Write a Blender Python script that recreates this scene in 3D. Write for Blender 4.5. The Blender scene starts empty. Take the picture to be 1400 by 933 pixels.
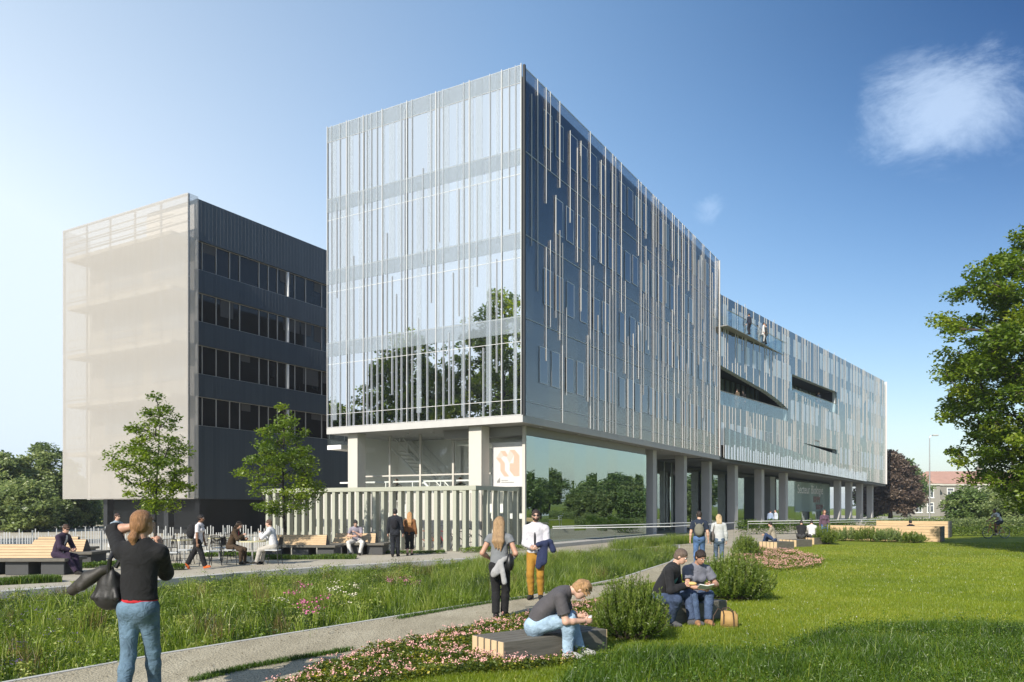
import bpy, bmesh, math, random
import numpy as np
from mathutils import Vector, Matrix
from mathutils.geometry import tessellate_polygon

SC = bpy.context.scene
COL = SC.collection
R = math.radians
PI = math.pi

# ------------------------------------------------------------------ camera
EYE, FOC, PW, PH, HORIZ = 1.8, 1071.0, 1400.0, 933.0, 694.0
cam = bpy.data.cameras.new('camera')
cam_o = bpy.data.objects.new('camera', cam)
COL.objects.link(cam_o)
cam_o.location = (0, 0, EYE)
cam_o.rotation_euler = (R(90), 0, 0)
cam.sensor_width = 36.0
cam.lens = 36.0 * FOC / PW
cam.shift_y = (HORIZ - PH / 2) / PW
cam.clip_end = 3000
cam.clip_start = 0.05
SC.camera = cam_o

# ------------------------------------------------------------------ light
SUN_DIR = Vector((-0.475, -0.880, 0.0)).normalized()
SUN_EL = R(33)
sun_vec = Vector((SUN_DIR.x * math.cos(SUN_EL), SUN_DIR.y * math.cos(SUN_EL), math.sin(SUN_EL)))
sd = bpy.data.lights.new('sun', 'SUN')
sd.energy = 4.6
sd.angle = R(0.6)
sd.color = (1.0, 0.93, 0.82)
so = bpy.data.objects.new('sun', sd)
COL.objects.link(so)
so.rotation_euler = (-sun_vec).to_track_quat('-Z', 'Y').to_euler()
so.location = (-40, -30, 60)

w = bpy.data.worlds.new('World')
SC.world = w
w.use_nodes = True
nt = w.node_tree
for n in list(nt.nodes):
    nt.nodes.remove(n)
def WN(t, **k):
    n = nt.nodes.new(t)
    for a, v in k.items():
        setattr(n, a, v)
    return n
def WL(a, b):
    nt.links.new(a, b)
def wmath(op, a, b=None, clamp=False):
    n = WN('ShaderNodeMath', operation=op, use_clamp=clamp)
    for i, v in enumerate((a, b)):
        if v is None: continue
        if isinstance(v, (int, float)): n.inputs[i].default_value = v
        else: WL(v, n.inputs[i])
    return n.outputs[0]
def wvec(op, a, b=None):
    n = WN('ShaderNodeVectorMath', operation=op)
    for i, v in enumerate((a, b)):
        if v is None: continue
        if isinstance(v, (tuple, Vector)): n.inputs[i].default_value = tuple(v)
        else: WL(v, n.inputs[i])
    return n
def wmix(f, a, b):
    n = WN('ShaderNodeMix', data_type='RGBA')
    n.clamp_factor = True
    if isinstance(f, (int, float)): n.inputs[0].default_value = f
    else: WL(f, n.inputs[0])
    for i, v in ((6, a), (7, b)):
        if isinstance(v, tuple): n.inputs[i].default_value = v + (1,)
        else: WL(v, n.inputs[i])
    return n.outputs[2]
sky = WN('ShaderNodeTexSky', sky_type='NISHITA')
sky.sun_disc = False
sky.sun_elevation = SUN_EL
sky.sun_rotation = math.atan2(SUN_DIR.x, SUN_DIR.y)
sky.altitude = 200
sky.air_density = 1.15
sky.dust_density = 0.9
sky.ozone_density = 1.6
tc = WN('ShaderNodeTexCoord')
dirn = wvec('NORMALIZE', tc.outputs['Generated']).outputs[0]
sep = WN('ShaderNodeSeparateXYZ'); WL(dirn, sep.inputs[0])
# the hazy, brighter air low down and on the sun's side of the sky
side = wmath('MULTIPLY_ADD', sep.outputs[0], -0.75); nt.nodes[-1].inputs[2].default_value = 0.42
up = wmath('MAXIMUM', sep.outputs[2], 0.0)
low = wmath('POWER', wmath('SUBTRACT', 1.0, up, True), 4.5)
sidep = wmath('MINIMUM', wmath('MAXIMUM', side, 0.0), 1.0)
lowl = wmath('POWER', wmath('SUBTRACT', 1.0, up, True), 1.5)
hz = wmath('ADD', wmath('MULTIPLY', low, wmath('MAXIMUM', sidep, 0.62)), wmath('MULTIPLY', wmath('POWER', sidep, 1.4), wmath('MULTIPLY_ADD', lowl, 1.2)), True)
for n_ in nt.nodes:
    if n_.type == 'MATH' and n_.operation == 'MULTIPLY_ADD' and abs(n_.inputs[1].default_value - 1.2) < 1e-6: n_.inputs[2].default_value = 0.47
hsv = WN('ShaderNodeHueSaturation'); hsv.inputs['Saturation'].default_value = 1.55
hsv.inputs['Value'].default_value = 1.0
WL(sky.outputs[0], hsv.inputs['Color'])

deep = wvec('MULTIPLY', hsv.outputs[0], (0.62, 0.31, 0.43)).outputs[0]
fdeep = wmath('MULTIPLY', wmath('MULTIPLY', sep.outputs[0], 1.9, True), wmath('MULTIPLY', up, 2.0, True))
c1 = wmix(hz, wmix(fdeep, hsv.outputs[0], deep), (5.2, 6.05, 6.95))
# thin clouds: world-space direction, a main wisp and a small puff
def cloud_mask(dv, rx, seed):
    d = Vector(dv).normalized()
    rt = Vector((d.y, -d.x, 0)).normalized()
    uu = rt.cross(d)
    u_ = wvec('DOT_PRODUCT', dirn, rt).outputs['Value']
    v_ = wvec('DOT_PRODUCT', dirn, uu).outputs['Value']
    f_ = wvec('DOT_PRODUCT', dirn, d).outputs['Value']
    a = wmath('DIVIDE', u_, rx); b = wmath('DIVIDE', v_, rx * 0.82)
    rr = wmath('SQRT', wmath('ADD', wmath('MULTIPLY', a, a), wmath('MULTIPLY', b, b)))
    m = wmath('SUBTRACT', 1.0, rr, True)
    m = wmath('MULTIPLY', m, wmath('GREATER_THAN', f_, 0.5))
    cb = WN('ShaderNodeCombineXYZ'); WL(u_, cb.inputs[0]); WL(v_, cb.inputs[1]); cb.inputs[2].default_value = seed
    rot = WN('ShaderNodeMapping'); rot.inputs['Rotation'].default_value = (0, 0, R(-38)); rot.inputs['Scale'].default_value = (0.75, 1.35, 1)
    WL(cb.outputs[0], rot.inputs[0])
    nz = WN('ShaderNodeTexNoise'); nz.inputs['Scale'].default_value = 1.1 / rx
    nz.inputs['Detail'].default_value = 9; nz.inputs['Roughness'].default_value = 0.70; nz.inputs['Distortion'].default_value = 0.5
    WL(rot.outputs[0], nz.inputs['Vector'])
    mr = WN('ShaderNodeMapRange'); mr.interpolation_type = 'SMOOTHSTEP'
    mr.inputs[1].default_value = 0.64; mr.inputs[2].default_value = 1.06
    WL(wmath('ADD', nz.outputs[0], wmath('MULTIPLY', m, 0.55)), mr.inputs[0])
    edge = wmath('MULTIPLY', m, 3.0, True)
    return wmath('MULTIPLY', mr.outputs[0], edge)
def sky_dir(px, py):
    return Vector(((px - 700) / FOC, 1.0, (HORIZ - py) / FOC))
cm = wmath('MULTIPLY', cloud_mask(sky_dir(1288, 152), 0.122, 5.3), 1.0, True)
cm2 = wmath('MULTIPLY', cloud_mask(sky_dir(968, 284), 0.030, 9.1), 0.4, True)
c2 = wmix(wmath('MULTIPLY', wmath('MAXIMUM', cm, cm2), 0.50), c1, (5.6, 6.8, 8.4))
bg = WN('ShaderNodeBackground'); bg.inputs['Strength'].default_value = 0.118
WL(c2, bg.inputs['Color'])
wo = WN('ShaderNodeOutputWorld'); WL(bg.outputs[0], wo.inputs[0])

SC.view_settings.view_transform = 'Standard'
SC.view_settings.look = 'None'
SC.view_settings.exposure = 0.48
SC.view_settings.gamma = 1.0
SC.view_settings.use_curve_mapping = False
SC.render.engine = 'CYCLES'
SC.cycles.use_denoising = True
SC.cycles.max_bounces = 8
SC.cycles.transparent_max_bounces = 24
SC.cycles.diffuse_bounces = 3
SC.cycles.glossy_bounces = 4
SC.cycles.transmission_bounces = 6
SC.cycles.caustics_reflective = False
SC.cycles.caustics_refractive = False
SC.cycles.sample_clamp_indirect = 6

# ------------------------------------------------------------------ helpers
def G(px, py, z=0.0):
    """ground point seen at a photo pixel (used while laying the plan out)"""
    Y = (EYE - z) * FOC / (py - HORIZ)
    return ((px - 700) / FOC * Y, Y)
def A(px, Y):
    return (px - 700) / FOC * Y

def tag(o, label=None, cat=None, group=None, kind=None):
    if label: o['label'] = label
    if cat: o['category'] = cat
    if group: o['group'] = group
    if kind: o['kind'] = kind
    return o

def empty(name, loc=(0, 0, 0), rz=0.0):
    o = bpy.data.objects.new(name, None)
    COL.objects.link(o)
    o.location = loc
    o.rotation_euler = (0, 0, rz)
    o.empty_display_size = 0.2
    return o

def np_mesh(name, V, F, mats, parent=None, smooth=False, mi=None, attrs=None):
    """V (n,3); F list of (m,k) int arrays; mats material or list"""
    me = bpy.data.meshes.new(name)
    V = np.asarray(V, dtype=np.float32)
    if not isinstance(F, list): F = [F]
    F = [np.asarray(f, dtype=np.int32) for f in F if len(f)]
    loops = np.concatenate([f.ravel() for f in F])
    tot = np.concatenate([np.full(len(f), f.shape[1], dtype=np.int32) for f in F])
    st = np.concatenate([[0], np.cumsum(tot)[:-1]]).astype(np.int32)
    me.vertices.add(len(V)); me.vertices.foreach_set('co', V.ravel())
    me.loops.add(len(loops)); me.loops.foreach_set('vertex_index', loops)
    me.polygons.add(len(tot)); me.polygons.foreach_set('loop_start', st)
    me.polygons.foreach_set('loop_total', tot)
    if not isinstance(mats, (list, tuple)): mats = [mats]
    for m in mats: me.materials.append(m)
    if mi is not None: me.polygons.foreach_set('material_index', np.asarray(mi, dtype=np.int32))
    me.polygons.foreach_set('use_smooth', np.full(len(tot), bool(smooth)))
    if attrs:
        for k, v in attrs.items():
            at = me.attributes.new(k, 'FLOAT', 'POINT')
            at.data.foreach_set('value', np.asarray(v, dtype=np.float32))
    me.update(calc_edges=True)
    me.validate()
    o = bpy.data.objects.new(name, me)
    COL.objects.link(o)
    if parent is not None: o.parent = parent
    return o

class MB:
    """collects boxes, tubes and prisms; build() links them as one mesh object"""
    def __init__(s):
        s.v = []; s.f = []; s.m = []; s.cur = 0
    def add(s, vs, fs):
        b = len(s.v)
        s.v.extend([tuple(v) for v in vs])
        for f in fs:
            s.f.append(tuple(i + b for i in f)); s.m.append(s.cur)
        return s
    def box(s, x0, x1, y0, y1, z0, z1):
        if x0 > x1: x0, x1 = x1, x0
        if y0 > y1: y0, y1 = y1, y0
        if z0 > z1: z0, z1 = z1, z0
        vs = [(x0,y0,z0),(x1,y0,z0),(x1,y1,z0),(x0,y1,z0),(x0,y0,z1),(x1,y0,z1),(x1,y1,z1),(x0,y1,z1)]
        return s.add(vs, [(0,3,2,1),(4,5,6,7),(0,1,5,4),(1,2,6,5),(2,3,7,6),(3,0,4,7)])
    def hexa(s, b, t):
        """b, t: four bottom and four top corners"""
        return s.add(list(b) + list(t), [(0,3,2,1),(4,5,6,7),(0,1,5,4),(1,2,6,5),(2,3,7,6),(3,0,4,7)])
    def bbox(s, x0, x1, y0, y1, z0, z1, bv=0.01):
        """box with chamfered edges"""
        bm = bmesh.new()
        bmesh.ops.create_cube(bm, size=1)
        for v in bm.verts:
            v.co = Vector((x0 + (v.co.x + .5) * (x1 - x0), y0 + (v.co.y + .5) * (y1 - y0), z0 + (v.co.z + .5) * (z1 - z0)))
        bmesh.ops.bevel(bm, geom=bm.edges[:], offset=bv, segments=1, affect='EDGES')
        bm.verts.index_update()
        s.add([v.co[:] for v in bm.verts], [[v.index for v in f.verts] for f in bm.faces])
        bm.free(); return s
    def quad(s, a, b, c, d):
        return s.add([a, b, c, d], [(0, 1, 2, 3)])
    def tube(s, pts, rad, n=8, cap=True):
        pts = [Vector(p) for p in pts]
        if isinstance(rad, (int, float)): rad = [rad] * len(pts)
        vs = []; fs = []
        ref = None
        for i, p in enumerate(pts):
            a = pts[max(i - 1, 0)]; b = pts[min(i + 1, len(pts) - 1)]
            d = (b - a)
            d = d.normalized() if d.length > 1e-9 else Vector((0, 0, 1))
            if ref is None:
                ref = d.cross(Vector((0, 0, 1)))
                if ref.length < 1e-3: ref = Vector((1, 0, 0))
            ref = (ref - d * ref.dot(d))
            if ref.length < 1e-6: ref = d.orthogonal()
            ref.normalize()
            o = d.cross(ref)
            for k in range(n):
                t = 2 * PI * k / n
                vs.append(p + (ref * math.cos(t) + o * math.sin(t)) * rad[i])
        m = len(pts)
        for i in range(m - 1):
            for k in range(n):
                k2 = (k + 1) % n
                fs.append((i*n + k, i*n + k2, (i+1)*n + k2, (i+1)*n + k))
        if cap:
            fs.append(tuple(range(n))[::-1]); fs.append(tuple((m-1)*n + k for k in range(n)))
        return s.add(vs, fs)
    def prism(s, poly, z0, z1, top=True, bottom=True):
        n = len(poly)
        area = sum(poly[i][0]*poly[(i+1)%n][1] - poly[(i+1)%n][0]*poly[i][1] for i in range(n))
        if area < 0: poly = poly[::-1]
        vs = [(p[0], p[1], z0) for p in poly] + [(p[0], p[1], z1) for p in poly]
        fs = [(i, (i+1) % n, n + (i+1) % n, n + i) for i in range(n)]
        tri = tessellate_polygon([[Vector((p[0], p[1], 0)) for p in poly]])
        for t in tri:
            a, b, c = t
            cr = (poly[b][0]-poly[a][0])*(poly[c][1]-poly[a][1]) - (poly[c][0]-poly[a][0])*(poly[b][1]-poly[a][1])
            if cr < 0: a, b, c = a, c, b
            if top: fs.append((n+a, n+b, n+c))
            if bottom: fs.append((c, b, a))
        return s.add(vs, fs)
    def build(s, name, mats, parent=None, smooth=False):
        me = bpy.data.meshes.new(name)
        me.from_pydata(s.v, [], s.f)
        if not isinstance(mats, (list, tuple)): mats = [mats]
        for m in mats: me.materials.append(m)
        me.polygons.foreach_set('material_index', s.m)
        if smooth: me.polygons.foreach_set('use_smooth', [True] * len(s.f))
        me.update()
        o = bpy.data.objects.new(name, me)
        COL.objects.link(o)
        if parent is not None: o.parent = parent
        return o

def kids(o):
    return [c for c in COL.objects if c.parent == o]
def copy_tree(o, parent=None):
    c = o.copy(); COL.objects.link(c)
    c.parent = parent
    for ch in kids(o):
        copy_tree(ch, c)
    return c

# ------------------------------------------------------------------ materials
def new_mat(name):
    m = bpy.data.materials.new(name); m.use_nodes = True
    for n in list(m.node_tree.nodes): m.node_tree.nodes.remove(n)
    return m
class NT:
    def __init__(s, name):
        s.m = new_mat(name); s.t = s.m.node_tree
        s.out = s.n('ShaderNodeOutputMaterial')
    def n(s, t, **k):
        n = s.t.nodes.new(t)
        for a, v in k.items(): setattr(n, a, v)
        return n
    def l(s, a, b): s.t.links.new(a, b)
    def set(s, sock, v):
        if isinstance(v, (int, float)): sock.default_value = v
        elif isinstance(v, tuple):
            sock.default_value = v + (1,) if len(v) == 3 and len(sock.default_value) == 4 else v
        else: s.l(v, sock)
    def math(s, op, a, b=None, c=None, clamp=False):
        n = s.n('ShaderNodeMath', operation=op, use_clamp=clamp)
        for i, v in enumerate((a, b, c)):
            if v is not None: s.set(n.inputs[i], v)
        return n.outputs[0]
    def mix(s, f, a, b):
        n = s.n('ShaderNodeMix', data_type='RGBA'); n.clamp_factor = True
        s.set(n.inputs[0], f); s.set(n.inputs[6], a); s.set(n.inputs[7], b)
        return n.outputs[2]
    def coords(s, scale=(1, 1, 1), kind='Object', rot=(0, 0, 0)):
        tc = s.n('ShaderNodeTexCoord'); mp = s.n('ShaderNodeMapping')
        mp.inputs['Scale'].default_value = scale
        mp.inputs['Rotation'].default_value = rot
        s.l(tc.outputs[kind], mp.inputs[0])
        return mp.outputs[0]
    def noise(s, scale, detail=4, rough=0.55, vec=None, dist=0.0):
        n = s.n('ShaderNodeTexNoise')
        n.inputs['Scale'].default_value = scale; n.inputs['Detail'].default_value = detail
        n.inputs['Roughness'].default_value = rough; n.inputs['Distortion'].default_value = dist
        if vec is not None: s.l(vec, n.inputs['Vector'])
        return n.outputs[0]
    def ramp(s, f, stops):
        n = s.n('ShaderNodeValToRGB')
        e = n.color_ramp.elements
        while len(e) < len(stops): e.new(0.5)
        for i, (p, c) in enumerate(stops):
            e[i].position = p; e[i].color = (c + (1,)) if isinstance(c, tuple) else (c, c, c, 1)
        s.l(f, n.inputs[0]); return n.outputs[0]
    def bump(s, h, strength=0.3, dist=0.02):
        n = s.n('ShaderNodeBump'); n.inputs['Strength'].default_value = strength; n.inputs['Distance'].default_value = dist
        s.l(h, n.inputs['Height']); return n.outputs[0]
    def pbr(s, color, rough=0.6, metal=0.0, spec=0.5, normal=None):
        p = s.n('ShaderNodeBsdfPrincipled')
        s.set(p.inputs['Base Color'], color); s.set(p.inputs['Roughness'], rough)
        s.set(p.inputs['Metallic'], metal); s.set(p.inputs['Specular IOR Level'], spec)
        if normal is not None: s.l(normal, p.inputs['Normal'])
        return p
    def done(s, sh):
        s.l(sh, s.out.inputs[0]); return s.m

def tint(c, k):
    return tuple(max(0.0, min(1.0, x * k)) for x in c)

def plain(name, c, rough=0.6, metal=0.0, var=0.15, scale=6.0, bump=0.0, bscale=40.0, spec=0.5):
    t = NT(name)
    v = t.coords()
    n = t.noise(scale, 5, 0.6, v)
    col = t.mix(n, tint(c, 1 - var), tint(c, 1 + var))
    nm = None
    if bump > 0:
        nm = t.bump(t.noise(bscale, 3, 0.6, v), bump, 0.01)
    rg = t.math('MULTIPLY_ADD', n, 0.12, rough - 0.06)
    return t.done(t.pbr(col, rg, metal, spec, nm).outputs[0])

def cloth(name, c, var=0.22, wr=0.55):
    t = NT(name)
    v = t.coords()
    big = t.noise(7.0, 3, 0.5, v, 0.8)
    fine = t.noise(160.0, 2, 0.5, v)
    col = t.mix(t.noise(14, 4, 0.6, v), tint(c, 1 - var), tint(c, 1 + var))
    h = t.math('ADD', big, t.math('MULTIPLY', fine, 0.06))
    p = t.pbr(col, 0.85, 0, 0.25, t.bump(h, wr, 0.05))
    p.inputs['Sheen Weight'].default_value = 0.05
    return t.done(p.outputs[0])

def denim(name, c, pale=1.8):
    t = NT(name)
    v = t.coords()
    n = t.noise(5, 4, 0.6, v)
    col = t.mix(t.ramp(n, [(0.35, 0.0), (0.7, 1.0)]), tint(c, 0.8), tint(c, pale))
    wr = t.n('ShaderNodeTexNoise'); wr.inputs['Scale'].default_value = 9; wr.inputs['Detail'].default_value = 3
    wr.inputs['Distortion'].default_value = 1.6
    t.l(t.coords((1, 1, 1.3)), wr.inputs['Vector'])
    h = t.math('ADD', wr.outputs[0], t.math('MULTIPLY', t.noise(220, 2, 0.5, v), 0.05))
    return t.done(t.pbr(col, 0.85, 0, 0.2, t.bump(h, 0.58, 0.04)).outputs[0])

def skin_mat(name, c):
    t = NT(name)
    v = t.coords()
    col = t.mix(t.noise(18, 4, 0.6, v), tint(c, 0.88), tint(c, 1.1))
    p = t.pbr(col, 0.5, 0, 0.35, t.bump(t.noise(90, 2, 0.5, v), 0.1, 0.005))
    p.inputs['Subsurface Weight'].default_value = 0.08
    p.inputs['Subsurface Radius'].default_value = (0.01, 0.004, 0.002)
    return t.done(p.outputs[0])

def hair_mat(name, c):
    t = NT(name)
    v = t.coords((1, 1, 0.12))
    n = t.noise(95, 4, 0.7, v, 0.4)
    col = t.mix(t.ramp(n, [(0.3, 0.0), (0.7, 1.0)]), tint(c, 0.5), tint(c, 1.35))
    return t.done(t.pbr(col, 0.45, 0, 0.4, t.bump(n, 0.9, 0.02)).outputs[0])

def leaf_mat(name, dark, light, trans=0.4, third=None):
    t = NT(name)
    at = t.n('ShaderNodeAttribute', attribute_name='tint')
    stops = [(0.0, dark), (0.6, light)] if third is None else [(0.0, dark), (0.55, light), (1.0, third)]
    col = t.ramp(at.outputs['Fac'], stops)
    d = t.n('ShaderNodeBsdfDiffuse'); t.l(col, d.inputs[0])
    tr = t.n('ShaderNodeBsdfTranslucent')
    hs = t.n('ShaderNodeHueSaturation'); hs.inputs['Saturation'].default_value = 1.1; hs.inputs['Value'].default_value = 1.25
    t.l(col, hs.inputs['Color']); t.l(hs.outputs[0], tr.inputs[0])
    mx = t.n('ShaderNodeMixShader'); mx.inputs[0].default_value = trans
    t.l(d.outputs[0], mx.inputs[1]); t.l(tr.outputs[0], mx.inputs[2])
    g = t.n('ShaderNodeBsdfGlossy'); g.inputs['Roughness'].default_value = 0.45; g.inputs[0].default_value = (1, 1, 1, 1)
    m2 = t.n('ShaderNodeMixShader'); m2.inputs[0].default_value = 0.035
    t.l(mx.outputs[0], m2.inputs[1]); t.l(g.outputs[0], m2.inputs[2])
    return t.done(m2.outputs[0])

def glass_mat(name, tintc=(0.9, 0.96, 0.95), base=0.06, gain=1.0, ior=1.5, rough=0.0, gl=(1, 1, 1), wav=0.0, pane=None):
    """thin pane: clear transmission plus mirror reflection that grows at grazing angles"""
    t = NT(name)
    fr = t.n('ShaderNodeFresnel'); fr.inputs['IOR'].default_value = ior
    f = t.math('MULTIPLY_ADD', fr.outputs[0], gain, base, True)
    tr = t.n('ShaderNodeBsdfTransparent'); tr.inputs[0].default_value = tintc + (1,)
    g = t.n('ShaderNodeBsdfGlossy'); g.inputs['Roughness'].default_value = rough; g.inputs[0].default_value = gl + (1,)
    b = None
    if wav > 0:
        b = t.bump(t.noise(0.55, 2, 0.5, t.coords((1, 1, 0.35))), wav, 0.3)
    if pane:
        # every pane is hung a hair out of true, so reflections break from pane to pane
        tc = t.n('ShaderNodeTexCoord'); dv = t.n('ShaderNodeVectorMath', operation='DIVIDE'); t.l(tc.outputs['Object'], dv.inputs[0]); dv.inputs[1].default_value = pane
        ad = t.n('ShaderNodeVectorMath', operation='ADD'); t.l(dv.outputs[0], ad.inputs[0]); ad.inputs[1].default_value = (.37, .41, -ZS0 / pane[2])
        fl = t.n('ShaderNodeVectorMath', operation='FLOOR'); t.l(ad.outputs[0], fl.inputs[0])
        wn = t.n('ShaderNodeTexWhiteNoise', noise_dimensions='3D'); t.l(fl.outputs[0], wn.inputs['Vector'])
        su = t.n('ShaderNodeVectorMath', operation='SUBTRACT'); t.l(wn.outputs['Color'], su.inputs[0]); su.inputs[1].default_value = (.5, .5, .5)
        sc = t.n('ShaderNodeVectorMath', operation='SCALE'); t.l(su.outputs[0], sc.inputs[0]); sc.inputs['Scale'].default_value = 0.022
        a2 = t.n('ShaderNodeVectorMath', operation='ADD')
        if b is None:
            ge = t.n('ShaderNodeNewGeometry'); b = ge.outputs['Normal']
        t.l(b, a2.inputs[0]); t.l(sc.outputs[0], a2.inputs[1])
        nn = t.n('ShaderNodeVectorMath', operation='NORMALIZE'); t.l(a2.outputs[0], nn.inputs[0]); b = nn.outputs[0]
    if b is not None: t.l(b, g.inputs['Normal'])
    mx = t.n('ShaderNodeMixShader'); t.l(f, mx.inputs[0]); t.l(tr.outputs[0], mx.inputs[1]); t.l(g.outputs[0], mx.inputs[2])
    return t.done(mx.outputs[0])

def sheer(name, c, cover=0.6, transl=0.5, var=0.0):
    """semi-clear sheet: woven mesh or fritted glass"""
    t = NT(name)
    d = t.n('ShaderNodeBsdfDiffuse'); d.inputs[0].default_value = c + (1,)
    tl = t.n('ShaderNodeBsdfTranslucent'); tl.inputs[0].default_value = c + (1,)
    a = t.n('ShaderNodeMixShader'); a.inputs[0].default_value = transl
    t.l(d.outputs[0], a.inputs[1]); t.l(tl.outputs[0], a.inputs[2])
    tr = t.n('ShaderNodeBsdfTransparent')
    m = t.n('ShaderNodeMixShader')
    if var > 0:
        n = t.noise(3.0, 4, 0.6, t.coords((1, 1, 0.15)))
        t.l(t.math('MULTIPLY_ADD', n, var, cover - var * 0.5, True), m.inputs[0])
    else: m.inputs[0].default_value = cover
    t.l(tr.outputs[0], m.inputs[1]); t.l(a.outputs[0], m.inputs[2])
    return t.done(m.outputs[0])

def wood(name, c, axis=0, rough=0.6, board=0.12, dark=0.55):
    t = NT(name)
    sc = [6, 6, 6]; sc[axis] = 0.5
    v = t.coords(tuple(sc))
    n = t.noise(4.0, 6, 0.65, v, 1.2)
    col = t.mix(t.ramp(n, [(0.3, 0.0), (0.75, 1.0)]), tint(c, dark), tint(c, 1.18))
    return t.done(t.pbr(col, rough, 0, 0.3, t.bump(n, 0.25, 0.01)).outputs[0])

ZS0 = 5.70
M = {}
M['concrete_white'] = plain('concrete_white', (0.52, 0.50, 0.45), 0.75, var=0.06, scale=1.5, bump=0.1)
M['concrete_grey'] = plain('concrete_grey', (0.46, 0.455, 0.44), 0.8, var=0.12, scale=2.0, bump=0.15)
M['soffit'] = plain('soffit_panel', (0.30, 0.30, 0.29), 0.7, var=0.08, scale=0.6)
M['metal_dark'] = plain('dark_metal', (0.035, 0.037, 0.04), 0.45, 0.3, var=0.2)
M['black'] = plain('black_paint', (0.012, 0.012, 0.013), 0.4, var=0.2)
M['steel'] = plain('brushed_steel', (0.55, 0.55, 0.54), 0.35, 0.8, var=0.08)
M['white_paint'] = plain('white_paint', (0.78, 0.78, 0.76), 0.45, var=0.04)
M['rubber'] = plain('rubber', (0.02, 0.02, 0.02), 0.8)
M['interior_white'] = plain('interior_white', (0.84, 0.84, 0.81), 0.8, var=0.04, scale=0.8)
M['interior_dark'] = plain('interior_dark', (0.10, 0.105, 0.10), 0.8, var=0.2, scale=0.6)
M['pale_fin'] = plain('pale_aluminium_fin', (0.60, 0.59, 0.575), 0.45, 0.0, var=0.05)
# ------------------------------------------------------------------ the ground
def poly_sheet(name, poly, z, depth, mat):
    mb = MB(); mb.prism(poly, z - depth, z, bottom=False)
    o = mb.build(name, mat)
    return tag(o, kind='structure')

def ground_material(name, cols, scale, bump=0.4, bscale=30, big=0.15, rough=0.9):
    t = NT(name)
    v = t.coords()
    n1 = t.noise(big, 5, 0.6, v, 0.6)
    n2 = t.noise(scale, 6, 0.65, v)
    f = t.math('ADD', t.math('MULTIPLY', n1, 0.55), t.math('MULTIPLY', n2, 0.45))
    col = t.ramp(f, cols)
    h = t.noise(bscale, 4, 0.65, v)
    return t.done(t.pbr(col, rough, 0, 0.2, t.bump(h, bump, 0.03)).outputs[0])

M['lawn'] = ground_material('lawn_grass', [(0.30, (0.095, 0.140, 0.012)), (0.48, (0.165, 0.215, 0.016)), (0.68, (0.25, 0.265, 0.030))], 2.6, 0.7, 24, 0.22)
M['soil'] = ground_material('meadow_soil', [(0.3, (0.020, 0.030, 0.008)), (0.55, (0.045, 0.075, 0.012)), (0.75, (0.09, 0.10, 0.03))], 2.0, 0.6, 14, 0.5)

def gravel_mat():
    t = NT('stabilised_gravel')
    v = t.coords()
    n1 = t.noise(0.5, 5, 0.6, v)
    # wheel-worn streaks along the path
    st = t.noise(2.4, 5, 0.6, t.coords((1.0, 0.12, 1), rot=(0, 0, R(-30))))
    col = t.ramp(t.math('ADD', t.math('MULTIPLY', n1, 0.5), t.math('MULTIPLY', st, 0.5)),
                 [(0.34, (0.30, 0.265, 0.185)), (0.52, (0.42, 0.375, 0.27)), (0.68, (0.52, 0.475, 0.355))])
    vo = t.n('ShaderNodeTexVoronoi'); vo.inputs['Scale'].default_value = 38
    t.l(v, vo.inputs['Vector'])
    peb = t.noise(55, 3, 0.7, v)
    col2 = t.mix(t.ramp(peb, [(0.36, 1.0), (0.46, 0.0)]), col, (0.11, 0.095, 0.065))
    h = t.math('ADD', vo.outputs['Distance'], t.math('MULTIPLY', peb, 1.0))
    return t.done(t.pbr(col2, 0.9, 0, 0.2, t.bump(h, 0.55, 0.02)).outputs[0])
M['gravel'] = gravel_mat()

def paving_mat():
    t = NT('terrace_paving')
    v = t.coords()
    n = t.noise(0.35, 6, 0.6, v)
    f = t.noise(22, 4, 0.7, v)
    col = t.ramp(t.math('ADD', t.math('MULTIPLY', n, 0.6), t.math('MULTIPLY', f, 0.4)),
                 [(0.32, (0.33, 0.30, 0.235)), (0.55, (0.42, 0.385, 0.31)), (0.72, (0.48, 0.45, 0.37))])
    br = t.n('ShaderNodeTexBrick'); br.inputs['Scale'].default_value = 1.0
    br.inputs['Mortar Size'].default_value = 0.008; br.inputs['Brick Width'].default_value = 2.4; br.inputs['Row Height'].default_value = 2.4
    br.offset = 0.0
    t.l(t.coords(rot=(0, 0, R(30))), br.inputs['Vector'])
    col = t.mix(br.outputs['Fac'], col, (0.24, 0.215, 0.17))
    return t.done(t.pbr(col, 0.85, 0, 0.25, t.bump(f, 0.2, 0.01)).outputs[0])
M['paving'] = paving_mat()
M['kerb'] = plain('kerb_stone', (0.46, 0.45, 0.42), 0.75, var=0.12, scale=3, bump=0.2)

PL = [(-8.2, -1.4), (-4.0, 4.9), (-2.34, 8.07), (-2.2, 8.75), (-1.6, 10.1), (-0.64, 11.6), (1.23, 14.8), (3.06, 18.2), (4.75, 21.4), (7.6, 27.2), (10.5, 33.2), (12.5, 35.9)]
LP = PL + [(15.8, 40.4), (17.8, 43.8), (30, 62), (58, 100), (75, 125)]
PU = [(-12.0, -3.5), (-7.4, 4.4), (-5.23, 8.0), (-4.25, 9.69), (-2.65, 11.9), (-0.94, 14.3), (0.55, 16.2), (2.76, 19.9), (5.3, 26.0), (6.6, 30.6), (8.1, 37.8)]
TE = [(-34, -14), (-20, 5), (-10.9, 16.6), (-8.77, 19.3), (-7.4, 21.5), (-5.3, 23.9), (-1.5, 27.4), (1.65, 30.4), (4.6, 32.6), (8.1, 37.8)]

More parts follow.
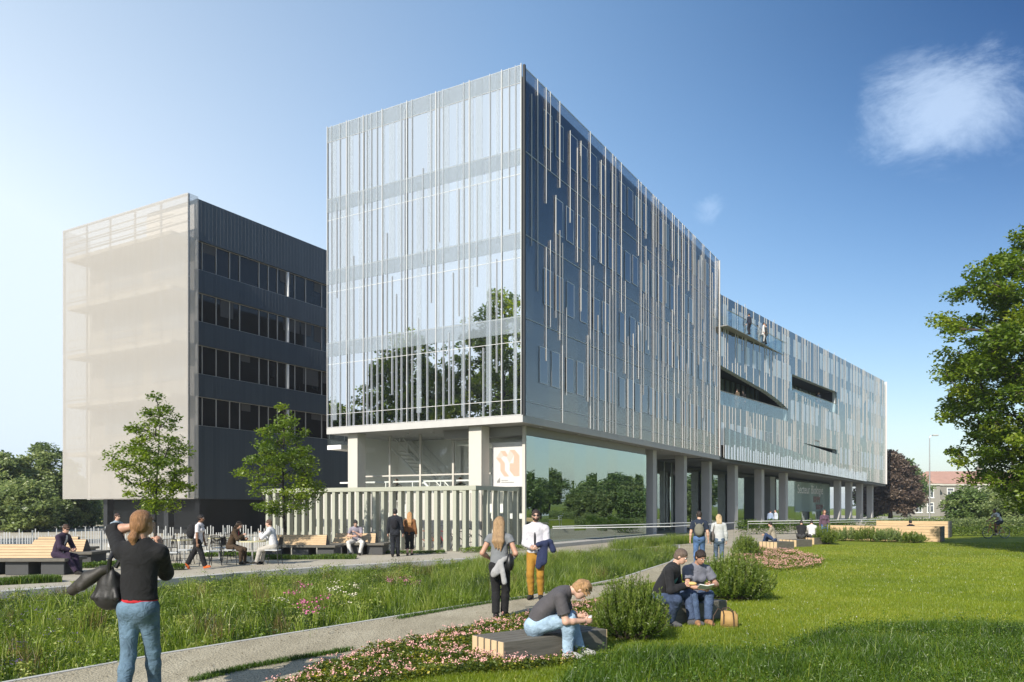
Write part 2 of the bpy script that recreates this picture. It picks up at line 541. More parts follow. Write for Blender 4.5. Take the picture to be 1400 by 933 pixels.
base = MB(); base.box(-900, 900, -300, 1500, -0.8, -0.3)
tag(base.build('ground', M['soil']), kind='structure')
poly_sheet('lawn', LP + [(75, 900), (800, 900), (800, -200), (-8.2, -200)], 0.0, 0.3, M['lawn'])
poly_sheet('path', PU + PL[::-1], -0.004, 0.3, M['gravel'])
poly_sheet('terrace', TE + [(12.5, 35.9)] + LP[12:] + [(75, 900), (-800, 900), (-800, -200), (-34, -200)], -0.002, 0.3, M['paving'])
# shallow planted swale between path and terrace
sw = MB()
mb_poly = PU + TE[::-1]
sw.prism(mb_poly, -0.29, -0.20, bottom=False)
tag(sw.build('meadow_ground', M['soil']), kind='structure')

def strip(mb, line, w, z0, z1, off=0.0):
    """a band of width w laid along a polyline, to its left"""
    n = len(line)
    L = []; Rr = []
    for i in range(n):
        a = Vector(line[max(i-1, 0)]); b = Vector(line[min(i+1, n-1)])
        d = (b - a).normalized(); nn = Vector((-d.y, d.x))
        p = Vector(line[i])
        L.append(p + nn * (off + w)); Rr.append(p + nn * off)
    for i in range(n - 1):
        mb.hexa([(Rr[i].x, Rr[i].y, z0), (Rr[i+1].x, Rr[i+1].y, z0), (L[i+1].x, L[i+1].y, z0), (L[i].x, L[i].y, z0)],
                [(Rr[i].x, Rr[i].y, z1), (Rr[i+1].x, Rr[i+1].y, z1), (L[i+1].x, L[i+1].y, z1), (L[i].x, L[i].y, z1)])
k = MB(); strip(k, PU[1:], 0.07, -0.25, 0.004, 0.0)
tag(k.build('path_kerb', M['kerb']), kind='structure')
k = MB(); strip(k, TE[1:], 0.30, -0.28, 0.014, -0.02)
tag(k.build('terrace_kerb', M['kerb']), kind='structure')
# ------------------------------------------------------------------ buildings
ANG = math.atan2(0.8647, 0.5022)          # both blocks share one grid
U = Vector((0.5022, 0.8647)); Vv = Vector((-0.8647, 0.5022))
CX, CY = 0.43, 33.0
ZS, ZT = 5.70, 20.45                      # soffit and roof of the glazed block
LEV = [5.70, 9.22, 12.75, 16.28, 19.72]   # underside of each glazed storey
random.seed(7)
M['front_metal'] = plain('pale_front_fin', (0.62, 0.615, 0.60), 0.4, var=0.05)

M['glass_front'] = glass_mat('clear_front_glass', (0.93, 0.97, 0.97), base=0.78, gain=0.6, ior=1.5, gl=(1.0, 1.0, 1.0), wav=0.010, pane=(2.0, 1.1, 3.51))
M['glass_side'] = glass_mat('smoked_side_glass', (0.78, 0.82, 0.86), base=0.012, gain=0.58, ior=1.5, gl=(0.95, 0.86, 0.76), wav=0.006, pane=(1.5, 2.0, 3.51))
M['glass_green'] = glass_mat('green_ground_glass', (0.84, 0.95, 0.91), base=0.40, gain=0.6, ior=1.5, gl=(0.84, 0.98, 0.93), wav=0.012, pane=(1.375, 2.5, 6.0))
M['glass_clear'] = glass_mat('lobby_glass', (0.97, 0.985, 0.98), base=0.03, gain=0.25, ior=1.45, wav=0.006)
M['glass_rail'] = glass_mat('balustrade_glass', (0.86, 0.92, 0.93), base=0.06, gain=0.30, ior=1.5)
M['frit'] = sheer('fritted_white_glass', (0.66, 0.74, 0.82), 0.20, 0.4)
M['white_fin'] = sheer('white_glass_fin', (0.84, 0.87, 0.90), 0.60, 0.5)
M['spandrel'] = plain('spandrel_panel', (0.42, 0.44, 0.45), 0.6, var=0.08, scale=0.8)

def cladding(name, c, c2, pitch=0.35, rough=0.4, metal=0.2, bump=0.5):
    """vertical folded-metal cladding; ribs follow the wall in plan"""
    t = NT(name)
    tc = t.n('ShaderNodeTexCoord'); sp = t.n('ShaderNodeSeparateXYZ'); t.l(tc.outputs['Object'], sp.inputs[0])
    s = t.math('ADD', sp.outputs[0], sp.outputs[1])
    fr = t.math('FRACT', t.math('DIVIDE', s, pitch))
    rib = t.math('LESS_THAN', fr, 0.16)
    n = t.noise(0.9, 5, 0.6, t.coords((1, 1, 0.3)))
    fl = t.n('ShaderNodeTexWhiteNoise', noise_dimensions='1D'); t.l(t.math('FLOOR', t.math('DIVIDE', s, pitch)), fl.inputs['W'])
    f = t.math('ADD', t.math('MULTIPLY', n, 0.6), t.math('MULTIPLY', fl.outputs['Value'], 0.4))
    col = t.mix(f, c, c2)
    h = t.math('MULTIPLY', rib, 1.0)
    return t.done(t.pbr(col, rough, metal, 0.5, t.bump(h, bump, 0.03)).outputs[0])
M['dark_clad'] = cladding('dark_folded_cladding', (0.040, 0.056, 0.070), (0.070, 0.092, 0.112), 0.30, 0.5, 0.1, 0.8)
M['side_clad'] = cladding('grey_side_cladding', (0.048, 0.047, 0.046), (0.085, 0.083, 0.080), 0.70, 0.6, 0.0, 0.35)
M['wing_clad'] = cladding('pale_wing_cladding', (0.50, 0.54, 0.55), (0.63, 0.66, 0.65), 0.55, 0.35, 0.1, 0.35)
M['win_glass'] = None
def window_glass(name, c, ior=1.9):
    t = NT(name)
    n = t.noise(0.7, 2, 0.5, t.coords())
    col = t.mix(n, tint(c, 0.6), tint(c, 1.4))
    p = t.pbr(col, 0.03, 0, 1.0)
    p.inputs['IOR'].default_value = ior
    return t.done(p.outputs[0])
M['win_glass'] = window_glass('window_glass', (0.035, 0.045, 0.06))
M['win_dark'] = window_glass('dark_strip_window_glass', (0.020, 0.0175, 0.015), 1.3)
M['win_frame'] = plain('window_frame_paint', (0.62, 0.66, 0.70), 0.4, var=0.05)

# ---------------- the institute: glazed head block plus long wing
main = empty('institute_building', (CX, CY, 0), ANG)
tag(main, 'large glass clad institute with white finned head block on columns and a long pale wing', 'building')
W0 = (15.65, 59.2); WD = Vector((0.6148, 0.7887)); WN_ = Vector((-0.7887, 0.6148))   # along the wing, and back from its face
def to_main(x, y):
    d = Vector((x - CX, y - CY)); return (d.dot(U), d.dot(Vv))
def wing(wv, b=0.0):
    """wing coordinates (along, back from face) -> local plan coordinates of the building"""
    p = Vector(W0) + WD * wv + WN_ * b
    return to_main(p.x, p.y)
WL_ = 52.8
def wz0(wv): return 5.62 - 0.82 * wv / WL_
WT = 17.95
XE, YE = 30.3, 11.0

# floors, roof, soffit of the head block
b = MB()
for i in range(1, 5):
    b.box(0.32, XE - .1, 0.52, YE - .05, LEV[i] - 0.32, LEV[i] + 0.02)
b.build('floor_slab', M['interior_white'], main)
b = MB(); b.box(0.30, XE, 0.50, YE, ZT - 0.42, ZT - 0.12); b.build('roof', M['soffit'], main)
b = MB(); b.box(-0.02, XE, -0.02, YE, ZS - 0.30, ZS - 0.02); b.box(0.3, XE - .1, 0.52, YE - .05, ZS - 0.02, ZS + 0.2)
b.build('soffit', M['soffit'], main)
b = MB(); b.box(-0.05, 0.05, -0.05, YE, ZS - 0.31, ZS - 0.005); b.box(0.05, XE, -0.05, 0.05, ZS - 0.31, ZS - 0.005)
for k in range(7):
    for (xx, yy) in ((1.6, 1.3 + k * 1.5), (2.2 + k * 4.0, .3)):
        dl = MB(); dl.tube([(xx, yy, ZS - .306), (xx, yy, ZS - .335)], .085, 14); dl.build('downlight', M['steel'], main)
b.build('soffit_edge', M['concrete_grey'], main)
b = MB()
for i in range(5):
    z0 = LEV[i] - (0.0 if i == 0 else 0.06)
    b.box(0.22, 0.31, 0.5, YE - 0.1, z0 - (0.35 if i else 0.0), z0 + (0.68 if i < 4 else 0.70))
b.build('spandrel', M['spandrel'], main)
# interior: back walls, partitions, desks
b = MB()
b.box(8.4, 8.6, 0.55, YE - .1, ZS + .2, ZT - .43)
for i in range(4):
    z0 = LEV[i] + 0.03; z1 = LEV[i + 1] - 0.33
    for y in ([3.6, 7.4] if i % 2 else [5.2]):
        b.box(3.2, 8.4, y, y + .12, z0, z1)
b.build('interior_wall', M['interior_white'], main)
b = MB(); rnd = random.Random(4)
for i in range(4):
    z0 = LEV[i] + (0.21 if i == 0 else 0.03)
    for k in range(7):
        b = MB(); y = 1.0 + k * 1.4 + rnd.uniform(-.3, .3); x = rnd.uniform(0.9, 2.6)
        b.box(x, x + .7, y, y + 1.1, z0 + .70, z0 + .74)
        b.box(x + .05, x + .1, y + .05, y + .1, z0, z0 + .7); b.box(x + .6, x + .65, y + 1, y + 1.05, z0, z0 + .7)
        if rnd.random() < .6: b.box(x + .2, x + .24, y + .3, y + .8, z0 + .74, z0 + 1.12)
        if rnd.random() < .4: b.box(x + .2, x + .5, y + .1, y + .3, z0 + .74, z0 + 1.3)
        b.build('desk', [M['interior_dark']], main)
b = MB()
for i in range(4):
    for k in range(3):
        y = 1.4 + k * 3.9 + (0.7 if i % 2 else 0)
        b = MB(); b.tube([(1.6, y, LEV[i] + (0.2 if i == 0 else 0.02)), (1.6, y, LEV[i + 1] - .32)], 0.22, 14)
        b.build('inner_column', M['interior_white'], main, smooth=False)
# glass skin of the front: one pane sheet per storey band
b = MB(); b.box(-0.02, 0.0, 0.02, YE, ZS, ZT); b.build('front_glass', M['glass_front'], main)
# pale fritted strips between fins
b = MB(); rf = random.Random(15); y = 0.25
while y < YE - 0.4:
    wd = rf.choice([0.10, 0.16, 0.26, 0.34])
    if rf.random() < 0.62:
        z0 = ZS + rf.choice([0, 0, 3.5, 7.0]) + rf.uniform(0, 0.6); z1 = min(ZT, z0 + rf.choice([7, 10.5, 14.8]))
        b.box(-0.050, -0.042, y, y + wd, z0, z1)
    y += wd + rf.uniform(0.12, 0.42)
b.build('fritted_strip', M['frit'], main)
b = MB()
for i in range(1, 4): b.box(-0.060, -0.054, 0.03, YE, LEV[i] - .04, LEV[i] + .66)
b.box(-0.060, -0.054, 0.03, YE, 19.70, ZT - .01)
b.build('fritted_band', sheer('grey_frit_band', (0.46, 0.53, 0.59), 0.26, 0.4), main)
# fins of the front
b = MB(); b2 = MB(); rf = random.Random(21)
tall = [0.02, 0.98, 2.62, 4.42, 6.05, 7.5, 8.65, 9.7, 10.95]
for y in tall:
    b2.box(-0.075, -0.025, y - .013, y + .013, ZS - 0.02, ZT + 0.04)
y = 0.30
while y < YE - 0.2:
    if min(abs(y - t) for t in tall) > 0.10:
        r_ = rf.random()
        if r_ < 0.42: z0, z1 = ZS, ZT + 0.02
        elif r_ < 0.60: z0, z1 = ZS, ZS + rf.uniform(2, 9)
        elif r_ < 0.75: z0, z1 = ZT - rf.uniform(3, 11), ZT - rf.choice([0, .35])
        else:
            z0 = ZS + rf.uniform(0.5, 8); z1 = min(ZT, z0 + rf.uniform(2.5, 7))
        b.box(-0.075, -0.025, y - .015, y + .015, z0, z1)
    y += rf.uniform(0.20, 0.36)
b.build('white_fin', M['white_fin'], main); b2.build('metal_fin', M['front_metal'], main)
b = MB()
for z in [l - .06 + .68 for l in LEV[1:4]] + [LEV[i] - .42 for i in (1, 2, 3)] + [ZS + .02, 19.70, ZT - 0.02, ZS + .65]:
    b.box(-0.035, -0.022, 0.03, YE, z - .008, z + .008)
b.build('glazing_rail', M['white_paint'], main)
# dark corner post and roof edge of the side
b = MB(); b.box(0.03, 0.14, -0.10, -0.0, ZS - .02, ZT + .02); b.build('corner_post', M['metal_dark'], main)
# side wall (shaded) with its glass sheet, windows and fins
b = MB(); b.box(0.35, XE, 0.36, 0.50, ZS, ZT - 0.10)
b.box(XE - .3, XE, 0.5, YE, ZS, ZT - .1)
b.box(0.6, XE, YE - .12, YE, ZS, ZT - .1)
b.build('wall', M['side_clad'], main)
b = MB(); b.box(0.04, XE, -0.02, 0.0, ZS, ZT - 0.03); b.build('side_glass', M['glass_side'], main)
b = MB()
for i in range(4):
    b.box(0.15, XE, -0.034, -0.022, LEV[i] + .60, LEV[i] + .622)
b.box(0.15, XE, -0.034, -0.022, ZT - .05, ZT - .02)
b.build('glazing_joint', M['win_frame'], main)

def window_part(parent, o, d, n, wdt, z0, z1, fm, gm):
    """o: plan point of the window's middle on the wall face; d along, n outward"""
    f = MB()
    def P(s, out, z): return (o[0] + d[0] * s + n[0] * out, o[1] + d[1] * s + n[1] * out, z)
    t = 0.030; h = wdt / 2
    for (a, c, e, g) in ((-h, h, z0, z0 + t), (-h, h, z1 - t, z1), (-h, -h + t, z0 + t, z1 - t), (h - t, h, z0 + t, z1 - t)):
        f.hexa([P(a, 0.003, e), P(c, 0.003, e), P(c, 0.008, e), P(a, 0.008, e)], [P(a, 0.003, g), P(c, 0.003, g), P(c, 0.008, g), P(a, 0.008, g)])
    w_ = f.build('window', fm, parent)
    p = MB(); p.hexa([P(-h + t, 0.004, z0 + t), P(h - t, 0.004, z0 + t), P(h - t, 0.006, z0 + t), P(-h + t, 0.006, z0 + t)],
                     [P(-h + t, 0.004, z1 - t), P(h - t, 0.004, z1 - t), P(h - t, 0.006, z1 - t), P(-h + t, 0.006, z1 - t)])
    p.build('pane', gm, w_)
rw = random.Random(3); nwin = 0
M['win_side'] = window_glass('side_window_glass', (0.03, 0.038, 0.05))
def sky_tint_pane(name, c, r=0.25):
    return plain(name, c, r, var=0.15, scale=0.7)
M['blind'] = sky_tint_pane('window_with_pale_blind', (0.22, 0.27, 0.33), 0.1)  # mirrored sky is put into the pane colour as pale blue
for k in range(4):
    x = 1.9 + (0.4 if k % 2 else 0)
    while x < XE - 0.8:
        if rw.random() < 0.94:
            # the windows sit just outside the sheet so that their frames read
            z0 = LEV[k] + 1.55 + rw.uniform(-.05, .05)
            window_part(main, (x, -0.022), (1, 0), (0, -1), 0.80, z0, z0 + 1.62, M['win_frame'], M['win_side'] if (x < 13 or rw.random() < .45) else M['blind'])
            nwin += 1
        x += rw.choice([1.15, 1.15, 1.5])
# side fins of different lengths
b = MB(); rf = random.Random(33); x = 0.75
while x < XE:
    r_ = rf.random()
    if r_ < 0.30: segs = [(ZS, ZT)]
    elif r_ < 0.50: segs = [(ZS, ZS + rf.uniform(3, 9))]
    elif r_ < 0.70: segs = [(ZT - rf.uniform(3, 10), ZT - rf.choice([0, 0, .9, 1.4]))]
    else:
        a = ZS + rf.uniform(1, 6); segs = [(a, min(ZT - .5, a + rf.uniform(3, 6)))]
        if rf.random() < .5: segs.append((min(ZT - 3, a + 7), ZT))
    for z0, z1 in segs:
        b.box(x - .017, x + .017, -0.060, -0.036, z0, z1)
    x += rf.choice([0.28, 0.4, 0.4, 0.55, 0.8])
b.box(XE - .04, XE + .03, -0.08, 0.3, ZS, ZT)
b.build('side_fin', M['pale_fin'], main)
# small ledges and balconies at the far end of the front
b = MB(); g = MB()
for z in (18.9, 15.55):
    b.box(0.5, 1.6, YE, YE + 0.45, z, z + 0.10)
for z in (11.6, 9.25, 6.75, 4.95):
    q = MB(); q.box(1.0, 3.4, YE, YE + 0.95, z - .22, z); bal = q.build('balcony', M['white_paint'], main)
    q = MB(); q.box(1.0, 3.4, YE + .9, YE + .95, z + .98, z + 1.06); q.build('rail', M['white_paint'], bal)
    g = MB(); g.box(1.0, 3.4, YE + .91, YE + .94, z, z + .98); g.build('pane', M['glass_rail'], bal)
b.build('ledge', M['white_paint'], main)

# ---- lobby under the head block
b = MB()
for (x, y, r) in ((0.62, 2.55, .33), (0.62, 9.65, .30)):
    b = MB(); b.box(x - r, x + r, y - r, y + r, 0, ZS - .31); b.build('column', M['concrete_white'], main)
LX = 2.3     # line of the lobby's sunlit glass
b = MB(); b.box(LX, LX + .02, 1.2, YE - .2, 0.02, ZS - .305); b.build('lobby_glass', M['glass_clear'], main)
b = MB()
for y in (1.2, 3.1, 5.05, 7.0, 8.9, 10.75):
    b.box(LX - .09, LX - .003, y - .05, y + .05, 0, ZS - .305)
b.box(LX - .07, LX - .003, 1.2, YE - .2, 3.35, 3.42)
b.build('mullion', M['concrete_white'], main)
b = MB(); b.box(5.2, 5.4, 0.9, YE - .2, 0, ZS - .31); b.box(LX + .1, 5.2, YE - .3, YE - .2, 0, ZS - .31)
b.box(LX + .15, 5.2, 0.9, 5.0, ZS - .9, ZS - .33)
b.build('lobby_wall', M['interior_white'], main)
b = MB(); b.box(LX + .15, 5.2, 0.9, YE - .3, 1.28, 1.52); b.build('lobby_floor', M['interior_white'], main)
# stair seen through the lobby glass, climbing from right to left
b = MB()
for k in range(16):
    y = 5.9 + k * 0.24; z = 1.55 + k * 0.21
    b.box(3.5, 4.8, y, y + .27, z, z + .05)
st = b.build('staircase', M['interior_white'], main)
b = MB()
for xx in (3.45, 4.84):
    for dz in (-.12, .55, 1.0):
        b.tube([(xx, 5.8, 1.55 + dz), (xx, 9.8, 5.05 + dz)], 0.06 if dz < 0 else 0.03, 6)
    for k in range(9):
        y = 5.9 + k * .48; b.tube([(xx, y, 1.55 + (y - 5.8) * .875), (xx, y, 2.55 + (y - 5.8) * .875)], .018, 5)
b.build('stair_rail', M['white_paint'], st)
b = MB(); b.box(LX + .12, LX + .2, 4.1, YE + 1.4, 3.05, 3.13); b.box(LX + .12, LX + .2, 4.1, 4.18, 1.5, 3.05)
for y in (5.9, 7.6, 9.3, 11.0): b.box(LX + .13, LX + .19, y, y + .06, 1.5, 3.05)
b.box(LX + .12, LX + .18, 4.2, YE + 1.4, 2.1, 2.14)
b.build('handrail', M['white_paint'], main)

# ---- green glazed ground-floor hall along the side
gx0, gx1, gy = 1.27, 16.4, 0.62
b = MB(); b.box(gx0, gx1, gy, gy + .025, 0.03, ZS - .72)
b.box(gx1, gx1 + .025, gy, 5.0, 0.03, ZS - .72)
b.build('hall_glass', M['glass_green'], main)
b = MB(); b.box(gx0 - .06, gx0 + .06, gy - .08, gy + .06, 0, ZS - .31)
b.build('hall_corner_post', M['concrete_white'], main)
b = MB()
for k in range(1, 11):
    x = gx0 + k * (gx1 - gx0) / 11
    b.box(x - .012, x + .012, gy + .03, gy + .24, 0.03, ZS - .74)
b.build('glass_rib', M['glass_rail'], main)
b = MB(); b.box(gx0 + .1, gx1, gy + .05, 5, ZS - .70, ZS - .31); b.build('hall_ceiling', M['soffit'], main)
b = MB(); b.box(5.2, 24, 6.4, 6.6, 0, ZS - .31); b.box(gx0 + .4, gx1, 1.0, 6.3, 0.01, 0.03)
for x in (4, 8.2, 12.4): b.box(x, x + .5, 2.6, 3.1, 0, ZS - .7)
b.box(9.0, 14.5, 4.2, 4.5, 0, 2.2)
b.build('hall_interior', plain('hall_interior_grey', (0.74, 0.76, 0.72), .8, var=.15, scale=.5), main)
b = MB(); b.box(gx0 - .2, gx1 + 1, gy - .9, gy - .02, 0.004, 0.16); b.build('plinth', M['kerb'], main)
# set-back glass wall further along and under the wing
b = MB(); b.box(17.5, 31.5, 4.0, 4.03, 0.05, ZS - .31)
b.build('ground_glass', M['glass_green'], main)
b = MB()
for k in range(9): b.box(17.5 + k * 1.7, 17.54 + k * 1.7, 3.96, 3.996, 0, ZS - .31)
b.build('ground_mullion', M['steel'], main)
# columns of the side and wing
for x in (18.3, 24.5, 30.7):
    b = MB(); b.box(x - .32, x + .32, 0.75, 1.39, 0, ZS - .31); b.build('column', M['concrete_grey'], main)
def wing_box(mb, w0, w1, b0, b1, z0, z1, z0b=None, z1b=None):
    p = [wing(w0, b0), wing(w1, b0), wing(w1, b1), wing(w0, b1)]
    za, zb = z0, (z0 if z0b is None else z0b); zc, zd = z1, (z1 if z1b is None else z1b)
    mb.hexa([(p[0][0], p[0][1], za), (p[1][0], p[1][1], zb), (p[2][0], p[2][1], zb), (p[3][0], p[3][1], za)],
            [(p[0][0], p[0][1], zc), (p[1][0], p[1][1], zd), (p[2][0], p[2][1], zd), (p[3][0], p[3][1], zc)])
wc = [5.6, 11.6, 17.8]
for wv in wc + [35.6, 40.2, 45.0, 50.0]:
    b = MB(); wing_box(b, wv - .33, wv + .33, 0.9, 1.55, 0, wz0(wv) - .2); b.build('column', M['concrete_grey'], main)
for wv in (36.0, 41.2, 46.8):
    b = MB(); wing_box(b, wv - .3, wv + .3, 9.0, 9.6, 0, wz0(wv) - .2); b.build('column', M['concrete_grey'], main)

# ---- the wing
def open_at(wv):
    """clear openings (loggias) in the wing's face at a distance along it"""
    r_ = []
    if 0.0 <= wv <= 15.4: r_.append((9.62, 12.6 - 1.35 * wv / 15.4 - 1.4 * max(0, (wv - 9) / 6.4) ** 2 * 0.35))
    if 16.6 <= wv <= 31.0:
        f = (wv - 16.6) / 14.4
        r_.append((11.75 + 1.2 * (1 - f) * 0.7, 14.1))
    if 20.0 <= wv <= 31.0:
        f = (wv - 20) / 11.0
        r_.append((7.45 + .45 * (1 - f), 7.95))
    return r_
def solid(wv, z0, z1, pad=0.0):
    seg = [(z0, z1)]
    for a, c in open_at(wv):
        a -= pad; c += pad; ns = []
        for s, e in seg:
            if c <= s or a >= e: ns.append((s, e)); continue
            if s < a: ns.append((s, a))
            if e > c: ns.append((c, e))
        seg = ns
    return [(s, e) for s, e in seg if e - s > .03]
b = MB(); g = MB(); st_ = 0.55; n_ = int(WL_ / st_)
for i in range(n_):
    w0 = i * st_; w1 = w0 + st_; wm = (w0 + w1) / 2
    for (s, e) in solid(wm, wz0(wm), WT - .25):
        wing_box(b, w0, w1, 0.14, 0.42, s, e)
    for (s, e) in solid(wm, wz0(wm), WT + .0):
        wing_box(g, w0, w1, -0.012, 0.008, s, e)
b.build('wing_wall', M['wing_clad'], main)
M['glass_wing'] = glass_mat('pale_wing_glass', (0.90, 0.95, 0.95), base=0.16, gain=1.0, ior=1.5, gl=(0.97, 0.99, 0.97), wav=0.004, pane=(1.4, 2.0, 3.4))
g.build('wing_glass', M['glass_wing'], main)
b = MB(); wing_box(b, 0, WL_, 0.2, 14, WT - .55, WT - .26); b.build('wing_roof', M['soffit'], main)
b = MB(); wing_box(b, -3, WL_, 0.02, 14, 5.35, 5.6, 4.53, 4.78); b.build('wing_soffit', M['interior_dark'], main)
b = MB(); wing_box(b, WL_ - .25, WL_, 0.42, 14, 4.8, WT - .25); wing_box(b, 0, WL_, 13.8, 14, 5.6, WT - .25, 4.8, WT - .25)
b.build('wing_end_wall', M['wing_clad'], main)
# loggia recesses: floor, ceiling, dark back wall with mullions
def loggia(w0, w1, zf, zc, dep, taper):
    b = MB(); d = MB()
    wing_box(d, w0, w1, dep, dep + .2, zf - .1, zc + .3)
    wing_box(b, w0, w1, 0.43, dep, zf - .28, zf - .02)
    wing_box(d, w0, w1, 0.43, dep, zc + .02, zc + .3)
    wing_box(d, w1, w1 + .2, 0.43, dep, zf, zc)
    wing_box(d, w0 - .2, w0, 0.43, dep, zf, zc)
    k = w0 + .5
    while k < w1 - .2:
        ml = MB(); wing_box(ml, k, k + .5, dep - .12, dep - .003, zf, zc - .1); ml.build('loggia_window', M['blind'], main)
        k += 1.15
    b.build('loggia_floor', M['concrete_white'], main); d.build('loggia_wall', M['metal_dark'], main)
loggia(0.02, 15.4, 9.62, 12.7, 2.6, 1); loggia(16.6, 31.0, 11.8, 14.15, 2.2, 1); loggia(20.0, 31.0, 7.45, 7.95, 1.4, 1)
def rail_strip(w0, w1, z, h, boff, n=18):
    r1 = MB(); r2 = MB()
    for i in range(n):
        a = w0 + (w1 - w0) * i / n; c = w0 + (w1 - w0) * (i + 1) / n
        o0, o1 = boff(a), boff(c)
        p0, p1 = wing(a, -o0), wing(c, -o1); q0, q1 = wing(a, -o0 + .025), wing(c, -o1 + .025)
        r1.hexa([(p0[0], p0[1], z), (p1[0], p1[1], z), (q1[0], q1[1], z), (q0[0], q0[1], z)],
                [(p0[0], p0[1], z + h), (p1[0], p1[1], z + h), (q1[0], q1[1], z + h), (q0[0], q0[1], z + h)])
        r2.tube([(p0[0], p0[1], z + h + .02), (p1[0], p1[1], z + h + .02)], .025, 5)
        if boff(w0) > .3 or boff((w0+w1)/2) > .3:
            m0, m1 = wing(a, 0.0), wing(c, 0.0)
            r3.hexa([(p0[0], p0[1], z - .07), (p1[0], p1[1], z - .07), (m1[0], m1[1], z - .07), (m0[0], m0[1], z - .07)],
                    [(p0[0], p0[1], z - .02), (p1[0], p1[1], z - .02), (m1[0], m1[1], z - .02), (m0[0], m0[1], z - .02)])
    q = r1.build('balustrade', M['glass_rail'], main); r2.build('rail', M['steel'], q)
r3 = MB()
rail_strip(0.05, 15.4, 9.62, 1.02, lambda a: 0.02)
rail_strip(16.7, 31.0, 11.82, 0.95, lambda a: 0.02)
BAL = lambda a: 0.6 * (0.5 + 0.5 * math.cos(PI * min(1, a / 16.3)))
rail_strip(0.1, 16.3, 15.55, 1.1, BAL, 26)
r3.build('curved_balcony', M['soffit'], main)
# fins and windows of the wing
b = MB(); rf = random.Random(8); wv = 0.25
while wv < WL_:
    zb = wz0(wv); r_ = rf.random()
    if r_ < .4: z0, z1 = zb, WT + .02
    elif r_ < .6: z0, z1 = zb, zb + rf.uniform(3, 8)
    elif r_ < .85: z0, z1 = WT - rf.uniform(3, 9), WT + rf.choice([0.02, 0.02, .25])
    else: z0 = zb + rf.uniform(1, 5); z1 = min(WT, z0 + rf.uniform(3, 6))
    for (s, e) in solid(wv, z0, z1):
        wing_box(b, wv - .05, wv + .05, -0.034, -0.014, s, e)
    wv += rf.choice([.32, .45, .45, .6, .75])
wing_box(b, WL_ - .05, WL_ + .02, -0.16, 0.3, 4.8, WT)
b.build('wing_fin', M['pale_fin'], main)
M['blind_wing'] = sky_tint_pane('pale_blue_wing_pane', (0.58, 0.66, 0.74), 0.12)  # pale blue base colour stands in for sky reflected along the wing
left = MB(); rw = random.Random(12)
for k in range(4):
    wv = 0.6 + (0.5 if k % 2 else 0)
    while wv < WL_ - .6:
        z0 = [6.55, 9.9, 13.3, 15.75][k]; z1 = z0 + [1.75, 1.8, 1.5, 1.6][k]
        ok = all(e_ - s_ > 0 for s_, e_ in [(0, 1)]) and len(solid(wv - .4, z0, z1)) == 1 and abs(solid(wv - .4, z0, z1)[0][1] - solid(wv - .4, z0, z1)[0][0] - (z1 - z0)) < .01 \
            and len(solid(wv + .4, z0, z1)) == 1 and abs(solid(wv + .4, z0, z1)[0][1] - solid(wv + .4, z0, z1)[0][0] - (z1 - z0)) < .01
        if ok and rw.random() < .85:
            p = wing(wv, -0.014); q = wing(wv + 1, -0.014); nn = wing(wv, -1.014)
            dd = (q[0] - p[0], q[1] - p[1]); no = (nn[0] - p[0], nn[1] - p[1])
            if nwin < 99:
                window_part(main, p, dd, no, 0.78, z0, z1, M['win_frame'], M['blind_wing'] if rw.random() < .7 else M['win_side']); nwin += 1
            else:
                wing_box(left, wv - .38, wv + .38, -0.026, -0.016, z0, z1)
        wv += rw.choice([1.2, 1.45, 1.8])
tag(left.build('window_field', M['blind_wing'], main), kind='stuff')
# glass skirt along the wing's foot
b = MB(); f2 = MB(); sk = lambda a: 0.18 + 0.32 * math.sin(PI * min(1, max(0, a / 40.0)))
for i in range(40):
    a = 0.6 + i * 1.05; c = a + 1.03
    if c > 43: break
    o0, o1 = sk(a), sk(c); zt0 = wz0(a) + 2.3 * (1 - a / 46); zt1 = wz0(c) + 2.3 * (1 - c / 46)
    p0, p1 = wing(a, -o0), wing(c, -o1); q0, q1 = wing(a, -o0 + .02), wing(c, -o1 + .02)
    b.hexa([(p0[0], p0[1], wz0(a) - .1), (p1[0], p1[1], wz0(c) - .1), (q1[0], q1[1], wz0(c) - .1), (q0[0], q0[1], wz0(a) - .1)],
           [(p0[0], p0[1], zt0), (p1[0], p1[1], zt1), (q1[0], q1[1], zt1), (q0[0], q0[1], zt0)])
    for kk in range(2):
        s_ = a + .2 + kk * .5 + (i % 3) * .07; z1 = wz0(s_) + rf.uniform(.7, 1.1)
        oo = sk(s_)
        wing_box(f2, s_ - .12, s_ + .12, -oo - .03, -oo - .004, wz0(s_) - .08, z1)
b.build('glass_skirt', M['glass_wing'], main); f2.build('skirt_panel', M['blind_wing'], main)
# ground floor under the wing: glass hall with lettering
b = MB()
wing_box(b, 2, 19.0, 4.2, 4.23, 0.05, 5.1)
wing_box(b, 21.0, 39.0, 3.0, 3.03, 0.05, 4.70)
wing_box(b, 39.0, 39.03, 3.0, 9, 0.05, 4.70)
b.build('wing_ground_glass', M['glass_green'], main)
b = MB(); wing_box(b, 0, 38, 8.2, 8.4, 0, 4.8); wing_box(b, 19.0, 20.4, 2.9, 5.5, 0, 4.8)
wing_box(b, 26, 38.8, 3.3, 3.5, 0, 1.2)
b.build('wing_core', plain('wing_core_grey', (0.32, 0.34, 0.33), .8, var=.15, scale=.4), main)
M['letter'] = plain('white_lettering', (0.86, 0.88, 0.86), 0.5)
M['letter_red'] = plain('faded_red_lettering', (0.36, 0.22, 0.20), 0.6)
M['sign_panel'] = sheer('pale_green_sign_film', (0.62, 0.76, 0.69), 0.45, 0.4)
sgn = MB(); wing_box(sgn, 26.4, 38.6, 2.975, 2.985, 1.35, 4.5)
sg = sgn.build('sign_film', M['sign_panel'], main)
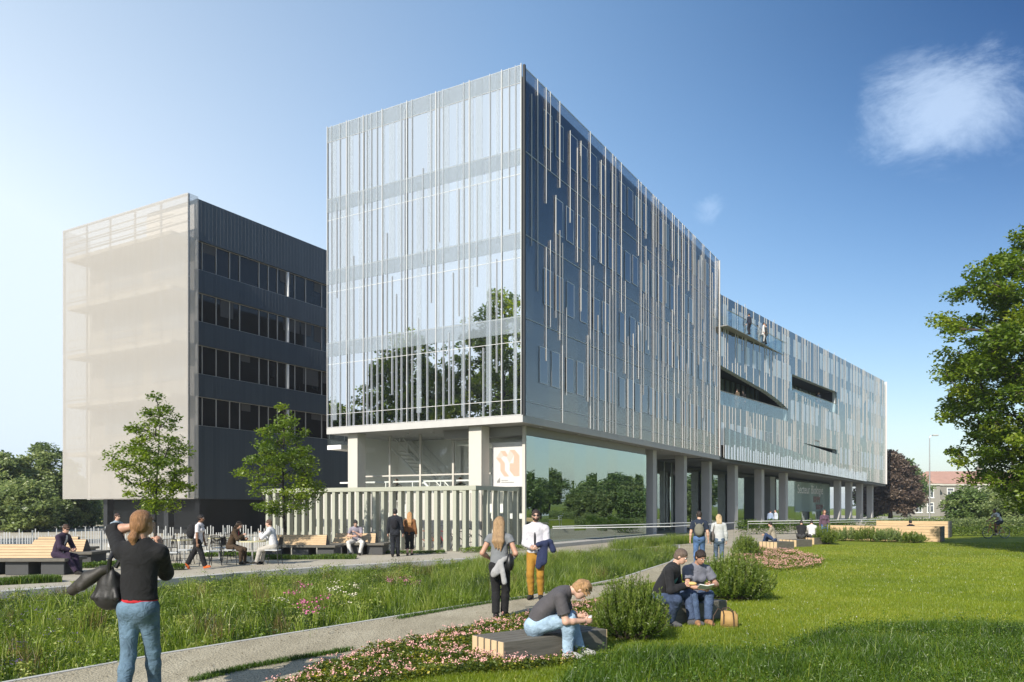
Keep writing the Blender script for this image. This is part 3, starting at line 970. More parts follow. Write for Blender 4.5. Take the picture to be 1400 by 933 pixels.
def lettering(txt, size, wv, bk, z, mat, parent, name='lettering'):
    cu = bpy.data.curves.new(name, 'FONT'); cu.body = txt; cu.size = size; cu.extrude = 0.012; cu.align_x = 'LEFT'
    tmp = bpy.data.objects.new(name, cu); COL.objects.link(tmp)
    dg = bpy.context.evaluated_depsgraph_get()
    me = bpy.data.meshes.new_from_object(tmp.evaluated_get(dg))
    COL.objects.unlink(tmp); bpy.data.objects.remove(tmp)
    me.materials.clear(); me.materials.append(mat)
    o = bpy.data.objects.new(name, me); COL.objects.link(o); o.parent = parent
    p = wing(wv, bk); q = wing(wv + 1, bk)
    o.location = (p[0], p[1], z)
    o.rotation_euler = (R(90), 0, math.atan2(q[1] - p[1], q[0] - p[0]))
    return o
lettering('Secteur Biologie', 1.35, 27.2, 2.95, 3.30, M['letter'], sg)
lettering('IBMM', 1.0, 32.6, 2.95, 2.35, M['letter_red'], sg)
lettering('IRIBHM', 0.8, 33.6, 2.95, 1.58, M['letter_red'], sg)

# ---------------- banner with the orange mark, hanging behind the lobby glass corner
bn = empty('hanging_banner', (CX + U.x * 1.35, CY + U.y * 1.35, 0), ANG)
tag(bn, 'white banner with a faded orange angular mark hanging beside the corner column', 'banner')
def bp(u, v):   # photo crop coordinates of the mark -> banner plane (y leftwards, z)
    return (0.68 + (640 - u) / 540 * 1.62, 2.72 + (780 - v) / 600 * 1.92)
b = MB(); b.box(-0.02, 0.0, 0.68, 2.30, 2.72, 4.66); b.box(-.02, 0.0, .62, 2.36, 4.66, 4.70)
pan = b.build('cloth_panel', plain('banner_cloth', (0.56, 0.55, 0.54), 0.7, var=0.03), bn)
M['mark'] = plain('faded_orange_print', (0.58, 0.36, 0.28), 0.7, var=0.06)
M['mark2'] = plain('pale_orange_print', (0.57, 0.45, 0.40), 0.7, var=0.06)
def mark(polys, mat):
    q = MB()
    for pl in polys:
        pts = [bp(*p) for p in pl]; n = len(pts)
        vs = [(-0.028, y, z) for y, z in pts] + [(-0.021, y, z) for y, z in pts]
        tri = tessellate_polygon([[Vector((y, z, 0)) for y, z in pts]])
        q.add(vs, [tuple(t) for t in tri] + [(i, (i + 1) % n, n + (i + 1) % n, n + i) for i in range(n)])
    q.build('printed_mark', mat, pan)
mark([[(170, 375), (250, 375), (320, 450), (320, 550), (395, 635), (310, 635), (245, 555), (245, 455)],
      [(245, 278), (325, 278), (372, 340), (345, 362), (300, 345)],
      [(405, 270), (490, 270), (570, 350), (570, 635), (480, 635), (405, 555), (405, 455), (470, 455), (480, 345)]], M['mark'])
mark([[(175, 370), (245, 282), (300, 348), (255, 372)], [(372, 340), (405, 275), (475, 345), (400, 450), (350, 365)]], M['mark2'])
mark([[(260, 688), (380, 688), (380, 696), (260, 696)], [(260, 714), (480, 714), (480, 722), (260, 722)], [(185, 700), (240, 650), (240, 722), (185, 722)]], M['steel'])

# ---------------- slatted bicycle screen in front of the lobby
SX, SY = -1.475, 31.6
scr = empty('slatted_screen', (SX, SY, 0), ANG)
tag(scr, 'sage green slatted bicycle screen of tall posts under a flat top beam', 'screen', None)
M['sage'] = plain('sage_paint', (0.36, 0.37, 0.30), 0.6, var=0.07, scale=2)
b = MB(); b.box(-0.16, 0.16, -0.12, 12.1, 2.50, 2.68); b.box(.16, 3.3, -0.12, 0.08, 2.50, 2.68)
b.box(3.3, 3.46, -.12, 3.0, 2.50, 2.68)
b.build('top_beam', M['sage'], scr)
def post(x, y, w_, d_):
    q = MB(); q.bbox(-d_, d_, -w_, w_, 0, 2.498, .01); o = q.build('post', M['sage'], scr); o.location = (x, y, 0); return o
p0 = post(0, 0, .085, .13)
def cp(x, y, rz=0):
    o = p0.copy(); COL.objects.link(o); o.location = (x, y, 0); o.rotation_euler = (0, 0, rz)
for k in range(1, 26): cp(0, k * 0.47)
for k in range(1, 5): cp(k * 0.82, 0, PI / 2)
# inner, paler row of slats behind the bicycles
b = MB()
for k in range(24): b.box(2.4, 2.5, 0.4 + k * .47, 0.70 + k * .47, 0, 2.45)
b.build('inner_slat', M['concrete_white'], scr)

# ---------------- the annex: dark block with a pale mesh screen
def plan_at(px, ox, oy, d):
    pass
Sx, Sy = -19.85, 48.0
AB = (Sx + U.x * 2.0 + Vv.x * 1.7, Sy + U.y * 2.0 + Vv.y * 1.7)
ann = empty('annex_building', (AB[0], AB[1], 0), ANG)
tag(ann, 'dark ribbed office block with strip windows and a tall pale mesh screen', 'building')
AZ0, AZ1 = 2.35, 21.75
M['annex_frame'] = plain('annex_frame_paint', (0.52, 0.50, 0.46), .5, var=.05)
M['blind_dark'] = plain('grey_roller_blind', (0.085, 0.080, 0.072), .7, var=.15)
bands = [(17.2, 19.1), (13.85, 15.75), (10.45, 12.35), (7.1, 9.0)]
edges = [AZ0] + [z for bd in reversed(bands) for z in bd] + [AZ1]
b = MB()
for i in range(0, len(edges), 2):
    b.box(0, 27, 0, 0.3, edges[i], edges[i + 1])
b.box(0.04, 0.3, 0.3, 5.2, AZ0, AZ1); b.box(0.04, 0.3, 5.2, 12.0, AZ0, 19.0); b.box(0.3, 27, 11.7, 12, AZ0, 19.0); b.box(26.7, 27, .3, 11.7, AZ0, 19.0); b.box(0.3, 26.7, 5.0, 5.2, 18.8, AZ1)
b.box(0.3, 26.7, 0.3, 5.0, AZ1 - .5, AZ1 - .2); b.box(0.3, 26.7, 5.2, 11.7, 18.5, 18.8); b.box(.3, 26.7, .3, 11.7, AZ0, AZ0 + .3)
b.build('wall', M['dark_clad'], ann)
ra = random.Random(5)
for (z0, z1) in bands:
    g = MB(); g.box(0, 26.7, 0.22, 0.29, z0, z1); wi = g.build('window', M['win_dark'], ann)
    fr = MB(); x = 0.5
    fr.box(0, 27, 0.02, 0.22, z0, z0 + .025); fr.box(0, 27, 0.16, .22, z1 - .03, z1)
    ra.seed(5)
    while x < 26:
        fr.box(x - .018, x + .018, 0.14, 0.21, z0 + .026, z1 - .031)
        x += ra.choice([0.85, 0.85, 1.1, 1.7])
    fr.build('window_frame', M['annex_frame'], wi)
    rb2 = random.Random(int(z0 * 10)); x = .6
    while x < 25:
        wb = rb2.choice([.8, 1.05, 1.6])
        if rb2.random() < .34:
            bl_ = MB(); bl_.box(x, x + wb, .198, .206, z1 - rb2.uniform(.35, 1.3), z1 - .06); bl_.build('roller_blind', M['blind_dark'], wi)
        x += wb + rb2.uniform(.1, .6)
    q = MB(); q.tube([(7.9, 0.1, z0 + .06), (7.9, 0.1, z1 - .05)], .09, 10); q.build('pipe', M['white_paint'], wi)
b = MB(); b.box(1.2, 26, 1.4, 11, 0, AZ0); b.build('undercroft_wall', M['metal_dark'], ann)
for (x, y) in ((-1.2, 1.2), (-1.2, 7.6), (0.6, 0.5), (6.5, 0.5), (12.5, 0.5)):
    b = MB(); b.box(x - .22, x + .22, y - .22, y + .22, 0, AZ0); b.build('column', M['metal_dark'], ann)
# mesh screen and its steel frame
M['mesh'] = sheer('pale_woven_mesh', (0.64, 0.615, 0.575), 0.50, 0.35, 0.05)
q = MB(); q.box(0, 0.038, 0.0, 5.2, AZ0, AZ1 - .3); q.box(0, .038, 5.2, 12, AZ0, 18.9); q.build('end_wall', plain('warm_end_wall', (.44, .42, .39), .8, var=.08, scale=.7), ann)
M['mesh_thin'] = sheer('thin_woven_mesh', (0.72, 0.72, 0.70), 0.32, 0.35)
y0, y1 = -1.7, 11.6
b = MB(); b.box(-2.02, -2.0, y0, y1, 2.38, 21.1); ms = b.build('mesh_screen', M['mesh'], ann)
b = MB(); b.box(-1.98, -1.25, y0, y0 + .02, 2.38, 21.1); b.box(-1.98, 0, y1 - .02, y1, 2.38, 21.1); b.build('mesh_return', M['mesh_thin'], ann)
b = MB()
for k in range(6):
    y = y0 + .06 + k * (y1 - y0 - .12) / 5
    b.box(-1.96, -1.86, y - .04, y + .04, 2.4, 21.05)
for z in (2.42, 5.8, 9.2, 12.6, 16.0, 19.4, 21.02):
    b.box(-1.96, -1.88, y0, y1, z - .04, z + .04)
for z in (19.95, 20.5): b.box(-1.9, -1.86, y0, y1, z - .03, z + .03)
b.build('screen_frame', M['steel'], ms)
b = MB()
for z in (5.6, 9.0, 12.4, 15.8, 19.2):
    b.box(-1.8, -0.05, 0.2, 11.4, z - .25, z)
    b.box(-1.7, -1.64, .2, 11.4, z + 1.0, z + 1.06); b.box(-1.7, -1.66, .2, 11.4, z + .5, z + .54)
b.build('gallery', M['concrete_white'], ann)
b = MB()
for z in (6.0, 9.4, 12.8, 16.2): 
    b.box(-0.06, -0.01, 1.2, 4.6, z + .8, z + 2.5); b.box(-0.06, -0.01, 5.6, 9.8, z + .8, z + 2.5)
b.build('gallery_window', M['blind'], ann)
# ------------------------------------------------------------------ planting
def in_poly(P, poly):
    x = P[:, 0]; y = P[:, 1]; n = len(poly); r = np.zeros(len(P), bool)
    for i in range(n):
        x0, y0 = poly[i]; x1, y1 = poly[(i + 1) % n]
        if y0 == y1: continue
        c = ((y0 > y) != (y1 > y)) & (x < (x1 - x0) * (y - y0) / (y1 - y0) + x0)
        r ^= c
    return r
def sample_poly(poly, n, rng):
    p = np.array(poly); lo = p.min(0); hi = p.max(0); out = []; got = 0
    while got < n:
        q = rng.uniform(lo, hi, (n * 2 + 50, 2)); q = q[in_poly(q, poly)]
        out.append(q); got += len(q)
        if len(q) == 0: break
    return np.concatenate(out)[:n]
def in_view(P, margin=1.0):
    """keep what a camera near the photograph's could see"""
    return (P[:, 1] > 4.0) & (np.abs(P[:, 0]) < 0.70 * P[:, 1] + margin + 0.6)
def patch(P, s, seed=0.0):
    x = P[:, 0] * s + seed; y = P[:, 1] * s - seed * .7
    return 0.5 + 0.25 * np.sin(x * 1.7 + 1.3 * np.sin(y * 1.1)) + 0.25 * np.sin(y * 2.1 + 1.7 * np.sin(x * .9 + 2))

def blade_arrays(P, z, h, w, rng, bend=0.5):
    n = len(P); az = rng.uniform(0, 2 * PI, n); la = rng.uniform(0, 2 * PI, n)
    b = bend * rng.uniform(0.2, 1, n) * h
    dx = np.cos(az) * w / 2; dy = np.sin(az) * w / 2
    lx = np.cos(la) * b; ly = np.sin(la) * b
    z = np.broadcast_to(z, (n,))
    V = np.zeros((n, 5, 3))
    V[:, 0] = np.stack([P[:, 0] - dx, P[:, 1] - dy, z], 1); V[:, 1] = np.stack([P[:, 0] + dx, P[:, 1] + dy, z], 1)
    V[:, 2] = np.stack([P[:, 0] + lx * .3 + dx * .8, P[:, 1] + ly * .3 + dy * .8, z + h * .6], 1)
    V[:, 3] = np.stack([P[:, 0] + lx * .3 - dx * .8, P[:, 1] + ly * .3 - dy * .8, z + h * .6], 1)
    V[:, 4] = np.stack([P[:, 0] + lx, P[:, 1] + ly, z + h], 1)
    k = np.arange(n)[:, None] * 5
    return V.reshape(-1, 3), k + np.array([[0, 1, 2, 3]]), k + np.array([[3, 2, 4]])
class Cloud:
    """gathers blades and leaves with a per-vertex tint, one mesh at the end"""
    def __init__(s): s.V = []; s.Q = []; s.T = []; s.t = []; s.n = 0
    def add(s, V, Q, T, tint):
        s.V.append(V)
        if Q is not None: s.Q.append(Q + s.n)
        if T is not None: s.T.append(T + s.n)
        s.t.append(tint); s.n += len(V)
    def blades(s, P, z, h, w, rng, tint, bend=.5):
        V, Q, T = blade_arrays(P, z, h, w, rng, bend)
        s.add(V, Q, T, np.repeat(tint, 5))
    def leaves(s, C, size, rng, tint, flat=0.5, aspect=0.55):
        """diamond leaves, folded a little, loosely facing up"""
        n = len(C)
        a = rng.uniform(0, 2 * PI, n)
        d = np.stack([np.cos(a), np.sin(a), rng.normal(-.1, .55, n)], 1); d /= np.linalg.norm(d, axis=1)[:, None]
        up = np.stack([rng.normal(0, 1 - flat, n), rng.normal(0, 1 - flat, n), np.ones(n) * (flat + .2)], 1)
        sd = np.cross(d, up); sd /= np.linalg.norm(sd, axis=1)[:, None] + 1e-9
        nn = np.cross(sd, d)
        size = np.broadcast_to(size, (n,))[:, None]
        V = np.zeros((n, 4, 3))
        V[:, 0] = C; V[:, 1] = C + d * size * .5 + sd * size * aspect * .5 + nn * size * .08
        V[:, 2] = C + d * size; V[:, 3] = C + d * size * .5 - sd * size * aspect * .5 + nn * size * .08
        k = np.arange(n)[:, None] * 4
        s.add(V.reshape(-1, 3), k + np.array([[0, 1, 2, 3]]), None, np.repeat(tint, 4))
    def needles(s, C, D, L, w, tint, rng):
        n = len(C)
        D = D / (np.linalg.norm(D, axis=1)[:, None] + 1e-9)
        sd = np.cross(D, rng.normal(0, 1, (n, 3))); sd /= np.linalg.norm(sd, axis=1)[:, None] + 1e-9
        L = np.broadcast_to(L, (n,))[:, None]
        V = np.zeros((n, 4, 3)); V[:, 0] = C; V[:, 1] = C + D * L * .45 + sd * w; V[:, 2] = C + D * L; V[:, 3] = C + D * L * .45 - sd * w
        k = np.arange(n)[:, None] * 4
        s.add(V.reshape(-1, 3), k + np.array([[0, 1, 2, 3]]), None, np.repeat(tint, 4))
    def build(s, name, mat, parent=None):
        return np_mesh(name, np.concatenate(s.V), [np.concatenate(s.Q)] + ([np.concatenate(s.T)] if s.T else []), mat, parent, attrs={'tint': np.concatenate(s.t)})

M['grass'] = leaf_mat('grass_blade', (0.090, 0.145, 0.008), (0.225, 0.295, 0.013), 0.45, (0.38, 0.37, 0.05))
M['grass_dark'] = leaf_mat('dark_grass_blade', (0.026, 0.064, 0.005), (0.095, 0.175, 0.009), 0.38, (0.24, 0.28, 0.03))
M['meadow'] = leaf_mat('meadow_leaf', (0.026, 0.060, 0.006), (0.185, 0.275, 0.014), 0.45, (0.46, 0.46, 0.14))
M['leaf_young'] = leaf_mat('young_tree_leaf', (0.055, 0.110, 0.008), (0.17, 0.25, 0.012), 0.5, (0.28, 0.34, 0.03))
M['leaf_big'] = leaf_mat('big_tree_leaf', (0.048, 0.10, 0.008), (0.165, 0.245, 0.014), 0.48, (0.32, 0.36, 0.035))
M['leaf_mass'] = leaf_mat('far_tree_leaf', (0.085, 0.130, 0.045), (0.27, 0.34, 0.12), 0.48, (0.45, 0.48, 0.18))
M['leaf_purple'] = leaf_mat('copper_beech_leaf', (0.065, 0.045, 0.036), (0.16, 0.115, 0.085), 0.3, (0.25, 0.19, 0.13))
M['leaf_pale'] = leaf_mat('pale_green_leaf', (0.07, 0.13, 0.03), (0.18, 0.26, 0.07), 0.4, (0.28, 0.33, 0.12))
M['rosemary'] = leaf_mat('shrub_needle', (0.035, 0.075, 0.012), (0.125, 0.190, 0.020), 0.4, (0.27, 0.32, 0.06))
M['cover'] = leaf_mat('bed_leaf', (0.030, 0.060, 0.008), (0.120, 0.160, 0.012), 0.35, (0.46, 0.38, 0.03))
M['bark'] = plain('bark', (0.055, 0.042, 0.032), 0.9, var=0.35, scale=9, bump=0.8, bscale=30)
M['bark_dark'] = plain('young_bark', (0.028, 0.023, 0.019), 0.9, var=0.3, scale=12, bump=0.6)
M['pink'] = plain('pink_petal', (0.74, 0.40, 0.36), 0.7, var=0.3, scale=2.5)
M['pink_hot'] = plain('rose_yarrow', (0.55, 0.12, 0.27), 0.7, var=0.25, scale=5)
M['cream'] = plain('cream_yarrow', (0.62, 0.56, 0.42), 0.7, var=0.15, scale=5)
M['violet'] = plain('violet_petal', (0.16, 0.07, 0.34), 0.7, var=0.2)

rng = np.random.default_rng(11)
# ---- meadow in the swale
MEADOW = PU[1:] + TE[1:][::-1]
md = Cloud()
def mpts(n):
    P = sample_poly(MEADOW, n, rng); return P[in_view(P, 0.4)]
edge_y = np.interp
def toward_terrace(P):
    """0 at the path, 1 at the terrace edge (roughly)"""
    pu = np.array(PU); te = np.array(TE)
    def dist(L):
        d = np.full(len(P), 1e9)
        for i in range(len(L) - 1):
            a, b = L[i], L[i + 1]; ab = b - a
            t = np.clip(((P - a) @ ab) / (ab @ ab), 0, 1)
            d = np.minimum(d, np.linalg.norm(P - (a + t[:, None] * ab), axis=1))
        return d
    a = dist(pu); b = dist(te); return a / (a + b + 1e-6), a, b
P = mpts(120000); tt, dp, dt = toward_terrace(P)
pz = patch(P, .8, 1.0); pf = patch(P, 2.3, 4.0)
far = np.clip((P[:, 1] - 12) / 10, 0, 1)
moss = np.exp(-(((P[:, 0] + 3.0) / .8) ** 2 + ((P[:, 1] - 12.2) / 1.0) ** 2))
rt = np.clip((P[:, 0] + 2.5) / 2.5, 0, 1)
hh = (0.10 + 0.13 * pz + 0.22 * rt + 0.09 * pf) * rng.uniform(.55, 1.15, len(P)) * np.clip(dp * 2.2 + .25, 0, 1) * (1 - .72 * moss)
hh *= np.where(P[:, 0] < -5.5, .8, 1) * np.clip(dt * .9 + .30, 0, 1)
tn = np.clip(-.14 + .60 * pf * pf + .45 * patch(P, .55, 8) + rng.normal(0, .15, len(P)) + .25 * moss, 0, 1)
md.blades(P, -.2, hh, .006 + .007 * rng.random(len(P)), rng, tn, .65)
# tall clumps of fine grass
Cc = mpts(620); tc_, dpc, dtc = toward_terrace(Cc)
keep = (rng.random(len(Cc)) < np.where(Cc[:, 0] > -2.2, .95, .30)) & (dpc > .35) & (dtc > np.where(Cc[:, 0] < -1, .75, .3)); Cc = Cc[keep]
nb = 70; off = rng.normal(0, .10, (len(Cc), nb, 2)); Pc = (Cc[:, None] + off).reshape(-1, 2)
hc = np.repeat(rng.uniform(.34, .66, len(Cc)) * np.where(Cc[:, 0] > -2.2, 1, .78), nb) * rng.uniform(.6, 1.1, len(Pc))
md.blades(Pc, -.2, hc, .006, rng, np.clip(np.repeat(rng.uniform(.2, .75, len(Cc)), nb) + rng.normal(0, .12, len(Pc)), 0, 1), .6)
# broad-bladed bright plants near the path on the left
Cb = mpts(900); Cb = Cb[(Cb[:, 0] < -1.8) & (Cb[:, 1] < 17)]; tb_, db_, _ = toward_terrace(Cb); Cb = Cb[(db_ > .25) & (rng.random(len(Cb)) < .55)]
nb = 16; Pb = (Cb[:, None] + rng.normal(0, .06, (len(Cb), nb, 2))).reshape(-1, 2)
md.blades(Pb, -.2, np.repeat(rng.uniform(.28, .52, len(Cb)), nb) * rng.uniform(.6, 1.1, len(Pb)), .016, rng, np.clip(rng.normal(.62, .12, len(Pb)), 0, .85), .55)
# leafy herbs with small leaves
Ch = mpts(2400); Ch = Ch[(Ch[:, 0] < -3.2) | (rng.random(len(Ch)) < .35)]
nl = 46; top = rng.uniform(.14, .40, len(Ch)); tl = rng.random((len(Ch), nl))
C3 = np.zeros((len(Ch), nl, 3)); C3[:, :, :2] = Ch[:, None] + rng.normal(0, .07, (len(Ch), nl, 2)) * (0.4 + tl[..., None]); C3[:, :, 2] = -.2 + tl * top[:, None]
md.leaves(C3.reshape(-1, 3), rng.uniform(.025, .055, len(Ch) * nl), rng, np.clip(np.repeat(rng.uniform(.0, .85, len(Ch)), nl) + rng.normal(0, .1, len(Ch) * nl), 0, 1), .4)
# lime-green cushions and rusty sedges break the sward up
Cl = mpts(420); tq, dq, dq2 = toward_terrace(Cl); Cl = Cl[(dq > .3) & (dq2 > .5)][:110]
nl = 90; C3 = np.zeros((len(Cl), nl, 3)); rr_ = rng.uniform(.10, .24, len(Cl)); C3[:, :, :2] = Cl[:, None] + rng.normal(0, .45, (len(Cl), nl, 2)) * rr_[:, None, None]
C3[:, :, 2] = -.2 + rng.random((len(Cl), nl)) ** .5 * rng.uniform(.16, .42, len(Cl))[:, None]
md.leaves(C3.reshape(-1, 3), rng.uniform(.03, .075, len(Cl) * nl), rng, np.clip(np.repeat(rng.uniform(.45, .85, len(Cl)), nl) + rng.normal(0, .08, len(Cl) * nl), 0, 1), .45)
sedge = Cloud(); Cr = mpts(500); tq, dq, dq2 = toward_terrace(Cr); Cr = Cr[(dq > .4) & (patch(Cr, .7, 15) > .5)][:70]
nb = 46; Pr = (Cr[:, None] + rng.normal(0, .09, (len(Cr), nb, 2))).reshape(-1, 2)
sedge.blades(Pr, -.2, np.repeat(rng.uniform(.30, .62, len(Cr)), nb) * rng.uniform(.6, 1.1, len(Pr)), .007, rng, np.clip(rng.normal(.5, .25, len(Pr)), 0, 1), .6)
tag(sedge.build('meadow_sedge', leaf_mat('rusty_sedge', (.055, .040, .015), (.17, .13, .04), .35, (.34, .26, .10))), kind='stuff')
# seed heads standing over the grass
Cs = mpts(900); ts, ds, dts = toward_terrace(Cs); Cs = Cs[(ds > .5)]
md.blades(Cs, -.2, rng.uniform(.40, .75, len(Cs)), .004, rng, np.clip(rng.normal(.8, .15, len(Cs)), 0, 1), .5)
tag(md.build('meadow_grass', M['meadow']), kind='stuff')

def flower_heads(name, C, r, mat, stem=True, flat=.35, label=None, cat='flowers', z0=-.2, nper=9):
    """clump of flower heads: little domes of florets on stems, one mesh"""
    q = Cloud(); n = len(C)
    F = np.repeat(C, nper, 0) + rng.normal(0, 1, (n * nper, 3)) * np.array([r, r, r * flat])
    q.leaves(F, r * .75, rng, rng.random(len(F)), .75, .9)
    nq = len(F)
    q.blades(C[:, :2] + rng.normal(0, .02, (n, 2)), z0, C[:, 2] - z0, .008, rng, np.full(n, .3), .05)
    org = np.array([C[:, 0].mean(), C[:, 1].mean(), z0]); V = np.concatenate(q.V) - org
    Q = np.concatenate(q.Q); T = np.concatenate(q.T)
    mi = [0] * nq + [1] * (len(Q) - nq) + [1] * len(T)
    o = np_mesh(name, V, [Q, T], [mat, M['meadow']], mi=mi, attrs={'tint': np.concatenate(q.t)})
    o.location = org
    return tag(o, kind='stuff')
def heads(pxs, n, spread, zr):
    out = []
    for (px, py) in pxs:
        for _ in range(n):
            z = random.uniform(*zr); x, y = G(px + random.uniform(-spread, spread), py + random.uniform(-spread * .5, spread * .5), z); out.append((x, y, z))
    return np.array(out)
random.seed(3)
flower_heads('yarrow_flowers', heads([(392, 812), (410, 822), (425, 832), (418, 800), (440, 812), (420, 826)], 4, 11, (.25, .38)), .045, M['pink_hot'], label='bright pink yarrow heads in the middle of the meadow')
flower_heads('yarrow_flowers', heads([(455, 800), (470, 803), (485, 798), (480, 818), (388, 818)], 4, 12, (.28, .38)), .045, M['cream'], label='cream flat yarrow heads in the meadow, beside the pink ones')
flower_heads('yarrow_flowers', heads([(535, 792), (558, 790), (562, 795)], 4, 8, (.22, .32)), .045, plain('dusty_pink_yarrow', (0.45, 0.14, 0.24), .7), label='small dusty pink yarrow heads towards the terrace kerb')
flower_heads('violet_flowers', heads([(20, 850), (42, 838), (60, 862), (48, 828), (30, 880), (75, 848), (15, 905), (95, 872)], 6, 14, (.12, .28)), .016, M['violet'], label='small violet flowers among herbs at the meadow edge behind the path', nper=6)

# ---- lawn blades near the camera
lw = Cloud()
LAWN = [(p[0] + .06, p[1]) for p in PL[2:]] + [(12.9, 36.2), (19, 38.5), (24, 40), (30, 44), (30, 6.5), (-2.6, 6.5)]
n_l = 420000
u_ = rng.random(n_l)
Yl = 7.0 * (40 / 7.0) ** (u_ ** 1.25); Xl = rng.uniform(-.32, .70, n_l) * Yl
P = np.stack([Xl, Yl], 1); P = P[in_poly(P, LAWN)]
sc = np.clip(P[:, 1] / 12, .8, 2.2)
tn = np.clip(.28 + .35 * patch(P, .45, 2) + .25 * patch(P, 1.7, 5) * 1 - .1 + rng.normal(0, .13, len(P)), 0, 1)
lw.blades(P, 0.0, rng.uniform(.025, .055, len(P)) * np.where(patch(P, 1.1, 7) > .72, 1.35, 1), .006 * sc, rng, tn, .8)
tag(lw.build('lawn_grass', M['grass']), kind='stuff')
# daisies, clover and dry blades through the lawn
dz = Cloud(); P = sample_poly([(2.5, 8.5), (5, 17), (14, 36), (24, 38), (24, 20), (10, 9)], 900, rng); P = P[patch(P, .5, 3) > .45]
Cd = np.repeat(np.column_stack([P, np.full(len(P), .052)]), 4, 0) + rng.normal(0, .007, (len(P) * 4, 3)); dz.leaves(Cd, .016, rng, rng.random(len(Cd)), .8, .9)
tag(dz.build('lawn_daisies', plain('daisy_white', (.62, .62, .55), .7, var=.05)), kind='stuff')
cl_ = Cloud(); P = sample_poly(LAWN, 60000, rng); P = P[(patch(P, .9, 12) * patch(P, 3.1, 1) > .42) & (P[:, 1] < 30)]
cl_.leaves(np.column_stack([P, rng.uniform(.015, .05, len(P))]), rng.uniform(.018, .036, len(P)), rng, np.clip(rng.normal(.3, .2, len(P)), 0, 1), .7, .9)
P = sample_poly(LAWN, 50000, rng); P = P[patch(P, .33, 21) > .62]; cl_.blades(P, 0, rng.uniform(.03, .07, len(P)), .007, rng, np.full(len(P), 1.0), 1.0)
tag(cl_.build('lawn_clover', M['grass']), kind='stuff')
# loose pebbles and bits of soil on the path
pb = Cloud(); P = sample_poly(PU[1:] + PL[::-1], 5200, rng); P = P[in_view(P)]; tt_, d1, d2 = toward_terrace(P); P = P[(d1 < .5) | (rng.random(len(P)) < .35)]
pb.leaves(np.column_stack([P, np.full(len(P), .001)]), rng.uniform(.012, .035, len(P)), rng, rng.random(len(P)), .9, .9)
tag(pb.build('path_pebbles', plain('path_pebble', (.17, .145, .10), .9, var=.5, scale=30)), kind='stuff')
# ---- rough grass in the corner nearest the camera
RG = [(0.75, 9.0), (1.7, 9.55), (2.6, 9.9), (3.4, 10.0), (4.1, 10.7), (4.7, 11.4), (5.6, 12.0), (6.6, 12.2), (7.8, 12.1), (8.6, 12.3), (10.5, 12.2), (10.5, 6.2), (0.2, 6.2)]
rg = Cloud(); P = sample_poly(RG, 75000, rng); P = P[in_view(P)]
pz = patch(P, 1.3, 3); e_ = np.clip((12.4 - P[:, 1]) / 1.2, .3, 1)
rg.blades(P, 0, (.07 + .16 * pz) * rng.uniform(.5, 1.2, len(P)) * e_, .008, rng, np.clip(.1 + .45 * patch(P, 3, 1) + rng.normal(0, .15, len(P)), 0, 1), .7)
Ch = sample_poly(RG, 1500, rng); nl = 34; tl = rng.random((len(Ch), nl)); C3 = np.zeros((len(Ch), nl, 3))
C3[:, :, :2] = Ch[:, None] + rng.normal(0, .06, (len(Ch), nl, 2)); C3[:, :, 2] = tl * rng.uniform(.08, .26, len(Ch))[:, None]
rg.leaves(C3.reshape(-1, 3), rng.uniform(.018, .035, len(Ch) * nl), rng, np.clip(np.repeat(rng.uniform(.1, .7, len(Ch)), nl) + rng.normal(0, .1, len(Ch) * nl), 0, 1), .4)
P = sample_poly(RG, 420, rng); rg.blades(P, 0, rng.uniform(.25, .45, len(P)), .007, rng, np.clip(rng.normal(.7, .2, len(P)), 0, 1), .6)
tag(rg.build('rough_grass', M['grass_dark']), kind='stuff')

# ---- flower beds: ground cover dotted with pink blooms
def bed(name, poly, n, nf, hmax, holes=()):
    c = Cloud(); P = sample_poly(poly, n, rng)
    for hpoly in holes: P = P[~in_poly(P, hpoly)]
    h = hmax * (.35 + .65 * patch(P, 3.1, 2)); zz = rng.random(len(P)) ** .6 * h
    tn = np.clip(.25 + .35 * patch(P, 4.5, 9) + rng.normal(0, .2, len(P)), 0, 1)
    c.leaves(np.column_stack([P, zz]), rng.uniform(.022, .045, len(P)), rng, tn, .5, .7)
    tag(c.build(name, M['cover']), kind='stuff')
    F = sample_poly(poly, nf, rng)
    for hpoly in holes: F = F[~in_poly(F, hpoly)]
    F = F[rng.random(len(F)) < .35 + .65 * patch(F, 2.2, 6)]
    hz_ = hmax * (.35 + .65 * patch(F, 3.1, 2)) + rng.uniform(.0, .05, len(F))
    f = Cloud(); C = np.repeat(np.column_stack([F, hz_]), 7, 0) + rng.normal(0, .010, (len(F) * 7, 3))
    f.leaves(C, .020, rng, rng.random(len(C)), .5, .8)
    tag(f.build(name + '_bloom', M['pink']), kind='stuff')
BENCH = [(-.52, 9.44), (.10, 8.98), (1.22, 9.86), (0.62, 10.34)]
bed('bed_cover', [(-2.28, 8.0), (-2.15, 8.75), (-1.62, 9.98), (-.66, 11.45), (0.3, 13.0), (1.35, 14.6), (2.3, 14.9), (2.0, 12.6), (1.3, 10.6), (0.7, 9.0), (0.15, 8.55), (-.7, 8.3), (-1.3, 7.9), (-1.6, 7.0), (-2.4, 7.0)], 60000, 1700, .15, [BENCH])
bed('far_bed_cover', [G(1000, 762), G(1040, 751.5), G(1085, 755), G(1128, 768), G(1120, 778), G(1066, 783), G(1020, 778), G(1000, 772)], 26000, 2600, .16)
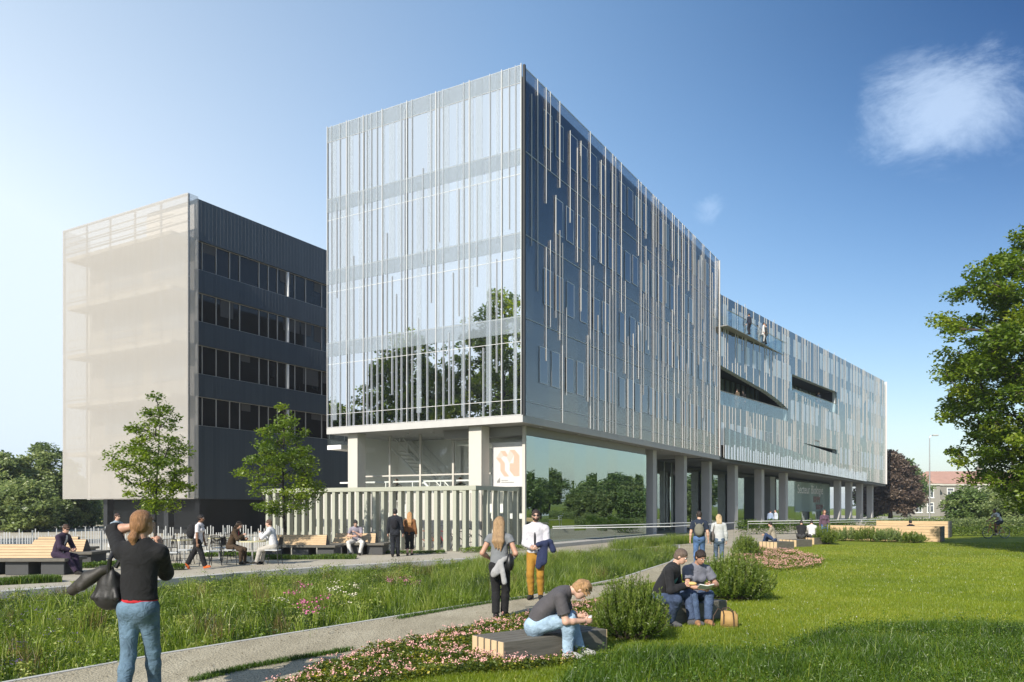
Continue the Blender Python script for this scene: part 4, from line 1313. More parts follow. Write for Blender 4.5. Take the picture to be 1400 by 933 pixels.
# grassy seam along the path
sm = Cloud()
for line, n in (([G(265, 931), G(330, 915), G(400, 902), G(480, 889)], 2600), ([G(545, 846), G(600, 836), G(660, 826), G(725, 816.5)], 2200), ([G(745, 812), G(800, 803), G(850, 796)], 900)):
    L = np.array(line); t_ = rng.random(n) * (len(L) - 1); i_ = t_.astype(int); f_ = (t_ - i_)[:, None]
    P = L[i_] * (1 - f_) + L[i_ + 1] * f_ + rng.normal(0, .035, (n, 2)) * np.array([1, 1.3])
    sm.blades(P, 0, rng.uniform(.02, .065, n), .008, rng, np.clip(rng.normal(.25, .15, n), 0, 1), .8)
tag(sm.build('path_seam_grass', M['grass_dark']), kind='stuff')

# ---- shrubs of upright needle sprigs
def shrub(x, y, r, h, label, nsp=260, nlf=52, mat='rosemary', leaf=.034, group=None, name='needle_shrub'):
    root = empty(name, (x, y, 0)); tag(root, label, 'shrub', group)
    c = Cloud(); st = MB(); Ca = []; Da = []; Ta = []
    for i in range(nsp):
        a = rng.uniform(0, 2 * PI); q = math.sqrt(rng.random()); el = rng.uniform(0.05, 1)
        bx, by = q * r * .35 * math.cos(a), q * r * .35 * math.sin(a)
        out = r * (q * .95 + .05) * rng.uniform(.75, 1.08)
        tx, ty = out * math.cos(a + rng.normal(0, .25)), out * math.sin(a + rng.normal(0, .25))
        tz = h * math.sqrt(max(0.03, 1 - (q * .93) ** 2)) * rng.uniform(.72, 1.10)
        b0 = np.array([bx, by, 0]); b1 = np.array([tx, ty, tz]); mid = (b0 + b1) / 2 + np.array([bx + tx, by + ty, -.1 * h]) * .22
        t = rng.uniform(.22, 1, nlf)[:, None]
        pts = b0 * (1 - t) ** 2 + 2 * mid * t * (1 - t) + b1 * t ** 2
        ax = (mid - b0) * (1 - t) + (b1 - mid) * t; ax /= np.linalg.norm(ax, axis=1)[:, None] + 1e-9
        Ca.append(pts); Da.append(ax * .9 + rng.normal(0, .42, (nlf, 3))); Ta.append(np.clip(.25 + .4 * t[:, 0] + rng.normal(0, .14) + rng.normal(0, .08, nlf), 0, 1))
        if i % 4 == 0: st.tube([b0, mid * .5 + (b0 + b1) * .25, b1], [.006, .004, .002], 4, False)
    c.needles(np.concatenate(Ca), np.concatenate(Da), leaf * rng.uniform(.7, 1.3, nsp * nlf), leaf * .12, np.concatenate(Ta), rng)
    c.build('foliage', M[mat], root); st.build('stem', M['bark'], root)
    return root
shrub(1.62, 10.75, .56, .88, 'bushy upright needle shrub beside the man on the timber bench', 420, 70, leaf=.045)
shrub(4.36, 15.4, .84, .93, 'largest bushy needle shrub behind the seated pair, spilling onto the lawn', 480, 66, leaf=.055)
shrub(8.55, 28.6, .55, .80, 'small round green shrub in front of the far slatted benches', 240, 40, leaf=.07)
shrub(15.3, 38.3, .72, .95, 'low rounded shrub at the near corner of the long timber wall', 240, 40, leaf=.09)
for i, (px, yy, r_, h_, lb) in enumerate([(1158, 42.0, .8, .72, 'grey green bush third from the far end of the timber wall'), (1186, 41.4, .9, .78, 'tufted grassy bush against the middle of the timber wall'), (1214, 40.6, .85, .70, 'dark leafy bush against the timber wall, right of the tufted one'), (1246, 40.0, .75, .55, 'low bush nearest the open end of the timber wall')]):
    shrub(A(px, yy), yy, r_, h_, lb, 150, 36, mat=['leaf_pale', 'rosemary'][i % 2], leaf=.10, group='bushes along the timber wall', name='wall_bush')

# ---- trees
def tree(name, x, y, h, trunk_h, prof, ncl, nlf, leaf, lmat, label, seed=1, tr=.12, bark='bark', clump=.45, group=None, cat='tree', lean=(0, 0), z0=0, bend=.05, flat=.55, limb=True):
    """prof: list of (height fraction of crown, radius); leaves sit in clumps at branch ends"""
    r_ = np.random.default_rng(seed)
    root = empty(name, (x, y, z0)); tag(root, label, cat, group)
    hs = np.array([p[0] for p in prof]); rs = np.array([p[1] for p in prof])
    ch = h - trunk_h
    cl = []
    tries = 0
    rmax = rs.max()
    while len(cl) < ncl and tries < ncl * 60:
        tries += 1
        f = r_.random(); R_ = np.interp(f, hs, rs)
        if r_.random() > (R_ / rmax) ** 1.2: continue
        a = r_.uniform(0, 2 * PI); q = r_.uniform(.15, 1) ** .55
        wob = 1 + .22 * math.sin(3 * a + seed) * math.sin(5 * f + seed * 2)
        p = np.array([lean[0] * f + q * R_ * wob * math.cos(a), lean[1] * f + q * R_ * wob * math.sin(a), trunk_h + f * ch])
        if all(np.linalg.norm((p - c) * np.array([1, 1, 1.3])) > clump * .62 for c in cl[-400:]): cl.append(p)
    cl = np.array(cl)
    wood_ = MB()
    top = trunk_h + ch * .86
    pts = []
    for k in range(9):
        t = k / 8
        pts.append(np.array([lean[0] * max(0, t - .25) + bend * math.sin(t * 5 + seed), lean[1] * max(0, t - .25) + bend * math.cos(t * 4 + seed), t * top]))
    wood_.tube(pts, [tr * (1.25 if k == 0 else 1) * (1 - .88 * (k / 8)) for k in range(9)], 9)
    trunk = wood_.build('trunk', M[bark], root, smooth=True)
    if limb:
        br = MB(); hang = []
        tp = np.array(pts)
        order = np.argsort(np.linalg.norm(cl[:, :2], axis=1))
        nodes = [(tp[k] * (1 - u) + tp[k + 1] * u) for k in range(8) for u in (0, .5) if (tp[k] * (1 - u) + tp[k + 1] * u)[2] > trunk_h * .75]
        nodes = np.array(nodes)
        for i in order:
            p = cl[i]
            d = np.linalg.norm(nodes - p, axis=1) + np.maximum(0, nodes[:, 2] - p[2] + .1) * 1.6
            b = nodes[np.argmin(d)]
            L = np.linalg.norm(p - b)
            m = (b + p) / 2 + r_.normal(0, .06, 3) * L + np.array([0, 0, .08 * L])
            r0 = min(tr * .5, .012 + .018 * L) * (1 if h < 8 else 1.6)
            br.tube([b, m, p], [r0, r0 * .6, r0 * .25], 5, False)
            nodes = np.vstack([nodes, m[None], p[None]])
        br.build('branch', M[bark], trunk, smooth=True)
    c = Cloud(); n = len(cl)
    o = r_.normal(0, 1, (n, nlf, 3)); o /= np.linalg.norm(o, axis=2)[..., None] + 1e-9
    o *= (r_.random((n, nlf, 1)) ** .45) * np.array([clump, clump, clump * flat]) * r_.uniform(.6, 1.25, (n, 1, 1))
    C = (cl[:, None] + o).reshape(-1, 3)
    tn = np.clip(np.repeat(r_.uniform(.15, .75, n), nlf) + r_.normal(0, .13, n * nlf), 0, 1)
    c.leaves(C, leaf * r_.uniform(.65, 1.25, n * nlf), r_, tn, .45, .6)
    c.build('crown', M[lmat], root)
    return root
x, y = G(215, 776)
tree('young_tree', x, y, 5.3, 1.75, [(0, .55), (.15, 1.0), (.35, 1.15), (.6, .85), (.8, .5), (1, .12)], 80, 105, .10, 'leaf_young', 'slim young tree standing in front of the pale mesh screen', 3, .055, 'bark_dark', .34)
x, y = G(389, 760)
tree('young_tree', x, y, 5.95, 1.6, [(0, .9), (.15, 1.45), (.35, 1.5), (.55, 1.1), (.8, .6), (1, .15)], 88, 110, .115, 'leaf_young', 'young tree before the slatted screen, with one long branch to the side', 8, .065, 'bark_dark', .38)
tree('broad_tree', 21.0, 30.0, 13.4, 1.7, [(0, 1.6), (.1, 2.9), (.3, 4.0), (.5, 4.3), (.7, 3.5), (.85, 2.2), (1, .6)], 600, 160, .17, 'leaf_big', 'big leafy tree with dark twisting branches beside the lawn', 5, .38, 'bark', .62, flat=.5)
# background trees
bgt = 'trees behind the fence'
for (px, yy, h_, r0, sd, lb) in [(-10, 62, 6.0, 3.4, 1, 'bushy tree cut by the photo edge behind the terrace fence'), (62, 66, 6.6, 3.3, 2, 'tallest round tree behind the terrace fence, next to the mesh screen'), (30, 58, 3.6, 2.2, 3, 'low spreading tree in front of two taller ones behind the fence'), (170, 80, 3.2, 2.4, 4, 'small tree seen under the raised mesh screen'), (222, 84, 3.6, 2.3, 14, 'dark small tree under the mesh screen, next to its corner column'), (98, 70, 4.2, 2.2, 15, 'tree by the grey shed behind the terrace fence')]:
    tree('background_tree', A(px, yy), yy, h_ * 1.06, .35, [(0, r0 * .85), (.3, r0 * 1.1), (.6, r0 * .95), (.85, r0 * .55), (1, r0 * .15)], 190, 130, .30, 'leaf_mass', lb, sd, .16, 'bark', .75, group=bgt)
tree('copper_beech', A(1217, 112), 112, 10.2, 1.2, [(0, 3.0), (.2, 4.2), (.45, 3.9), (.7, 2.6), (1, .4)], 210, 130, .42, 'leaf_purple', 'dark purple leaved tree past the far end of the long wing', 21, .3, 'bark', 1.0)
tree('pale_tree', A(1196, 118), 118, 7, .8, [(0, 2), (.4, 3), (1, .5)], 80, 90, .45, 'leaf_pale', 'bright yellow green tree glimpsed between the far columns of the wing', 22, .2, 'bark', 1.0)
tree('pale_tree', A(1238, 140), 140, 10.4, 2, [(0, 2.5), (.4, 4), (1, .6)], 90, 90, .5, 'leaf_pale', 'yellow green tree top between the purple tree and the stone house', 23, .3, 'bark', 1.2)
for (px, yy, h_, r0, sd, mt, lb) in [(1322, 74, 3.6, 1.8, 31, 'leaf_pale', 'light green small tree in front of the stone house'), (1362, 84, 4.0, 2.4, 32, 'leaf_mass', 'grey green tree beside the light green one at the house'), (1392, 70, 3.8, 2.4, 33, 'leaf_mass', 'shaded small tree behind the cyclist, at the edge of the park'), (1440, 90, 6, 3, 34, 'leaf_mass', 'tree at the park edge behind the big leafy tree')]:
    tree('park_tree', A(px, yy), yy, h_, .7, [(0, r0 * .7), (.35, r0), (.7, r0 * .75), (1, r0 * .2)], 90, 110, .30, mt, lb, sd, .13, 'bark', .72, group='trees at the park edge')
# trees standing off to the side whose reflections fill the glass
for (x, y, h_, r0, sd, lb) in [(-39, 12, 23.5, 6.4, 41, 'tallest tree off to the side, mirrored darkly in the front glass by the corner'), (-40, 21.5, 18, 5.6, 42, 'rounded tree mirrored in the middle of the front glass'), (-42, 29, 12, 4.8, 43, 'low tree mirrored at the far end of the front glass'), (-48, 4, 18, 5.4, 44, 'far side tree mirrored in the front glass behind the tallest one'),
                            (62, 85, 6.2, 3.4, 45, 'park tree mirrored in the green hall glass'), (72, 96, 7.5, 3.8, 46, 'farther park tree mirrored in the green hall glass'), (60, 70, 6.2, 3.2, 47, 'park tree right of the lawn, mirrored in the hall'), (76, 84, 7, 3.6, 48, 'park tree far right of the lawn'), (84, 70, 10, 5, 49, 'park tree at the far right of the lawn')]:
    tree('side_tree', x, y, h_, 2.0, [(0, r0 * .6), (.3, r0), (.6, r0 * .9), (.85, r0 * .5), (1, r0 * .15)], 320 if x < 0 else 150, 130, .36, 'leaf_big' if x < 0 else 'leaf_pale', lb, sd, .3, 'bark', 1.1)

# ---- low hedges and planting strips
def strip_hedge(name, a, b, wd, h, label, n=3000, mat='grass_dark', leaf=.04, group=None, cat='hedge', blade=False):
    a = Vector(a); b = Vector(b); L = (b - a).length; d = (b - a) / L
    root = empty(name, (a.x, a.y, 0), math.atan2(d.y, d.x)); tag(root, label, cat, group)
    c = Cloud(); u = rng.random(n) * L; v = rng.uniform(-wd / 2, wd / 2, n)
    hh_ = h * (.75 + .35 * patch(np.stack([u, v], 1), 2.2, 3))
    if blade: c.blades(np.stack([u, v], 1), 0, hh_ * rng.uniform(.5, 1.15, n), leaf * .3, rng, np.clip(rng.normal(.4, .2, n), 0, 1), .5)
    else: c.leaves(np.column_stack([u, v, rng.random(n) ** .5 * hh_]), leaf * rng.uniform(.7, 1.3, n), rng, np.clip(rng.normal(.4, .2, n), 0, 1), .4)
    c.build('foliage', M[mat], root)
    return root
gs = 'planting strips on the terrace'
strip_hedge('planting_strip', G(-15, 800), G(83, 795), .55, .18, 'grass strip in front of the near left terrace bench', 5000, leaf=.05, group=gs, blade=True)
strip_hedge('planting_strip', G(108, 777), G(205, 772), .6, .16, 'planting strip behind the woman taking a picture', 4000, leaf=.05, group=gs)
strip_hedge('planting_strip', G(185, 781), G(252, 779), .45, .17, 'dark green strip before the cafe chairs, near the young tree', 3200, leaf=.05, group=gs)
strip_hedge('planting_strip', G(280, 761), G(365, 760), .7, .14, 'planting strip running behind the cafe tables', 4500, leaf=.06, group=gs)
strip_hedge('planting_strip', G(345, 765), G(487, 764), .6, .17, 'long low strip at the foot of the second young tree', 6500, leaf=.05, group=gs, blade=True)
strip_hedge('planting_strip', G(515, 757.5), G(608, 757), .45, .12, 'thin green strip along the foot of the slatted screen', 3600, leaf=.05, group=gs)
strip_hedge('planting_strip', (-2.0, 31.0), (1.2, 33.6), .5, .22, 'yellow flecked weeds at the corner post of the slatted screen', 2600, leaf=.06, group=gs, mat='leaf_young')
strip_hedge('verge_strip', (4.6, 33.9), (9.6, 41.0), 1.1, .50, 'loose grass strip growing along the green glass hall', 9000, leaf=.03, cat='grass strip', mat='meadow', blade=True)
ph = 'hedges at the park edge'
strip_hedge('clipped_hedge', (15.0, 52.0), (24.0, 55.0), 1.0, .95, 'dark clipped hedge in front of the far columns', 9000, leaf=.10, group=ph)
strip_hedge('loose_hedge', (30.0, 66.0), (60.0, 70.0), 2.2, .9, 'long loose hedge in front of the stone house', 16000, leaf=.16, mat='leaf_mass', group=ph)
strip_hedge('loose_hedge', (25.0, 49.0), (42.0, 50.5), 1.3, .62, 'grassy hedge behind the cyclist', 14000, leaf=.10, mat='rosemary', group=ph)
# ------------------------------------------------------------------ furniture
M['wood_tan'] = wood('pale_timber', (0.56, 0.40, 0.235), 0, 0.6, dark=0.80)
M['wood_tan_y'] = wood('pale_end_timber', (0.58, 0.43, 0.26), 2, 0.7, dark=0.82)
M['wood_grey'] = wood('weathered_dark_timber', (0.150, 0.140, 0.118), 0, 0.7, dark=0.6)
M['plinth'] = plain('dark_bench_base', (0.055, 0.057, 0.058), 0.75, var=0.2)
M['seat_pad'] = plain('pale_seat', (0.52, 0.54, 0.55), 0.5, var=0.06)
M['table_yellow'] = plain('pale_yellow_table', (0.62, 0.58, 0.36), 0.4, var=0.05)

def slat_bench(x, y, rz, L, W, H, label, n=5, group=None):
    """low bench of thick dark beams with pale sawn ends; local x along, origin at the ground"""
    root = empty('slatted_bench', (x, y, 0), rz); tag(root, label, 'bench', group)
    sw_ = W / n
    for k in range(n):
        y0 = -W / 2 + k * sw_
        q = MB(); q.bbox(-L / 2 + .012, L / 2 - .012, y0 + .014, y0 + sw_ - .014, 0.0, H, .006); bm_ = q.build('beam', M['wood_grey'], root)
        for ex in (-L / 2, L / 2 - .0115):
            e = MB(); e.bbox(ex, ex + .0115, y0 + .016, y0 + sw_ - .016, .004, H - .004, .003); e.build('sawn_end', M['wood_tan_y'], bm_)
    q = MB(); q.box(-L / 2 + .05, L / 2 - .05, -W / 2 + .03, W / 2 - .03, 0, H * .82); q.build('core', M['black'], root)
    return root
bdir = math.atan2(0.83, 1.32)
slat_bench(0.36, 9.62, math.atan2(0.67, 0.90), 1.62, .66, .27, 'thick beamed low bench among pink flowers with a man in grey sitting on it')
slat_bench(2.66, 12.48, math.atan2(.75, .95), 1.7, .62, .29, 'low beamed bench on which the reading pair sits, partly behind the shrub')
gb = 'slatted benches on the far paving edge'
for (px, py, lb) in [(1062, 751, 'nearest of three far slatted benches, under the man in a tan jacket'), (1088, 747.5, 'middle empty one of the three far slatted benches'), (1112, 744, 'farthest of three slatted benches, with two people on it')]:
    x, y = G(px, py); slat_bench(x, y, math.atan2(.55, .85), 1.15, .95, .33, lb, 5, gb)

def wedge_bench(x, y, rz, L, label, group, dark_end=True):
    """terrace bench: dark slab on blocks with a leaning pale backrest along its middle"""
    root = empty('wedge_bench', (x, y, 0), rz); tag(root, label, 'bench', group)
    q = MB(); q.bbox(-L / 2, L / 2, -.62, .62, .36, .44, .01); q.build('seat', M['wood_grey'], root)
    for bx in (-L / 2 + .35, 0.0, L / 2 - .38):
        q = MB(); q.bbox(bx - .30, bx + .30, -.50, .50, 0, .358, .01); q.build('base', M['plinth'], root)
    q = MB(); a, b2 = -L / 2 + .22, L / 2 - .42
    q.hexa([(a, -.30, .442), (b2, -.30, .442), (b2, .22, .442), (a, .22, .442)], [(a + .05, .02, .80), (b2 - .05, .02, .80), (b2 - .05, .10, .80), (a + .05, .10, .80)])
    bk = q.build('backrest', M['plinth'], root)
    q = MB(); 
    for k in range(5):
        f0, f1 = k / 5 + .012, (k + 1) / 5 - .012
        def pt(f, xx): return (xx + (.05 * f if xx < 0 else -.05 * f), -.30 + .32 * f - .006, .442 + .358 * f)
        p = [pt(f0, a), pt(f0, b2), pt(f1, b2), pt(f1, a)]
        q.hexa([(p[0][0], p[0][1] - .014, p[0][2]), (p[1][0], p[1][1] - .014, p[1][2]), (p[1][0], p[1][1] + .004, p[1][2]), (p[0][0], p[0][1] + .004, p[0][2])],
               [(p[3][0], p[3][1] - .014, p[3][2]), (p[2][0], p[2][1] - .014, p[2][2]), (p[2][0], p[2][1] + .004, p[2][2]), (p[3][0], p[3][1] + .004, p[3][2])])
    q.build('slat', M['wood_tan'], bk)
    return root
gw = 'wedge backed terrace benches'
wedge_bench(A(28, 21.0), 21.3, R(3), 2.6, 'near left terrace bench with a man in a dark suit on its end', gw)
wedge_bench(A(82, 24.2), 24.4, R(3), 2.3, 'left terrace bench behind the suited man, nearer the fence', gw)
wedge_bench(A(412, 28.2), 28.6, R(-2), 2.6, 'terrace bench at the second young tree, beside the cafe table', gw)
wedge_bench(A(488, 30.0), 30.3, R(-4), 2.3, 'terrace bench on which the man with hand to his chin sits', gw)
wedge_bench(A(150, 30.0), 26.8, R(8), 2.0, 'terrace bench half hidden behind the woman taking a picture', gw)

def timber_wall(x, y, rz, L, D, H, label):
    root = empty('timber_block_bench', (x, y, 0), rz); tag(root, label, 'bench')
    q = MB(); n = 5
    for k in range(n):
        q.bbox(0, L, 0, .09, k * H / n + .004, (k + 1) * H / n - .004, .004)
    q.build('front_board', M['wood_tan'], root)
    q = MB()
    for k in range(n): q.bbox(L - .02, L + .06, .092, D, k * H / n + .004, (k + 1) * H / n - .004, .004)
    q.build('end_board', M['wood_grey'], root)  # darker timber colours in the shade on the end face
    q = MB(); q.box(0, L - .025, .095, D, 0, H - .02); q.build('core', M['plinth'], root)
    return root
timber_wall(17.75, 44.1, R(-35), 5.6, 1.5, .80, 'long pale timber block bench with dark end boards on the lawn edge')
timber_wall(22.6, 48.6, R(-35), 3.9, 1.6, .98, 'second timber block bench behind the long one, a little taller')

# ---- cafe chairs and tables
def make_chair():
    root = empty('cafe_chair')
    q = MB(); q.bbox(-.21, .21, -.20, .21, .44, .475, .012); q.build('seat', M['seat_pad'], root)
    for sx in (-1, 1):
        for sy in (-1, 1):
            q = MB(); q.tube([(sx * .18, sy * .17, .44), (sx * .23, sy * .24, 0)], .012, 6); q.build('leg', M['black'], root)
    q = MB()
    for sx in (-1, 1): q.tube([(sx * .20, -.19, .44), (sx * .205, -.23, .66), (sx * .19, -.27, .86)], .012, 6)
    q.tube([(-.19, -.27, .86), (0, -.30, .875), (.19, -.27, .86)], .012, 6)
    q.build('back_frame', M['black'], root)
    q = MB()
    for k in range(9):
        xx = -.168 + k * .042; q.tube([(xx, -.235 - .02 * (1 - abs(xx) / .2), .62), (xx, -.275 - .025 * (1 - abs(xx) / .2), .855)], .011, 4)
    q.tube([(-.2, -.225, .62), (0, -.25, .62), (.2, -.225, .62)], .01, 5)
    q.build('backrest', M['black'], root)
    q = MB(); q.tube([(-.2, .2, .2), (.2, .2, .2)], .008, 5); q.build('stretcher', M['black'], root)
    return root
proto = make_chair()
CH = [(235, 777, 10, 'cafe chair nearest the woman taking a picture, pale seat showing'), (253, 772, 190, 'cafe chair turned to the yellow table, left of the woman with a rucksack'), (288, 774, 60, 'cafe chair just behind the walking woman with a rucksack'), (302, 768, -20, 'cafe chair seen from behind, between the walking woman and the occupied table'),
      (326, 773, -80, 'cafe chair holding the person in a dark brown jacket'), (366, 773, 85, 'cafe chair holding the man in a white shirt'), (226, 768, 120, 'far cafe chair beside the first table, near the fence'), (312, 763, 30, 'cafe chair furthest back, against the fence'), (272, 765, 170, 'cafe chair behind the first yellow table')]
CHAIRS = []
for i, (px, py, rz, lb) in enumerate(CH):
    o = proto if i == 0 else copy_tree(proto)
    x, y = G(px, py); o.location = (x, y, 0); o.rotation_euler = (0, 0, R(rz)); tag(o, lb, 'chair', 'black cafe chairs on the terrace'); CHAIRS.append(o)
def cafe_table(px, py, label, r=.40):
    x, y = G(px, py); root = empty('cafe_table', (x, y, 0)); tag(root, label, 'table', 'round cafe tables')
    q = MB(); q.tube([(0, 0, .715), (0, 0, .745)], r, 28); q.build('tabletop', M['table_yellow'], root)
    q = MB(); q.tube([(0, 0, .03), (0, 0, .714)], .03, 10); q.build('stem', M['steel'], root)
    q = MB(); q.tube([(0, 0, 0), (0, 0, .03)], .22, 20); q.build('base', M['steel'], root)
    return root
T1 = cafe_table(345, 772, 'round yellow topped cafe table between the two seated men', .42)
cafe_table(252, 769, 'empty round yellow cafe table left of the walking woman', .42)
cafe_table(300, 764.5, 'empty cafe table at the back near the fence', .38)
tx, ty = G(345, 772)
for (dx, dy, nm, lb) in ((-.08, .05, 'drinking_glass', 'clear drinking glass in the middle of the occupied cafe table'), (.10, -.06, 'cup', 'white cup by the man in the white shirt')):
    q = MB(); q.tube([(0, 0, 0), (0, 0, .01), (0, 0, .11)], [.03, .032, .036], 14); o = q.build(nm, M['white_paint'] if nm == 'cup' else M['glass_rail']); o.location = (tx + dx, ty + dy, .747); tag(o, lb, 'glass' if nm != 'cup' else 'cup')

# ---- picket fence at the back of the terrace
fr_ = random.Random(2)
fn = empty('picket_fence', (-20.5, 25.2, 0), math.atan2(6.2, 10.4)); tag(fn, 'pale steel picket fence of uneven thin bars along the back of the terrace', 'fence')
q = MB(); x = 0
while x < 13.0:
    h = fr_.choice([.82, .95, 1.05, 1.10]); q.box(x, x + .03, -.012, .012, .05, h); x += fr_.choice([.07, .09, .09, .12])
q.build('bar_infill', plain('fence_paint', (0.60, 0.61, 0.60), .5, var=.06), fn)
q = MB()
for z in (.12, .62): q.box(0, 13.0, .014, .04, z, z + .035)
q.build('rail', M['steel'], fn)
for k in range(7):
    q = MB(); q.box(k * 2.15, k * 2.15 + .05, .042, .09, 0, 1.0); q.build('post', M['steel'], fn)

# ---- handrails beside the hall
hr = empty('handrail', (1.6, 30.9, 0)); tag(hr, 'thin white handrail running along the glass hall and past the columns', 'railing')
def hp(x, y): return (x - 1.6, y - 30.9)
ra_ = [(1.7, 32.6), (6.2, 37.0), (9.6, 41.6)]; rb_ = [(1.7, 32.6), (7.2, 35.6), (12.6, 44.5)]
q = MB(); q.tube([hp(*p) + (1.0,) for p in ra_], .022, 6); q.tube([hp(*p) + (.93,) for p in rb_], .022, 6); q.build('rail', M['white_paint'], hr)
for (x, y, h_) in [(1.7, 32.6, 1.0), (4.0, 34.85, .99), (6.2, 37.0, 1.0), (9.6, 41.6, 1.0), (4.5, 34.1, .93), (7.2, 35.6, .93), (10, 40.2, .93), (12.6, 44.5, .93)]:
    q = MB(); q.tube([hp(x, y) + (0,), hp(x, y) + (h_,)], .012, 6); q.build('post', M['glass_rail'], hr)
hr2 = empty('handrail', (14, 46, 0)); tag(hr2, 'second white handrail in front of the far columns and dark hedge', 'railing')
q = MB(); q.tube([(-.5, -1.2, 1.0), (4.5, 2.0, 1.0), (13, 8.5, 1.0)], .025, 6); q.tube([(-.5, -1.2, .86), (4.5, 2.0, .86), (13, 8.5, .86)], .016, 6); q.build('rail', M['white_paint'], hr2)
for k in range(5):
    q = MB(); q.tube([(-.5 + k * 3.2, -1.2 + k * 2.25, 0), (-.5 + k * 3.2, -1.2 + k * 2.25, .95)], .016, 6); q.build('post', M['steel'], hr2)

# ---- street lamp, stone house, sheds
lp = empty('street_lamp', (A(1271, 92), 92, 0)); tag(lp, 'tall thin street lamp in front of the stone house', 'street lamp')
q = MB(); q.tube([(0, 0, 0), (0, 0, 1.2), (0, 0, 10.0)], [.11, .09, .05], 10); q.build('pole', M['steel'], lp)
q = MB(); q.tube([(0, 0, 10.0), (.15, 0, 10.25), (.5, 0, 10.3)], .035, 8); q.build('arm', M['steel'], lp)
q = MB(); q.bbox(.35, 1.0, -.14, .14, 10.2, 10.36, .04); q.build('lamp_head', M['concrete_grey'], lp)

def brickish(name, c, c2, scale):
    t = NT(name); v = t.coords(); br = t.n('ShaderNodeTexBrick'); br.inputs['Scale'].default_value = scale
    br.inputs['Color1'].default_value = c + (1,); br.inputs['Color2'].default_value = c2 + (1,); br.inputs['Mortar'].default_value = tint(c, .8) + (1,)
    t.l(v, br.inputs['Vector']); col = t.mix(t.noise(.6, 4, .6, v), br.outputs[0], tint(c, 1.1))
    return t.done(t.pbr(col, .85, 0, .2).outputs[0])
M['stone'] = brickish('grey_house_stone', (0.25, 0.235, 0.21), (0.31, 0.29, 0.26), 1.2)
M['roof_tile'] = plain('weathered_red_roof', (0.40, 0.235, 0.18), .85, var=.18, scale=1.2)
hs = empty('stone_house', (A(1268, 158), 158, 0), R(-6)); tag(hs, 'two storey grey stone house with a weathered red hipped roof', 'house')
q = MB(); q.box(-3, 22, 0, 11, 0, 6.2); q.box(-4.2, 1.4, -2.4, 0, 0, 6.2); q.build('wall', M['stone'], hs)
q = MB(); q.box(-3.3, 22.3, -.3, 11.3, 6.2, 6.55); q.box(-4.5, 1.7, -2.7, -.3, 6.2, 6.55); q.box(-3.05, 22.05, -.06, -.003, 3.05, 3.3); q.build('cornice', M['concrete_white'], hs)
q = MB()
q.add([(-3.4, -.4, 6.55), (22.4, -.4, 6.55), (22.4, 11.4, 6.55), (-3.4, 11.4, 6.55), (2.0, 5.5, 9.3), (17, 5.5, 9.3)], [(0, 1, 5, 4), (1, 2, 5), (2, 3, 4, 5), (3, 0, 4)])
q.add([(-4.6, -2.8, 6.55), (1.8, -2.8, 6.55), (1.8, 4, 6.55), (-4.6, 4, 6.55), (-1.4, .5, 8.9), (-1.4, 3.5, 8.9)], [(0, 1, 4), (1, 2, 5, 4), (3, 0, 4, 5)])
rf_ = q.build('roof', M['roof_tile'], hs)
q = MB(); q.box(12, 13, 5, 6, 8.6, 10.3); q.build('chimney', M['stone'], rf_)
def hwin(x, y, z, ww=1.1, hh=1.75):
    f = MB(); f.box(x - ww / 2 - .14, x + ww / 2 + .14, y - .05, y - .003, z - .12, z + hh + .14); f.box(x - ww/2 - .25, x + ww/2 + .25, y - .14, y - .003, z - .24, z - .121); w_ = f.build('window', M['white_paint'], hs)
    p = MB(); p.box(x - ww / 2, x - .04, y - .062, y - .051, z, z + hh * .68); p.box(x + .04, x + ww / 2, y - .062, y - .051, z, z + hh * .68); p.box(x - ww / 2, x + ww / 2, y - .062, y - .051, z + hh * .74, z + hh); p.build('pane', M['win_side'], w_)
for z in (.9, 3.85):
    for x in (4.4, 7.4, 10.4, 13.4, 16.4, 19.4): hwin(x, 0, z)
    hwin(-2.6, -2.4, z, 1.0); hwin(-.4, -2.4, z, 1.0)
for (px, Y, wd_, h_, lb) in [(122, 105, 9, 4.6, 'pale grey shed with a low pitched roof behind the terrace fence'), (243, 100, 5, 3.4, 'low grey shed seen beside the annex undercroft')]:
    sh_ = empty('shed', (A(px, Y), Y, 0), R(12)); tag(sh_, lb, 'shed')
    q = MB(); q.box(-wd_ / 2, wd_ / 2, 0, 6, 0, h_ * .86); q.build('wall', cladding('shed_cladding', (.46, .47, .49), (.54, .55, .57), .5, .6, 0, .3), sh_)
    q = MB(); q.hexa([(-wd_ / 2 - .2, -.2, h_ * .86), (wd_ / 2 + .2, -.2, h_ * .86 - .3), (wd_ / 2 + .2, 6.2, h_ * .86 - .3), (-wd_ / 2 - .2, 6.2, h_ * .86)], [(-wd_ / 2 - .2, -.2, h_), (wd_ / 2 + .2, -.2, h_ - .35), (wd_ / 2 + .2, 6.2, h_ - .35), (-wd_ / 2 - .2, 6.2, h_)]); q.build('roof', M['concrete_grey'], sh_)

